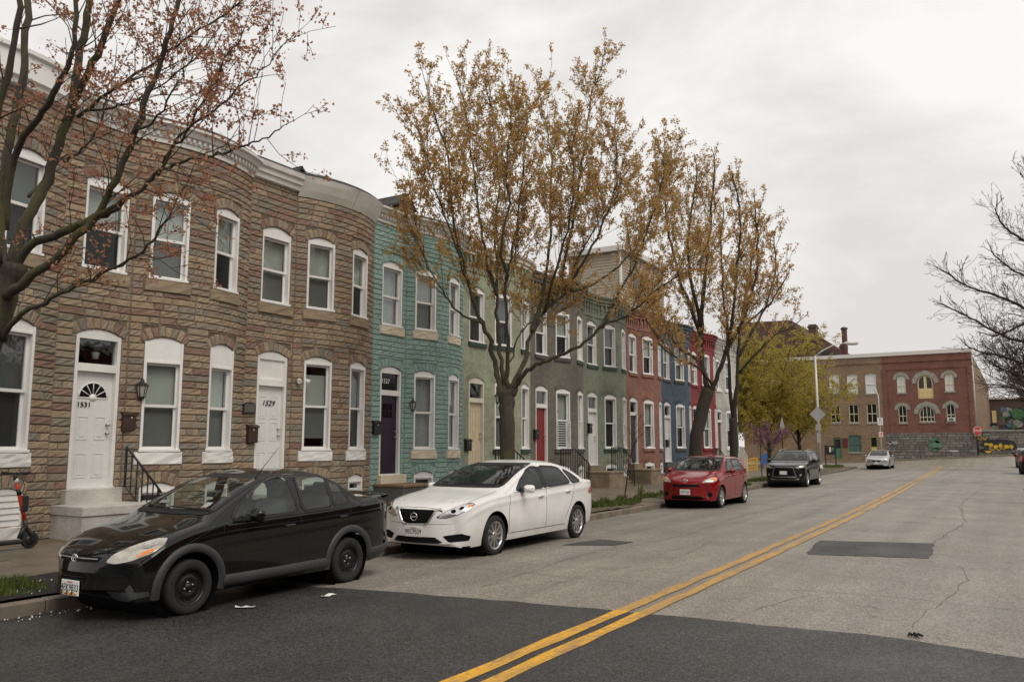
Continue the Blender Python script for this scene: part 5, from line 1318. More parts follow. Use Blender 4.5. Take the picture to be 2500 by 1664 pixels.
mb = MB(); rows = [[(x, y, 1.10 + dz - .05 * (abs(y) / .6) ** 4) for (x, dz) in ((4.09, .0), (4.21, .035), (4.34, .045), (4.35, .03), (4.26, .0))] for y in np.linspace(-.6, .6, 13)]; mb.sheet(rows, True); mb.build('spoiler', BLACKPAINT, root)
h, n = c.hit((-.47, 1.12), 'front'); mb = MB(); q = [c.hit(p, 'front')[0] + c.hit(p, 'front')[1] * -.006 for p in ((-.50, 1.09), (-.42, 1.09), (-.42, 1.15), (-.50, 1.15))]; mb.add(q, [(0, 1, 2, 3)]); mb.build('window_sticker', PLATEW, root)
mb = MB(); q = [c.hit(p, 'front')[0] + c.hit(p, 'front')[1] * -.004 for p in ((-.50, 1.075), (-.43, 1.075), (-.43, 1.10), (-.50, 1.10))]; mb.add(q, [(0, 1, 2, 3)]); mb.build('window_sticker', PLATER, root)

# ---- white sedan ----------------------------------------------------------
WHITEPAINT = M_paint('white_car_paint', (.80, .79, .775), .3, 0, .7, .2)
sp = dict(fx=1.09, L=4.62, r=.315, ra=.385, rim=.22, axles=(.93, 3.63), tw=.2, mid=.52, low=.07, crown=.13, tumble=.42, pf=.20, pr=.16, crease=.012, round=2.6,
  top=[(0,.60),(.012,.70),(.05,.775),(.14,.825),(.35,.885),(.7,.955),(1.05,1.015),(1.2,1.06),(1.45,1.17),(1.75,1.295),(2.05,1.395),(2.35,1.46),(2.65,1.492),(2.95,1.485),(3.25,1.445),(3.55,1.36),(3.8,1.245),(3.98,1.145),(4.1,1.105),(4.42,1.095),(4.53,1.07),(4.58,.96),(4.62,.75)],
  valance=.205,
  bot=[(0,.24),(.03,.2),(.1,.18),(.4,.18),(1.2,.2),(3.2,.2),(4.1,.24),(4.5,.28),(4.62,.48)],
  hw=[(0,.64),(.04,.73),(.12,.795),(.3,.85),(.65,.878),(1.2,.88),(3.0,.88),(3.8,.87),(4.2,.835),(4.45,.77),(4.57,.69),(4.62,.6)],
  belt=[(0,.54),(.05,.67),(.15,.755),(.4,.835),(.8,.905),(1.15,.935),(1.6,.955),(2.4,.985),(3.2,1.025),(3.8,1.06),(4.2,1.07),(4.45,1.03),(4.62,.7)])
root = car_root('parked_car', 'white four-door sedan with dark windows and ten-spoke alloy wheels', 'car', -7.46 - .915, 10.74, -.03); root.scale = (1.035, 1.04, 1.03)
c = Car(sp, root, WHITEPAINT, 200, 1.8)
for sd_ in (-1, 1):
    c.glass('side_window', roundp([(1.52,.985),(2.42,1.005),(2.40,1.37),(2.28,1.375),(2.06,1.315),(1.80,1.18)], .2), 'side', TINTGLASS, sd_, .014)
    c.glass('side_window', roundp([(2.50,1.01),(3.36,1.045),(3.14,1.33),(2.95,1.365),(2.50,1.385)], .18), 'side', TINTGLASS, sd_, .014); c.decal('door_pillar', [(2.405,1.0),(2.515,1.0),(2.515,1.375),(2.385,1.375)], 'side', TRIMB, .004, sd_, .05)
    c.glass('quarter_window', roundp([(3.42,1.055),(3.74,1.075),(3.50,1.22),(3.26,1.31)], .2), 'side', TINTGLASS, sd_, .02)
    c.ring('belt_moulding', [(1.45,.965),(2.4,.985),(3.3,1.025),(3.78,1.055)], 'side', CHROME, .006, .006, .004, sd_, .08, False, bulge=.004)
    c.seam([[(1.30,.30),(1.28,.6),(1.34,.93)], [(2.46,.30),(2.47,1.0)], [(3.52,1.06),(3.40,.78),(3.24,.55),(3.14,.42)], [(1.32,.31),(3.14,.31)]], sd_, .0055, M('white_panel_gap', (.06, .06, .06), .8))
    c.decal('tail_light', roundp([(4.05,.86),(4.16,.80),(4.30,.84),(4.44,.98),(4.30,1.02)], .25), 'side', REDLENS, .006, sd_, .04)
    hl = [(.38,.64),(.49,.71),(.65,.81),(.75,.85),(.82,.835),(.805,.765),(.69,.69),(.52,.635)]; hl = roundp(hl, .18); hl = hl if sd_ > 0 else mirror2(hl)
    l_ = c.decal('headlight', hl, 'front', LAMPIN, .007, step=.035, thick=.012); c.ring('headlight_edge', hl, 'front', GRILLB, .006, .006, .006, 1, .03, parent=l_)
    for bx, bz, br in ((.62, .735, .036), (.715, .78, .03)):
        bw = [(bx + br * math.cos(R(a)), bz + br * .8 * math.sin(R(a))) for a in range(0, 360, 30)]; bw = bw if sd_ > 0 else mirror2(bw); c.decal('lamp_bowl', bw, 'front', GRILLB, .0085, step=.02, parent=l_)
    am = [(.77,.77),(.805,.785),(.815,.83),(.78,.825)]; am = am if sd_ > 0 else mirror2(am); c.decal('turn_signal', am, 'front', AMBER, .0095, step=.03, parent=l_)
    fg = roundp([(.47,.36),(.74,.40),(.82,.36),(.80,.29),(.56,.265)], .15); fg = fg if sd_ > 0 else mirror2(fg); c.decal('fog_recess', fg, 'front', GRILLB, .005, step=.04)
    v = [(.43,.765),(.37,.75),(.25,.555),(.19,.53)]; v = v if sd_ > 0 else [(-a, b) for a, b in v]
    c.ring('grille_chrome', v, 'front', CHROME, .016, .016, .006, 1, .03, False, bulge=.012)
c.glass('windscreen', roundp([(-.69,1.075),(.69,1.075),(.675,1.16),(.605,1.36),(.56,1.41),(-.56,1.41),(-.605,1.36),(-.675,1.16)], .15), 'front', CARGLASS, trim=.03)
c.glass('rear_window', roundp([(-.55,1.17),(.55,1.17),(.45,1.40),(-.45,1.40)], .2), 'rear', TINTGLASS)
c.decal('grille', roundp([(-.36,.755),(-.22,.535),(.22,.535),(.36,.755)], .12), 'front', GRILLB, .004, step=.04)
c.ring('grille_chrome', [(-.21,.535),(0,.533),(.21,.535)], 'front', CHROME, .01, .01, .005, 1, .05, False, bulge=.006)
c.decal('lower_intake', roundp([(-.42,.245),(.42,.245),(.47,.265),(.36,.34),(-.36,.34),(-.47,.265)], .12), 'front', GRILLB, .005, step=.05)
h, n = c.hit((0, .645), 'front'); mb = MB()
mb.tube([(h.x - .022, .062 * math.cos(t), .645 + .058 * math.sin(t)) for t in [2 * math.pi * k / 24 for k in range(25)]], .008, 6); mb.bbox(h.x - .028, h.x - .014, -.072, .072, .633, .657, .004); mb.build('emblem', CHROME, root)
c.seam([[(.12,-.58),(.08,-.4),(.06,0),(.08,.4),(.12,.58)], [(.3,-.72),(.7,-.74),(1.15,-.72)], [(.3,.72),(.7,.74),(1.15,.72)]], 1, .004, M('white_panel_gap', (.06, .06, .06), .8), plane='top')
c.plate(.415, '9EC9529', True, 0, 'Maryland', x=-.005)
c.mirror(1.66, 1.02, WHITEPAINT, ln=.2, hz=.14); c.handles([(2.26, .86), (3.22, .90)], CHROME)
c.wipers([((-.58, 1.085), (.02, 1.095)), ((.0, 1.085), (.54, 1.11))])
c.cabin(1.65, 3.2, .3, 1.12, .74, 1.55); c.wheels('alloy10', ALLOY); c.finish()

# ---- red hatchback --------------------------------------------------------
REDPAINT = M_paint('red_car_paint', (.21, .004, .007), .15, 0, .44, .08)
sp = dict(L=3.93, r=.31, ra=.375, rim=.21, axles=(.80, 3.26), tw=.19, mid=.5, low=.06, crown=.13, tumble=.36, pf=.22, pr=.14, crease=.01, round=2.9,
  top=[(0,.60),(.02,.72),(.06,.79),(.18,.86),(.45,.94),(.8,1.02),(.95,1.06),(1.15,1.17),(1.45,1.34),(1.7,1.44),(1.95,1.495),(2.4,1.515),(2.9,1.50),(3.3,1.46),(3.5,1.41),(3.68,1.25),(3.80,1.08),(3.86,.95),(3.93,.75)],
  bot=[(0,.32),(.03,.24),(.1,.2),(.4,.2),(1.1,.21),(3.0,.22),(3.6,.25),(3.85,.3),(3.93,.5)],
  hw=[(0,.58),(.04,.69),(.12,.77),(.3,.83),(.6,.86),(1.2,.862),(3.0,.862),(3.5,.84),(3.75,.79),(3.93,.65)],
  belt=[(0,.55),(.06,.68),(.2,.78),(.5,.88),(.9,.95),(1.2,.985),(2.2,1.02),(3.0,1.06),(3.5,1.09),(3.75,1.05),(3.93,.7)])
root = car_root('parked_car', 'red hatchback parked beside the leaning tree', 'car', -7.42 - .86, 23.35, -.03)
c = Car(sp, root, REDPAINT, 130, 1.4)
for sd_ in (-1, 1):
    c.glass('side_window', roundp([(1.32,1.02),(2.12,1.04),(2.12,1.40),(1.86,1.40),(1.62,1.27)], .2), 'side', CARGLASS, sd_)
    c.glass('side_window', roundp([(2.22,1.045),(3.0,1.075),(3.05,1.3),(2.95,1.39),(2.22,1.405)], .2), 'side', CARGLASS, sd_)
    c.seam([[(1.15,.33),(1.14,.7),(1.2,.98)], [(2.17,.32),(2.18,1.03)], [(3.1,1.06),(3.02,.75),(2.88,.5)]], sd_)
    hl = roundp([(.46,.74),(.55,.83),(.70,.895),(.80,.88),(.82,.80),(.70,.745)], .2); hl = hl if sd_ > 0 else mirror2(hl)
    l_ = c.decal('headlight', hl, 'front', LAMPCL, .007, step=.04, thick=.012)
    am = [(.70,.80),(.80,.82),(.79,.87),(.70,.885)]; am = am if sd_ > 0 else mirror2(am); c.decal('turn_signal', am, 'front', AMBER, .0095, step=.03, parent=l_)
    c.decal('fog_recess', [((sd_ * .66) + .07 * math.cos(R(a)), .40 + .07 * math.sin(R(a))) for a in range(0, 360, 24)], 'front', GRILLB, .005, step=.04)
c.glass('windscreen', roundp([(-.71,1.09),(.71,1.09),(.60,1.43),(-.60,1.43)], .15), 'front', CARGLASS, trim=.03)
c.glass('rear_window', roundp([(-.5,1.15),(.5,1.15),(.44,1.38),(-.44,1.38)], .2), 'rear', CARGLASS)
c.decal('grille', roundp([(-.42,.615),(.42,.615),(.40,.69),(-.40,.69)], .2), 'front', GRILLB, .004, step=.05)
c.decal('lower_intake', roundp([(-.48,.25),(.48,.25),(.44,.36),(-.44,.36)], .2), 'front', GRILLB, .005, step=.05)
h, n = c.hit((0, .80), 'front'); mb = MB(); mb.tube([(h.x - .012 + .02 * math.sin(t), .06 * math.cos(t), .80 + .045 * math.sin(t)) for t in [2 * math.pi * k / 20 for k in range(21)]], .008, 5); mb.bbox(h.x - .02, h.x, -.05, .05, .79, .81, .004); mb.build('emblem', CHROME, root)
c.plate(.47, '1EF*S22', True, 0, x=-.005); c.mirror(1.42, 1.06, REDPAINT, ln=.18, hz=.14); c.handles([(1.98, .93), (2.92, .97)], REDPAINT)
c.wipers([((-.55, 1.12), (.05, 1.13)), ((.0, 1.12), (.52, 1.14))]); c.cabin(1.45, 2.9, .3, 1.15, .74, 1.35); c.wheels('alloy7', ALLOY); c.finish()

# ---- black sport utility --------------------------------------------------
SUVPAINT = M_paint('black_suv_paint', (.005, .005, .0055), .15, 0, .4, .08)
sp = dict(L=4.30, r=.35, ra=.42, rim=.25, axles=(.86, 3.53), tw=.22, mid=.5, low=.05, crown=.13, tumble=.34, pf=.24, pr=.14, crease=.012, round=2.8,
  top=[(0,.70),(.02,.83),(.06,.91),(.2,.97),(.6,1.05),(1.0,1.12),(1.15,1.18),(1.5,1.39),(1.8,1.53),(2.1,1.6),(2.6,1.63),(3.2,1.61),(3.7,1.55),(3.9,1.48),(4.08,1.27),(4.18,1.1),(4.25,.95),(4.30,.75)],
  bot=[(0,.35),(.03,.27),(.1,.23),(.4,.25),(1.2,.28),(3.0,.28),(3.8,.32),(4.2,.36),(4.30,.5)],
  hw=[(0,.62),(.04,.72),(.12,.80),(.3,.86),(.6,.885),(3.3,.885),(3.8,.86),(4.1,.81),(4.30,.7)],
  belt=[(0,.64),(.06,.78),(.2,.88),(.5,.97),(1.0,1.03),(1.4,1.06),(2.4,1.10),(3.4,1.16),(3.9,1.18),(4.1,1.1),(4.30,.7)])
def suv(root, paintm, trapez, glassm=CARGLASS, text='', tail=False):
    c = Car(sp, root, paintm, 110, 1.2)
    for sd_ in (-1, 1):
        c.glass('side_window', roundp([(1.55,1.09),(2.30,1.12),(2.30,1.50),(2.05,1.50),(1.82,1.38)], .2), 'side', glassm, sd_)
        c.glass('side_window', roundp([(2.40,1.125),(3.25,1.16),(3.25,1.48),(2.40,1.51)], .2), 'side', glassm, sd_)
        c.glass('quarter_window', roundp([(3.33,1.17),(3.75,1.21),(3.62,1.42),(3.33,1.47)], .2), 'side', glassm, sd_)
        c.seam([[(1.25,.42),(1.25,.8),(1.35,1.06)], [(2.35,.4),(2.36,1.12)], [(3.35,1.15),(3.25,.85),(3.1,.6)]], sd_)
        hl = roundp([(.44,.845),(.56,.88),(.78,.955),(.84,.94),(.83,.86),(.62,.81)], .2); hl = hl if sd_ > 0 else mirror2(hl)
        c.decal('headlight', hl, 'front', LAMPCL, .007, step=.04, thick=.012)
        c.decal('fog_light', [((sd_ * .69) + .045 * math.cos(R(a)), .53 + .045 * math.sin(R(a))) for a in range(0, 360, 30)], 'front', LAMPIN, .006, step=.04)
        tl = roundp([(.62,.82),(.80,.80),(.78,1.16),(.70,1.2)], .2); tl = tl if sd_ > 0 else mirror2(tl); c.decal('tail_light', tl, 'rear', REDLENS, .008, step=.05)
        c.decal('tail_light', roundp([(4.0,.85),(4.16,.82),(4.1,1.12),(4.02,1.16)], .2), 'side', REDLENS, .006, sd_, .05)
        mb = MB(); q = [c.hit((x, sd_ * .60), 'top')[0] + Vector((0, 0, dz)) for x, dz in ((1.95, .0), (2.05, .045), (2.6, .05), (3.2, .05), (3.6, .045), (3.68, .0))]; mb.tube(q, .016, 6); mb.build('roof_rail', STEEL, root)
    c.glass('windscreen', roundp([(-.74,1.19),(.74,1.19),(.63,1.54),(-.63,1.54)], .15), 'front', CARGLASS, trim=.03)
    c.glass('rear_window', roundp([(-.55,1.22),(.55,1.22),(.48,1.48),(-.48,1.48)], .2), 'rear', glassm)
    if trapez:
        tr = [(-.40,.86),(-.52,.44),(.52,.44),(.40,.86)]; c.decal('grille', tr, 'front', GRILLB, .004, step=.06); c.ring('grille_chrome', tr, 'front', STEEL, .012, .012, .006, 1, .05, bulge=.008)
        c.ring('bumper_bar', [(-.6,.33),(0,.32),(.6,.33)], 'front', STEEL, .03, .03, .004, 1, .06, False, bulge=.02)
        h, n = c.hit((0, .905), 'front'); mb = MB()
        for a in (90, 210, 330): mb.prism([(.0 + .0, .905)] + [(.045 * math.cos(R(a + d)) * f, .905 + .045 * math.sin(R(a + d)) * f) for d, f in ((-25, .62), (0, 1.1), (25, .62))], h.x - .03, h.x - .015, 'x')
        mb.build('emblem', CHROME, root)
    c.plate(.62, text, True, 0); c.plate(.85, '', False, 0)
    c.mirror(1.62, 1.15, paintm, ln=.2, hz=.17); c.handles([(2.14, 1.0), (3.12, 1.04)], paintm); c.cabin(1.7, 3.3, .4, 1.25, .74, 1.58); c.wheels('alloy5', ALLOY); c.finish()
suv(car_root('parked_car', 'black sport utility car with trapezoid grille parked beyond the red hatchback', 'car', -7.98 - .885, 37.9, -.03), SUVPAINT, True)

# ---- silver sedan, far ----------------------------------------------------
SILVER = M_paint('silver_car_paint', (.42, .42, .41), .35, .5, .8, .1)
sp2 = dict(L=4.86, r=.32, ra=.39, rim=.22, axles=(.95, 3.75), tw=.2, mid=.52, low=.06, crown=.13, tumble=.42, pf=.30, pr=.16, crease=.008, round=2.6,
  top=[(0,.55),(.02,.66),(.1,.74),(.4,.83),(.9,.93),(1.2,.99),(1.35,1.05),(1.7,1.22),(2.1,1.39),(2.4,1.45),(2.8,1.47),(3.2,1.45),(3.6,1.36),(4.0,1.2),(4.25,1.1),(4.6,1.07),(4.75,1.0),(4.86,.75)],
  bot=[(0,.3),(.03,.22),(.1,.18),(1.2,.2),(3.6,.2),(4.6,.27),(4.86,.48)], hw=[(0,.55),(.05,.68),(.15,.78),(.35,.85),(.7,.89),(3.8,.89),(4.4,.85),(4.7,.77),(4.86,.65)],
  belt=[(0,.48),(.06,.6),(.2,.68),(.6,.8),(1.1,.9),(1.6,.93),(2.6,.97),(3.6,1.02),(4.3,1.03),(4.7,.95),(4.86,.7)])
root = car_root('parked_car', 'silver sedan parked farthest up the street near the corner', 'car', -8.62 - .89, 71.9, 0)
c = Car(sp2, root, SILVER, 90, 1)
for sd_ in (-1, 1):
    c.glass('side_window', roundp([(1.62,.96),(2.55,.99),(2.5,1.36),(2.2,1.36),(1.95,1.22)], .2), 'side', CARGLASS, sd_); c.glass('side_window', roundp([(2.65,.99),(3.7,1.04),(3.35,1.32),(2.65,1.37)], .2), 'side', CARGLASS, sd_)
    hl = roundp([(.46,.60),(.56,.72),(.70,.77),(.80,.72),(.78,.62)], .2); hl = hl if sd_ > 0 else mirror2(hl); c.decal('headlight', hl, 'front', LAMPIN, .007, step=.05)
    c.decal('tail_light', roundp([(4.45,.8),(4.62,.8),(4.6,.98),(4.48,.98)], .2), 'side', REDLENS, .006, sd_, .05)
c.glass('windscreen', roundp([(-.66,1.04),(.66,1.04),(.54,1.38),(-.54,1.38)], .15), 'front', CARGLASS, trim=.03); c.glass('rear_window', roundp([(-.55,1.15),(.55,1.15),(.46,1.36),(-.46,1.36)], .2), 'rear', CARGLASS)
c.decal('grille', roundp([(-.36,.66),(-.28,.53),(.28,.53),(.36,.66)], .15), 'front', GRILLB, .004, step=.05); c.decal('lower_intake', roundp([(-.5,.24),(.5,.24),(.46,.32),(-.46,.32)], .2), 'front', GRILLB, .005, step=.06)
h, n = c.hit((0, .61), 'front'); mb = MB(); mb.tube([(h.x - .02, .06 * math.cos(t), .61 + .05 * math.sin(t)) for t in [2 * math.pi * k / 16 for k in range(17)]], .01, 5); mb.build('emblem', CHROME, root)
c.plate(.42, '', True, 0); c.mirror(1.75, 1.0, SILVER); c.handles([(2.4, .86), (3.4, .9)], SILVER); c.cabin(1.8, 3.4, .3, 1.1, .74, 1.7); c.wheels('alloy7', ALLOY); c.finish()

# ---- dark vehicles seen from behind at the right edge ----------------------
suv(car_root('parked_car', 'black utility car seen from behind with red tail light at the right edge', 'car', .17 + .885, 66.4, 0, -math.pi / 2), SUVPAINT, False, TINTGLASS)
GREYP = M_paint('grey_car_paint', (.05, .052, .055), .3, .3, .8)
suv(car_root('parked_car', 'dark grey utility car parked ahead of the one at the right edge', 'car', .02 + .885, 84.0, .02, -math.pi / 2), GREYP, False, TINTGLASS)

# ================================================================== buildings beyond
FY = 97.0
def zf(a, b): return (2000 + a / 3.92, 780 + b / 3.92)
def fx(a, b=900): return at_y(*zf(a, b), FY).x
def fz(a, b): return at_y(*zf(a, b), FY).z
TANB = brickm('tan_brick', (.24, .155, .09), (.19, .12, .07), (.24, .18, .13), .85, .5, .3)
DREDB = brickm('old_red_brick', (.20, .072, .05), (.155, .052, .038), (.17, .115, .09), .85, .5, .25)
GREYST = formstone('grey_rubble', [(.19, .18, .16), (.15, .14, .125), (.22, .205, .18), (.17, .15, .13)], .25)
GREYV = M('grey_arch_stone', (.27, .26, .23), .85, var=.2, scale=4, bstr=.5)
PALEY = M('pale_yellow_paint', (.62, .49, .24), .5, var=.06, dirt=.1); OLIVEW = M('cream_window_paint', (.55, .52, .38), .5, var=.06)
GRN = M('green_paint', (.07, .16, .10), .5, var=.1); GRNW = M('green_shutter', (.06, .12, .10), .5, var=.1); MAROON = M('maroon_board', (.09, .015, .02), .6); PARAP = M('parapet_coping', (.6, .58, .55), .6, var=.05)
DPANE = M('dark_window_pane', (.012, .014, .016), .08, var=.3); WPANE = M('white_roller_blind', (.62, .62, .60), .5, var=.05)
XL, XM, XR = -27.0, fx(625), at_y(2372, 900, FY).x
ZT = fz(1000, 330); ZST = fz(1000, 1083); 
def pmap(xo):
    return lambda u, d, z: (u - xo, -d, z)
def facade(root, ops, x0, x1, z0, z1, m):
    mb = MB(); strips(ops, [x0 + (x1 - x0) * k / 12 for k in range(13)], z0, z1, pmap(root.location.x), mb, .18); return mb.build('wall', m, root)
def far_window(root, o, fm, panem, cols=2, sill=None, blindm=None, fanlit=False):
    nm, uc, w, z0, zc, za = o; h = zc - z0; rise = za - zc; t = .07
    mb = MB()
    for s_ in (-1, 1): mb.box(min(s_ * w / 2, s_ * (w / 2 - t)), max(s_ * w / 2, s_ * (w / 2 - t)), .05, .17, 0, h)
    mb.box(-w / 2 + t, w / 2 - t, .05, .17, 0, t); mb.box(-w / 2 + t, w / 2 - t, .06, .16, h * .5 - .04, h * .5 + .04)
    ap = arch_poly(w, h, za - z0, 12); ai = [(x * (1 - 2 * t / w), h + (z - h) * (1 - t / max(rise, .12))) for x, z in ap]
    mb.sheet([[(x, .05, z) for x, z in ap], [(x, .05, z) for x, z in ai]]); mb.sheet([[(x, .05, z) for x, z in ai], [(x, .17, z) for x, z in ai]])
    for c_ in range(1, cols):
        x = -w / 2 + w * c_ / cols; mb.box(x - .03, x + .03, .07, .15, t, h + rise * (1 - (2 * x / w) ** 2) * .9)
    wd = mb.build('window', fm, root, (uc - root.location.x, 0, z0))
    for c_ in range(cols):
        for j, (a, b) in enumerate(((t, h * .5 - .04), (h * .5 + .04, None))):
            x0_, x1_ = -w / 2 + w * c_ / cols, -w / 2 + w * (c_ + 1) / cols
            if b is None:
                n_ = 6; top = [(x1_ + (x0_ - x1_) * k / n_) for k in range(n_ + 1)]; r_ = (w * w / 4 + rise * rise) / (2 * rise)
                poly = [(x0_, a), (x1_, a)] + [(x, za - z0 - r_ + math.sqrt(max(r_ * r_ - x * x, 0)) - .02) for x in top]
            else: poly = [(x0_, a), (x1_, a), (x1_, b), (x0_, b)]
            mb = MB(); mb.prism(poly, .125, .13, 'y'); mb.build('pane', panem, wd)
    if sill: mb = MB(); mb.box(-w / 2 - .1, w / 2 + .1, -.06, .1, -.16, -.003); mb.build('sill', sill, wd)
    return wd
def arch_ring(root, o, inner, depth_w, n, m, drop=0.0, prot=.06):
    nm, uc, w, z0, zc, za = o; r = inner; mb = MB(); cz = za - r; rnd = random.Random(int(uc * 10) % 97)
    a0 = -drop
    for k in range(n):
        t0, t1 = math.pi * k / n, math.pi * (k + 1) / n; R2 = r + depth_w * rnd.uniform(.93, 1.07) * (1.12 if k == n // 2 else 1)
        q = [(uc - r * math.cos(t0), cz + r * math.sin(t0)), (uc - r * math.cos(t1), cz + r * math.sin(t1)), (uc - R2 * math.cos(t1), cz + R2 * math.sin(t1)), (uc - R2 * math.cos(t0), cz + R2 * math.sin(t0))]
        mb.prism([(a - root.location.x, b) for a, b in q], -prot * rnd.uniform(.8, 1.1), .02, 'y')
    mb.build('stone_arch', m, root)
# --- red brick warehouse with arched windows
root = empty('brick_warehouse', (XM, FY, 0), 0, 'red brick warehouse with stone arched windows and yellow loading door', 'building')
def op(nm, a, b, top, bot, semi=True):
    x0, x1 = fx(a, bot), fx(b, bot); w = x1 - x0; zt_, zb_ = fz((a + b) / 2, top), fz((a + b) / 2, bot); return (nm, (x0 + x1) / 2, w, zb_, zt_ - (w / 2 if semi else .12), zt_)
ops = [op('u1', 748, 832, 530, 697), op('door', 948, 1098, 530, 753), op('u3', 1207, 1295, 512, 683), op('l1', 765, 845, 820, 985), op('l2', 965, 1108, 825, 975), op('l3', 1225, 1308, 805, 975)]
facade(root, ops, XM, XR, ZST, ZT, DREDB)
for o in ops:
    if o[0] == 'door': continue
    far_window(root, o, OLIVEW, WPANE if o[0] in ('u1', 'u3') else DPANE, 4 if o[0] == 'l2' else 2, GREYV); 
for o in ops:
    big = o[0] in ('door', 'l2'); arch_ring(root, o, o[2] / 2 + (.06 if not big else .12),   .32 if not big else .44, 9 if not big else 13, GREYV)
o = ops[1]; w, h = o[2], o[4] - o[3]
d = MB(); d.box(-w / 2, w / 2, .08, .16, 0, h * .62); ap = arch_poly(w, h, o[5] - o[3], 14); ai = [(x * .84, h + (z - h) * .86) for x, z in ap]
d.sheet([[(x, .08, z) for x, z in ap], [(x, .08, z) for x, z in ai]]); d.box(-w / 2, -w * .42, .08, .16, h * .62, h); d.box(w * .42, w / 2, .08, .16, h * .62, h); d.box(-.13, .13, .08, .16, h * .62, h + w * .44)
for s_ in (-1, 1):
    for q0, q1 in ((.1, .3), (.34, .56)): d.bbox(min(s_ * .12, s_ * (w / 2 - .1)), max(s_ * .12, s_ * (w / 2 - .1)), .06, .085, h * q0, h * q1, .015)
ld = d.build('loading_door', PALEY, root, (o[1] - XM, 0, o[3]))
for s_ in (-1, 1):
    n_ = 7; xs_ = [s_ * (.12 + (w * .42 - .12) * k / n_) for k in range(n_ + 1)]; mb = MB(); mb.prism([(xs_[0], h * .62), (xs_[-1], h * .62)] + [(x, h + math.sqrt(max((w * .42) ** 2 - x * x, 0))) for x in xs_[::-1]], .12, .13, 'y'); mb.build('pane', DPANE, ld)
W = XR - XM
for (za, zb, pr, m, nm) in ((ZT - .02, ZT + .38, .22, PARAP, 'coping'), (ZT - .75, ZT - .02, .1, DREDB, 'brick_cornice'), (ZT - 1.55, ZT - 1.4, .07, DREDB, 'string_course')):
    mb = MB(); mb.box(-.01 if nm != 'coping' else -9.6, W + (.1 if nm == 'coping' else 0), -pr, .0 if nm != 'coping' else .35, za, zb); mb.build(nm, m, root)
mb = MB(); mb.box(W - .42, W, -.08, 0, ZST, ZT - 1.55); mb.box(0, .4, -.08, 0, ZST, ZT - 1.55); mb.build('pilaster', DREDB, root)
mb = MB(); p0, p1 = (W, 0.0), (W + 2.9, 24)
mb.add([(W, .0, -1), (W + .9, 26, -1), (W + .9, 26, ZT - 2.0), (W, 0, ZT)], [(0, 1, 2, 3)]); mb.add([(-9.5, .36, ZT - .1), (W, .36, ZT - .1), (W + .9, 26, ZT - 2.0), (-9.5, 26, ZT - 2)], [(0, 1, 2, 3)]); mb.build('side_wall', TANB, root)
mb = MB(); mb.tube([(W + .1, -.04, ZT), (W + .1, -.04, 1)], .06, 6); mb.build('downpipe', STEEL, root)
rnd = random.Random(77); z = road_z(XM + 4, 97) - .5; mb0 = MB(); mb0.add([(-.1, .03, z), (W + .05, .03, z), (W + .05, .03, ZST), (-.1, .03, ZST)], [(0, 1, 2, 3)]); mb0.build('base_wall', MORTAR, root)
pm = pmap(XM)
while z < ZST - .05:
    hh = rnd.uniform(.22, .36); z1 = min(z + hh, ZST); u = XM
    while u < XR - .05:
        w_ = min(rnd.uniform(.35, .85), XR - u + .0); mb = MB(); stone_mesh(mb, [(u, z), (u + w_, z), (u + w_, z1), (u, z1)], pm, rnd, .05, .012, 3, 2); mb.build('stone', GREYST, root); u += w_
    z = z1
# spray paint on the base
GRAF = [M('spray_green', (.09, .17, .11), .7, var=.5, scale=3), M('spray_white', (.45, .45, .42), .7, var=.4, scale=3), M('spray_yellow', (.50, .32, .03), .6, var=.35, scale=2.5), M('spray_black', (.02, .02, .022), .7), M('spray_blue', (.08, .11, .17), .6, var=.3)]
def blob(root, cx, cz, rx, rz, m, seed, n=11, y=-.085, squig=False):
    rnd = random.Random(seed); mb = MB()
    if squig:
        p = [(cx - rx + 2 * rx * k / 8, y, cz + rz * math.sin(k * 1.9 + seed)) for k in range(9)]; mb.tube(p, .045, 5)
    else:
        pts = [(cx + rx * rnd.uniform(.6, 1.1) * math.cos(2 * math.pi * k / n), cz + rz * rnd.uniform(.6, 1.1) * math.sin(2 * math.pi * k / n)) for k in range(n)]; mb.prism(pts, y, y + .012, 'y')
    mb.build('graffiti', m, root)
gx = lambda a, b: (fx(a, b) - XM, fz(a, b))
for (a, b, rx, rz, m, sq) in ((1120, 1200, .75, .55, 0, 0), (1150, 1165, .5, .25, 0, 0), (1090, 1150, .4, .3, 0, 0), (1110, 1240, .6, .2, 0, 0), (690, 1185, .55, .14, 1, 1), (720, 1175, .3, .2, 1, 1), (1290, 1255, .5, .12, 1, 0)):
    p = gx(a, b); blob(root, p[0], p[1], rx, rz, GRAF[m], int(a), squig=bool(sq))
# air conditioner in the right window
o = ops[5]; ac = empty('air_conditioner', (o[1], FY - .12, o[3] + .02), 0, 'window air conditioner in the lower right arched window', 'air conditioner'); mb = MB(); mb.bbox(-.38, .38, -.15, .2, 0, .42, .02); mb.build('case', M('ac_case', (.55, .53, .48), .5), ac); mb = MB(); mb.box(-.2, .2, -.165, -.151, .08, .34); mb.build('vent', M('ac_vent', (.12, .12, .12), .6), ac)
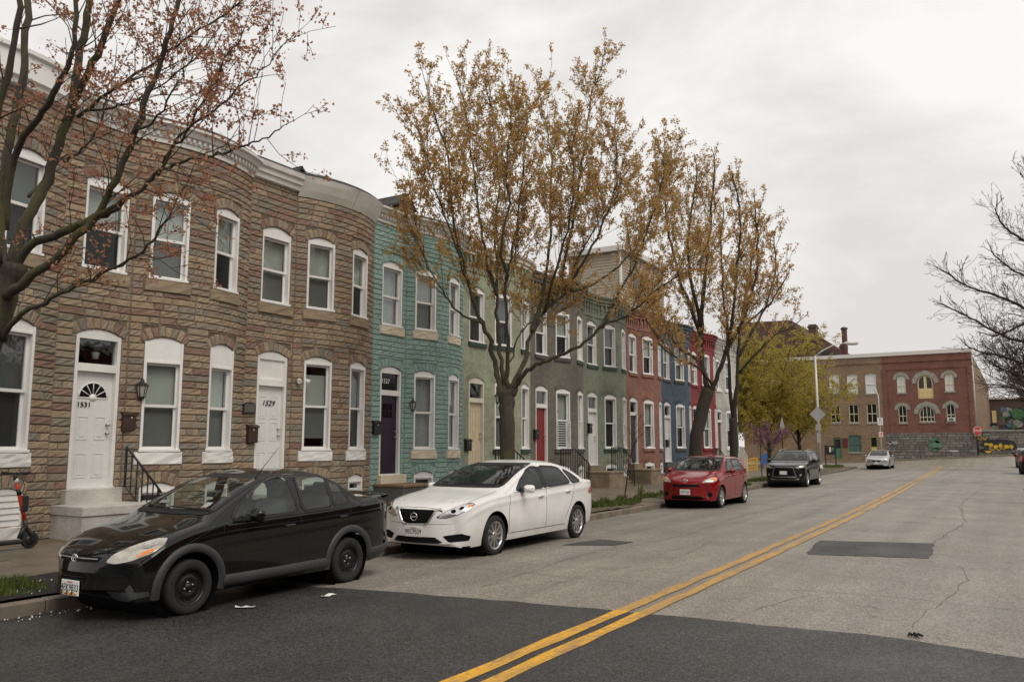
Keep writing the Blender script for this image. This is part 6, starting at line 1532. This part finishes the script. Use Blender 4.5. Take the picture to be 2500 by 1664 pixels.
# --- tan brick building
root = empty('brick_building', (XL, FY, 0), 0, 'tan brick three-storey building with white blinds behind the street lamp', 'building')
ops = [op('t1', 100, 195, 525, 705, False), op('t2', 272, 372, 525, 708, False), op('t3', 447, 550, 516, 705, False), op('m1', 115, 205, 818, 985, False), op('m2', 290, 382, 810, 985, False), op('m3', 462, 560, 802, 985, False),
       op('d1', 143, 218, 1125, 1330, False), op('g1', 285, 408, 1102, 1265, False), op('d2', 497, 566, 1105, 1320, False)]
ops += [('x%d%d' % (i, j), XL + 1.6 + 2.1 * i, 1.05, z0, z0 + 1.75, z0 + 1.87) for i in range(3) for j, z0 in enumerate((ops[0][3], ops[3][3]))]
facade(root, ops, XL, XM - .003, -.6, ZT, TANB)
for o in ops:
    if o[0][0] in 'tmx': far_window(root, o, WHITE if o[0][0] == 't' or o[0][-1] == '0' else OLIVEW, WPANE if o[0][0] == 't' or o[0][-1] == '0' else DPANE, 1 if o[0][0] == 't' else 2, GREYV)
    elif o[0] == 'g1': far_window(root, o, GRN, GRNW, 2, GREYV)
    else:
        w, h = o[2], o[4] - o[3]; mb = MB(); mb.box(-w / 2, w / 2, .1, .16, 0, h + .11); dd = mb.build('door', GRN if o[0] == 'd1' else M('lime_door', (.35, .36, .08), .5), root, (o[1] - XL, 0, o[3]))
        mb = MB(); mb.box(-w * .38, w * .38, .085, .1, h * .52, h * .95); mb.build('pane', DPANE, dd)
        for k in range(3): mb = MB(); mb.bbox(-w * .38, w * .38, .08, .1, h * (.06 + .14 * k), h * (.17 + .14 * k), .01); mb.build('door_panel', GRN if o[0] == 'd1' else PALEY, dd)
mb = MB(); x0, x1 = fx(222, 1180) - XL, fx(273, 1180) - XL; mb.bbox(x0, x1, -.06, -.003, fz(240, 1225), fz(240, 1133), .01); mb.build('notice_board', MAROON, root)
mb = MB(); mb.box(0, XM - XL - .02, -.09, 0, ZT - .75, ZT - .02); mb.build('brick_cornice', TANB, root)
mb = MB(); mb.box(-.1, XM - XL - 9.62, -.2, .35, ZT - .02, ZT + .3); mb.build('coping', PARAP, root)
mb = MB(); mb.add([(0, .4, ZT - .1), (XM - XL, .4, ZT - .1), (XM - XL, 26, ZT - 2), (0, 26, ZT - 2)], [(0, 1, 2, 3)]); mb.add([(0, 0, -1), (0, 26, -1), (0, 26, ZT - 2), (0, 0, ZT)], [(0, 1, 2, 3)]); mb.build('roof', ROOFM, root)
# --- older brick building with sloping roof line behind
BY = 121.0; z1_ = lambda a, b: at_y(1750 + a / 3.485, 750 + b / 3.485, BY)
root = empty('brick_building', (z1_(630, 120).x, BY, 0), 0, 'dark brick factory with sloping roof line and chimney behind the trees', 'building')
ox = root.location.x; P2 = [(z1_(a, b).x - ox, z1_(a, b).z) for a, b in ((200, 130), (630, 110), (930, 285), (1090, 390))]
DKB = brickm('dark_factory_brick', (.13, .06, .045), (.10, .05, .04), (.12, .09, .07), .9, .5, .35)
mb = MB(); mb.prism([(P2[0][0], -1), (P2[-1][0], -1)] + P2[::-1], 0, 22, 'y'); mb.build('wall', DKB, root)
mb = MB(); q = [(z1_(a, b).x - ox, z1_(a, b).z) for a, b in ((630, 150), (870, 312), (870, 275), (630, 118))]; mb.prism(q, -.12, -.01, 'y'); mb.build('painted_band', M('faded_sign_band', (.20, .13, .10), .9, var=.35, scale=1.4), root)
for (a0, a1, b0, b1) in ((770, 838, 143, 235), (1040, 1090, 310, 400)):
    p, q = z1_(a0, b0), z1_(a1, b1); mb = MB(); mb.box(p.x - ox, q.x - ox, .5, 2.2, q.z - 1.5, p.z); ch = mb.build('chimney', DKB, root); mb = MB(); mb.box(p.x - ox - .12, q.x - ox + .12, .4, 2.3, p.z - .5, p.z - .25); mb.build('chimney_band', DKB, ch)
for k in range(6):
    a = 660 + k * 34; p = z1_(a, 235 + k * 22); mb = MB(); mb.box(p.x - ox, p.x - ox + .55, -.1, .05, p.z - 4, p.z); mb.build('pilaster', DKB, root)
for k in range(5): p = z1_(885 + 34 * k, 345 + 12 * k); mb = MB(); mb.box(p.x - ox, p.x - ox + .28, -.08, .02, p.z - 1.6, p.z); mb.build('window', DPANE, root)
p, q = z1_(1088, 190), z1_(1118, 420); root = empty('flue_pipe', (p.x + .4, BY - 3, 0), 0, 'tall rusty flue pipe rising behind the tan building', 'pipe'); mb = MB(); mb.lathe([(.0, 0), (.36, 0), (.36, p.z - .5), (0.36, p.z - .3)], 12); mb.build('pipe', M('rusty_pipe', (.10, .035, .03), .6), root); mb = MB(); mb.lathe([(.5, p.z - .35), (.45, p.z - .15), (.1, p.z), (0, p.z)], 12); mb.build('cap', BLACKP, root)
# --- wall with mural and low brown building on the right
root = empty('stone_wall', (XR, FY, 0), 0, 'grey stone wall with yellow graffiti right of the stop sign', 'wall')
zw = fz(1600, 1068); pm = pmap(XR); z = road_z(XR + 2, 97) - .3; mb = MB(); mb.box(.02, 12, .03, .5, z, zw); mb.build('core', MORTAR, root); mb = MB(); mb.box(.0, 12, -.12, .55, zw + .001, zw + .16); mb.build('coping', GREYV, root)
while z < zw - .05:
    z1 = min(z + rnd.uniform(.25, .36), zw); u = XR + .02
    while u < XR + 11.9:
        w_ = min(rnd.uniform(.45, .9), XR + 12 - u); mb = MB(); stone_mesh(mb, [(u, z), (u + w_, z), (u + w_, z1), (u, z1)], pm, rnd, .05, .012, 3, 2); mb.build('stone', GREYST, root); u += w_
    z = z1
gx = lambda a, b: (fx(a, b) - XR, fz(a, b))
for j, (a, b, rx, rz, m, sq) in enumerate(((1640, 1180, 1.0, .55, 3, 0), (1780, 1190, 1.3, .6, 3, 0), (1600, 1250, .7, .3, 3, 0), (1560, 1140, .5, .2, 2, 1), (1600, 1190, .35, .16, 2, 0), (1645, 1200, .26, .3, 2, 0), (1690, 1215, .26, .22, 2, 0), (1735, 1205, .24, .28, 2, 0), (1790, 1215, .3, .24, 2, 0), (1840, 1215, .22, .26, 2, 0), (1620, 1262, .4, .16, 2, 0), (1700, 1240, .7, .1, 2, 1), (1520, 1110, .3, .12, 2, 1))):
    p = gx(a, b); blob(root, p[0], p[1], rx, rz, GRAF[m], j + 3, 9, -.09 - .004 * (m == 2) - .001 * j, bool(sq))
def pile(root, pts, y0, y1, cols, seed):
    rnd = random.Random(seed)
    for j, (a, b, r) in enumerate(pts):
        p = at_y(*zf(a, b), 101.0); mb = MB(); n = 7; c_ = [(p.x + r * rnd.uniform(.6, 1.1) * math.cos(2 * math.pi * k / n) - root.location.x, p.z + r * rnd.uniform(.5, .95) * math.sin(2 * math.pi * k / n)) for k in range(n)]
        yy = rnd.uniform(-.6, .3); mb.prism(c_, yy, yy + r * .8, 'y'); mb.build('painted_block', cols[j % len(cols)], root)
root = empty('painted_block_pile', (at_y(*zf(1800, 1000), 101).x, 101, 1), 0, 'heap of painted blocks above the graffiti wall at the right edge', 'sculpture')
pile(root, [(1750 + 37 * k % 230, 860 + (53 * k) % 200, .35 + .12 * (k % 3)) for k in range(34)] + [(1900, 900, .9), (1940, 960, .9), (1680, 1040, .5), (1660, 1010, .4)], 0, 1, [M('pile_grey', (.13, .12, .11), .8), M('pile_white', (.26, .25, .23), .7), GRAF[3], M('pile_green', (.04, .13, .05), .6), M('pile_brown', (.12, .08, .06), .8), GRAF[4], M('pile_green', (.04, .13, .05), .6)], 5)
for k in range(len(root.children)): root.children[k].location.z = -1
p = at_y(*zf(1510, 765), 122); root = empty('brick_building', (p.x - 1, 122, 0), 0, 'low brown brick building behind the stop sign', 'building'); BRN = brickm('brown_brick', (.10, .055, .045), (.085, .048, .04), (.1, .08, .07), .9)
mb = MB(); mb.box(0, 30, 0, 14, -.5, p.z); mb.build('wall', BRN, root); mb = MB(); mb.box(-.15, 30, -.15, 14, p.z + .002, p.z + .2); mb.build('coping', PARAP, root)
for (a0, a1, b0, b1, m) in ((1525, 1562, 850, 905, DPANE), (1650, 1700, 870, 985, PALEY)):
    p, q = at_y(*zf(a0, b0), 122), at_y(*zf(a1, b1), 122); mb = MB(); mb.box(p.x - root.location.x, q.x - root.location.x, -.06, .05, q.z, p.z); mb.build('door' if m is PALEY else 'window', m, root)
# --- beige sided roof addition
zc_ = lambda a, b: (1300 + a / 2.273, 560 + b / 2.273)
p = at_x(*zc_(488, 88), -17.0); e = at_x(*zc_(592, 104), -17.0); q = at_y(*zc_(200, 160), p.y); root = empty('rooftop_addition', (-17, p.y, 7.4), 0, 'beige sided rooftop addition above the row houses', 'building'); BEI = M('beige_siding', (.36, .30, .22), .6, var=.08, dirt=.25); zt_ = p.z - 7.4 - .3
mb = MB(); n_ = int(zt_ / .16); Lx = max(q.x, -27) + 17; Ly = 6.2
for k in range(n_):
    a, b = k * .16, (k + 1) * .16
    mb.add([(Lx, -.025, a), (.025, -.025, a), (.0, 0, b), (Lx, 0, b)], [(0, 1, 2, 3)]); mb.add([(.025, -.025, a), (.025, Ly, a), (0, Ly, b), (0, 0, b)], [(0, 1, 2, 3)])
mb.add([(Lx, Ly, 0), (0, Ly, 0), (0, Ly, zt_), (Lx, Ly, zt_)], [(0, 1, 2, 3)]); mb.build('siding', BEI, root)
mb = MB(); mb.box(Lx - .1, .25, -.25, Ly + .2, zt_ + .002, zt_ + .28); mb.build('roof_trim', PARAP, root); mb = MB(); mb.box(-.06, .05, -.05, .06, 0, zt_); mb.build('corner_board', WHITE, root)
mb = MB(); mb.box(.02, .06, 1.6, 2.6, zt_ - 2.2, zt_ - .9); mb.build('window', DPANE, root)
# --- unseen brick terrace, added to shade the road and darken car and pane reflections
root = empty('unseen_terrace', (13, -22, 0), 0, 'unseen brick terrace added across the street for shade and reflections', 'building'); ops = []
for k in range(18):
    y = 2.2 + 4.3 * k; ops += [('w%d' % k, y, 1.0, 1.5, 3.2, 3.3), ('v%d' % k, y + 1.9, 1.0, 4.6, 6.2, 6.3), ('u%d' % k, y, 1.0, 4.6, 6.2, 6.3)]
mb = MB(); strips(ops, [80 * k / 20 for k in range(21)], -.5, 6.8, lambda u, d, z: (-d, u, z), mb); mb.build('wall', DREDB, root)
mb = MB(); mb.box(.3, 9, 0, 80, -.4, 6.79); mb.build('interior', DARKIN, root); mb = MB(); mb.box(-.3, .3, 0, 80, 6.801, 7.2); mb.build('cornice', PARAP, root)

# ================================================================== things on the walls and pavement
def on_wall(px, py, X=X0, out=0.0): p = at_x(px, py, X); return (X + out, p.y, p.z)
LAMPGL = M('lamp_glass', (.35, .34, .3), .2); BROWNBOX = M('dark_brown_metal', (.045, .022, .015), .5)
def coach_lamp(px, py, label, X=X0 + .0, s=1.0, down=True):
    loc = on_wall(px, py, X); r = empty('wall_lamp', loc, 0, label, 'lamp', 'coach lamps by the doors')
    mb = MB(); mb.bbox(.0, .025, -.05 * s, .05 * s, -.1 * s, .12 * s, .006); mb.tube([(.02, 0, .02), (.1 * s, 0, .07 * s), (.13 * s, 0, .03 * s)], .01, 6); mb.build('bracket', IRON, r)
    mb = MB(); mb.lathe([(.045 * s, -.14 * s), (.075 * s, .02 * s)], 6, 'z', (.13 * s, 0, 0), False); mb.build('glass', LAMPGL, r)
    mb = MB(); mb.lathe([(.0, .13 * s), (.02 * s, .11 * s), (.03 * s, .07 * s), (.095 * s, .02 * s), (.08 * s, .015 * s)], 6, 'z', (.13 * s, 0, 0), False); mb.lathe([(.0, -.2 * s), (.015 * s, -.18 * s), (.05 * s, -.145 * s), (.05 * s, -.135 * s)], 6, 'z', (.13 * s, 0, 0), False)
    for k in range(6):
        a = math.pi / 3 * k; mb.tube([(.13 * s + .047 * s * math.cos(a), .047 * s * math.sin(a), -.14 * s), (.13 * s + .078 * s * math.cos(a), .078 * s * math.sin(a), .02 * s)], .006 * s, 4)
    mb.build('cage', IRON, r)
coach_lamp(333, 945, 'black coach lamp right of the door numbered 1531', s=1.35); coach_lamp(998, 985, 'black coach lamp right of the purple door', s=1.15); coach_lamp(1203, 968, 'black coach lamp right of the cream door', s=1.3); coach_lamp(1411, 925, 'small black lamp high on the charcoal house', s=.9)
def mailbox(px, py, label, w, h, m, dp=.11):
    loc = on_wall(px, py); r = empty('mailbox', loc, 0, label, 'mailbox', 'mailboxes by the doors'); mb = MB(); mb.bbox(.0, dp, -w / 2, w / 2, -h / 2, h / 2 - .05, .01); mb.build('box', m, r)
    mb = MB(); mb.prism([(.0, h / 2 - .048), (dp + .02, h / 2 - .075), (dp + .02, h / 2 - .045), (.05, h / 2), (0, h / 2)], -w / 2 - .015, w / 2 + .015, 'y'); mb.build('lid', m, r); mb = MB(); mb.lathe([(0, dp + .012), (.02, dp + .01), (.022, dp)], 10, 'x', (0, 0, h / 2 - .12)); mb.build('badge', NICK, r)
for a in ((313, 1028, 'large dark mailbox beside the door numbered 1531', .30, .36, BROWNBOX), (611, 1058, 'brown mailbox beside the door numbered 1529', .26, .40, BROWNBOX), (915, 1043, 'black mailbox left of the purple door', .27, .36, BLACKP), (1139, 1085, 'black mailbox left of the cream door', .27, .36, BLACKP), (1306, 1060, 'black mailbox left of the red door', .26, .34, BLACKP), (1437, 1045, 'black mailbox left of the grey green house door', .24, .40, BLACKP), (1571, 1093, 'black mailbox beside the dark door of the brick house', .3, .4, BLACKP), (1627, 1082, 'black mailbox on the slate blue house', .26, .36, BLACKP)): mailbox(*a)
r = empty('door_plaque', on_wall(605, 995), 0, 'small dark arched plaque above the brown mailbox', 'plaque'); mb = MB(); mb.prism([(-.17, -.12), (.17, -.12), (.17, .07), (.1, .11), (0, .125), (-.1, .11), (-.17, .07)], .03, .06, 'x'); mb.build('rim', BLACKP, r); mb = MB(); mb.prism([(-.145, -.098), (.145, -.098), (.145, .06), (.08, .09), (-.08, .09), (-.145, .06)], .0605, .066, 'x'); mb.build('face', M('plaque_face', (.10, .085, .075), .6, var=.5, scale=30), r)
r = empty('flood_light', on_wall(729, 930), 0, 'white flood light right of the door numbered 1529', 'flood light'); mb = MB(); mb.lathe([(0, .0), (.07, 0), (.07, .04), (0, .05)], 14, 'x'); mb.build('base', WHITE, r)
for s_ in (-1, 1): mb = MB(); c_ = Vector((.06, .05 * s_, -.0)); mb.tube([c_, c_ + Vector((.08, .07 * s_, .01)), c_ + Vector((.14, .11 * s_, -.03))], [.035, .045, .06], 12); mb.build('lamp_head', WHITE, r)
r = empty('security_camera', on_wall(1354, 1003), 0, 'round white and black camera beside the red door', 'camera'); mb = MB(); mb.lathe([(0, .0), (.1, 0), (.11, .05), (.08, .09)], 16, 'x'); mb.build('housing', WHITE, r); mb = MB(); mb.lathe([(.08, .09), (.05, .12), (0, .13)], 16, 'x'); mb.build('dome', BLACKP, r)
def railing(label, yb, x, pts, h, n=7, m=None, ends=True):
    """pts: (y, z of bottom rail) along the slope"""
    m = m or IRON; o = Vector((x, yb, 0)); r = empty('stair_railing', o, 0, label, 'railing', 'iron stair railings')
    def zat(y): return float(np.interp(y, [p[0] for p in pts], [p[1] for p in pts]))
    for nm, dz, rad in (('hand_rail', h, .022), ('bottom_rail', 0, .014)):
        mb = MB(); q = [(0, p[0], p[1] + dz) for p in pts]
        if nm == 'hand_rail': q.append((0, pts[-1][0] + .06, pts[-1][1] + dz - .08))
        mb.tube(q, rad, 6); mb.build(nm, m, r)
    y0, y1 = pts[0][0], pts[-1][0]
    for k in range(n + 1):
        y = y0 + (y1 - y0) * k / n; mb = MB(); e = k in (0, n); w = .017 if e else .009; mb.box(-w, w, y - w, y + w, zat(y) - (.3 if k == n else 0), zat(y) + h); mb.build('post' if e else 'baluster', m, r)
p0, p1 = at_x(304, 1186, -13.72), at_x(382, 1285, -13.72); h0 = at_x(304, 1090, -13.72)
railing('black iron railing on the steps of the house numbered 1531', p0.y, -13.72, [(0, p0.z), (p1.y - p0.y, p1.z)], h0.z - p0.z, 6)
for (k, lab, m, hh) in ((3, 'black iron railing in front of the sage green house', IRON, .8), (4, 'black iron railing in front of the charcoal house', IRON, .8), (5, 'black iron railing in front of the grey green house', IRON, .85), (8, 'dark railing in front of the crimson house', IRON, .8), (9, 'white railing on the steps of the white end house', WHITE, .9)):
    railing(lab, 8 + HW * k + .3, X0 + 1.02, [(0, .86), (1.05, .86), (2.15, .35)], hh, 12, m)
# potted plant in the transom
r = empty('potted_plant', on_wall(232, 876, X0 - .22), 0, 'small potted plant in the transom window above door 1531', 'plant'); mb = MB(); mb.lathe([(0, 0), (.05, 0), (.07, .11), (.075, .12), (0, .11)], 12); mb.build('pot', CREAMW, r)
for k in range(9): a = k * .7; mb = MB(); mb.add([(0, 0, .11), (.05 * math.cos(a) + .01, .05 * math.sin(a), .17), (.1 * math.cos(a), .12 * math.sin(a), .16 + .05 * (k % 3)), (.05 * math.cos(a) - .01, .05 * math.sin(a), .17)], [(0, 1, 2, 3)]); mb.build('leaf', GRASSM, r)
# ---- scooter
ORANGE = M('orange_red_paint', (.55, .05, .018), .4, var=.05)
w0 = at_z(70, 1341, walk_z(-12.6, 6.6)); zz = walk_z(w0.x, w0.y); r = empty('kick_scooter', (w0.x, w0.y, zz), 0, 'orange and black electric kick scooter standing on the pavement at the left', 'scooter')
def lp(px, py, dx=0.0): q = at_x(px, py, w0.x) - Vector((w0.x, w0.y, zz)); q.x += dx; return q
def wheel_part(y, rad, nm):
    mb = MB(); mb.lathe([(rad * .6, -.025), (rad * .95, -.03), (rad, 0), (rad * .95, .03), (rad * .6, .025)], 24, 'x', (0, y, rad)); w_ = mb.build(nm, TYRE, r); mb = MB(); mb.lathe([(0, -.03), (rad * .6, -.022), (rad * .6, .022), (0, .03)], 16, 'x', (0, y, rad)); mb.build('hub', BLACKP, w_)
wheel_part(0, .13, 'wheel'); wheel_part(-1.02, .13, 'wheel')
A = lp(38, 1163); B = lp(60, 1268); fork = Vector((0, 0, .13))
mb = MB(); mb.tube([A, A.lerp(B, .35), B], [.026, .03, .032], 10); mb.build('stem', ORANGE, r)
mb = MB(); mb.tube([A.lerp(B, .28), A.lerp(B, .42)], .0335, 10); mb.build('stem_label', BLACKP, r); mb = MB(); mb.tube([A.lerp(B, .04), A.lerp(B, .14)], .0325, 10); mb.build('stem_label', WHITE, r)
mb = MB(); m_ = A.lerp(B, .62); mb.bbox(-.05, .05, m_.y - .0, m_.y + .1, m_.z - .13, m_.z + .12, .02); mb.build('battery_box', BLACKP, r)
mb = MB(); mb.tube([B, B + Vector((0, .03, -.12)), Vector((.05, .0, .22)), Vector((.05, 0, .13))], [.034, .036, .02, .016], 8); mb.tube([B + Vector((0, .03, -.12)), Vector((-.05, .0, .22)), Vector((-.05, 0, .13))], [.03, .02, .016], 8); mb.build('fork', BLACKP, r)
mb = MB(); mb.tube([A + Vector((0, 0, -.05)), A + Vector((0, 0, .04))], .03, 8); mb.tube([A + Vector((-.24, -.06, .05)), A + Vector((0, 0, .05)), A + Vector((.24, .06, .06))], .016, 8); mb.build('handlebar', BLACKP, r)
for s_ in (-1, 1): mb = MB(); mb.tube([A + Vector((.14 * s_, .035 * s_, .05)), A + Vector((.27 * s_, .07 * s_, .06))], .022, 8); mb.build('grip', TYRE, r)
mb = MB(); mb.tube([A + Vector((.1, .02, .03)), A + Vector((.1, .09, -.12)), A.lerp(B, .4) + Vector((.03, .04, 0))], .005, 5); mb.build('brake_cable', BLACKP, r)
mb = MB(); mb.tube([B + Vector((0, 0, -.1)), Vector((0, -.16, .16))], .035, 8); mb.build('neck', BLACKP, r); mb = MB(); mb.bbox(-.09, .09, -.95, -.14, .085, .15, .02); mb.build('deck', BLACKP, r); mb = MB(); mb.tube([(-.07, -.5, .09), (-.16, -.46, .0)], .01, 6); mb.build('kick_stand', BLACKP, r)
# ---- litter
LIT = M('litter_paper', (.7, .7, .68), .6)
for j, (px, py, lab) in enumerate(((598, 1479, 'crumpled white paper scrap on the dark asphalt near the black sedan'), (800, 1452, 'white paper scrap on the dark asphalt edge'))):
    p = at_z(px, py, 0); rr = random.Random(j); mb = MB(); mb.sheet([[(-.11 + .055 * a + rr.uniform(-.012, .012), -.03 + .03 * b + rr.uniform(-.01, .01), rr.uniform(.004, .03)) for a in range(5)] for b in range(3)]); setp(mb.build('paper_scrap', LIT, None, (p.x, p.y, road_z(p.x, p.y) + .006), .5 + j), lab, 'litter', 'paper scraps')
p = at_z(2232, 1552, 0); mb = MB(); rr = random.Random(3)
for k in range(6): a = k * 1.1 + .4; q = rr.uniform(.4, .9); mb.tube([(.02 * math.cos(a), .02 * math.sin(a), .012), (.08 * q * math.cos(a), .06 * q * math.sin(a), .02), (.13 * q * math.cos(a) + .02, .1 * q * math.sin(a), .006)], [.014, .012, .006], 5)
setp(mb.build('leaf_debris', SOIL, None, (p.x, p.y, road_z(p.x, p.y) + .01), .2), 'small dark clump of debris on the road at the asphalt seam', 'debris')
mb = MB(); rr = random.Random(6)
for k in range(170):
    y = rr.uniform(3.8, 7.2); x = interp(CURBX, y) + rr.choice((rr.uniform(.02, .3), -rr.uniform(.2, 1.2))); z = (road_z(x, y) if x > interp(CURBX, y) else walk_z(x, y) + .02) + .006; s_ = rr.uniform(.006, .02); mb.add([(x - s_, y, z), (x, y - s_, z + s_ * .5), (x + s_, y, z), (x, y + s_ * .7, z + s_)], [(0, 1, 2, 3)])
setp(mb.build('fallen_petals', LIT), 'pale petals scattered along the curb at the bottom left', 'petals', kind='stuff')
# ---- street lamp and signs
SIGNB = M('sign_back', (.33, .33, .32), .45, .5, var=.1); SIGNR = M('sign_red', (.42, .02, .025), .4); POLEM = M('lamp_pole', (.5, .49, .47), .5, .3, var=.08)
def place(px, d): p = at_d(px, 1100, d); return p.x, p.y
d = 62; x, y = place(2001, d); zb = walk_z(x, y); r = empty('street_lamp', (x, y, zb), YAW, 'tall grey street lamp with arm reaching over the road', 'street lamp'); top = at_d(1998, 868, d); k = d / 2016
hgt = top.z - zb; mb = MB(); mb.tube([(0, 0, 0), (0, 0, hgt)], [.12, .075], 12); mb.build('pole', POLEM, r); mb = MB(); mb.lathe([(.2, 0), (.2, .08), (.14, .3), (.12, .32)], 12); mb.build('base', POLEM, r)
arm = [(0, 0, hgt - .05), (.6, 0, hgt + .4), (1.4, 0, hgt + .8), (2.0, 0, hgt + .95), (2.25, 0, hgt + .96)]; mb = MB(); mb.tube(arm, [.05, .045, .04, .035, .03], 8); mb.build('arm', POLEM, r)
mb = MB(); mb.lathe([(0, 0), (.07, .05), (.15, .35), (.16, .8), (.1, 1.1), (0, 1.15)], 12, 'x', (2.2, 0, hgt + .96)); mb.build('lamp_head', POLEM, r)
def sign_plate(r, poly, z, m, y=-.05, name='sign_plate', th=.02): mb = MB(); mb.prism([(a, z + b) for a, b in poly], y, y + th, 'y'); return mb.build(name, m, r)
def rect(w, h): return [(-w / 2, -h / 2), (w / 2, -h / 2), (w / 2, h / 2), (-w / 2, h / 2)]
r = empty('road_sign', (x, y - .16, zb), YAW, 'grey back of a diamond road sign on the street lamp', 'sign', 'road signs'); zc = at_d(2001, 1011, d).z - zb; q_ = 19.5 * k; sign_plate(r, [(-q_, 0), (0, -q_), (q_, 0), (0, q_)], zc, SIGNB)
sign_plate(r, rect(.4, .45), zc - .98, SIGNB); sign_plate(r, rect(.28, .75), zc - 1.75, SIGNB)
x, y = place(1911, 57); zb = walk_z(x, y); r = empty('road_sign', (x, y, zb), YAW + 1.0, 'grey back of a diamond sign on a dark post behind the redbud', 'sign', 'road signs'); zc = at_d(1911, 1040, 57).z - zb; mb = MB(); mb.tube([(0, 0, 0), (0, 0, zc + .7)], .035, 8); mb.build('post', IRON, r); sign_plate(r, [(-.6, 0), (0, -.6), (.6, 0), (0, .6)], zc, SIGNB)
d = 71; x, y = place(2151, d); zb = road_z(x, y) + .1; r = empty('road_sign', (x, y, zb), YAW, 'white speed limit 25 sign on a grey pole by the silver sedan', 'sign', 'road signs'); zt_ = at_d(2147, 965, d).z - zb; k = d / 2016
mb = MB(); mb.tube([(0, 0, 0), (0, 0, zt_), (-.3, 0, zt_ + .8)], [.11, .08, .04], 10); mb.build('pole', POLEM, r); zc = at_d(2153, 1028, d).z - zb; sp_ = sign_plate(r, rect(.45, .62), zc, PLATEW, -.16)
text_on('25', .32, (0, -.165, zc - .1), (math.pi / 2, 0, 0), PLATET, sp_, 'lettering', .002); text_on('SPEED', .1, (0, -.165, zc + .22), (math.pi / 2, 0, 0), PLATET, sp_, 'lettering', .002); text_on('LIMIT', .1, (0, -.165, zc + .12), (math.pi / 2, 0, 0), PLATET, sp_, 'lettering', .002)
zc = at_d(2153, 1060, d).z - zb; sp_ = sign_plate(r, rect(.36, .42), zc, PLATEW, -.16)
for j in range(3): mb = MB(); mb.box(-.14, .14, -.166, -.161, zc - .14 + .11 * j, zc - .08 + .11 * j); mb.build('red_stripe', SIGNR, sp_)
d = 84; x, y = place(2389, d); zb = road_z(x, 96) + .1; r = empty('stop_sign', (x, y, zb), YAW, 'red octagonal stop sign on a dark post by the stone wall', 'sign', 'road signs'); zc = at_d(2389, 1051, d).z - zb
mb = MB(); mb.tube([(0, 0, -.1), (0, 0, zc + .35)], .035, 8); mb.build('post', IRON, r); o8 = [(.43 * math.cos(R(22.5 + 45 * j)), .43 * math.sin(R(22.5 + 45 * j))) for j in range(8)]; sign_plate(r, [(a * 1.07, b * 1.07) for a, b in o8], zc, PLATEW, -.055, 'sign_border', .015); sp_ = sign_plate(r, o8, zc, SIGNR, -.068, 'sign_plate', .012); text_on('STOP', .33, (0, -.071, zc), (math.pi / 2, 0, 0), PLATEW, sp_, 'lettering', .003, sx=.92)
# notice board, yellow barrier, blue chair on the corner lot
d = 73; x, y = place(2027, d); r = empty('notice_board', (x, y, .1), YAW, 'black notice board on two posts in front of the tan building', 'notice board'); zt_ = at_d(2027, 1086, d).z - .1
for s_ in (-.45, .45): mb = MB(); mb.box(s_ - .04, s_ + .04, -.04, .04, 0, zt_); mb.build('post', IRON, r)
mb = MB(); mb.box(-.41, .41, -.03, .03, zt_ - .85, zt_ - .03); mb.build('board', BLACKP, r); mb = MB(); mb.box(-.1, .06, -.04, -.031, zt_ - .6, zt_ - .15); mb.build('poster', CREAMW, r); mb = MB(); mb.box(.12, .32, -.04, -.031, zt_ - .5, zt_ - .2); mb.build('poster', GRN, r)
d = 54; x, y = place(1832, d); r = empty('yellow_barrier', (x, y, .1), YAW, 'yellow slatted barrier beside the white stair railing', 'barrier'); YB = M('barrier_yellow', (.6, .35, .02), .5)
for s_ in (-.4, .4): mb = MB(); mb.box(s_ - .035, s_ + .035, -.03, .03, 0, .95); mb.build('post', YB, r)
for j in range(5): mb = MB(); mb.prism([(-.36, .06 + .17 * j), (.36, .18 + .17 * j), (.36, .26 + .17 * j), (-.36, .14 + .17 * j)], -.015, .015, 'y'); mb.build('slat', YB, r)
d = 60; x, y = place(1872, d); r = empty('garden_chair', (x, y, .1), YAW + .5, 'blue slatted garden chair under the redbud', 'chair'); BL = M('chair_blue', (.04, .10, .26), .5)
for (a, b) in ((-.26, -.25), (.26, -.25), (-.26, .25), (.26, .25)): mb = MB(); mb.box(a - .03, a + .03, b - .03, b + .03, 0, .4); mb.build('leg', BL, r)
for j in range(4): mb = MB(); mb.box(-.29 + .15 * j, -.16 + .15 * j, .24, .28, .42, 1.15); mb.build('back_slat', BL, r); mb = MB(); mb.box(-.3, .3, -.28 + .14 * j, -.16 + .14 * j, .4, .43); mb.build('seat_slat', BL, r)
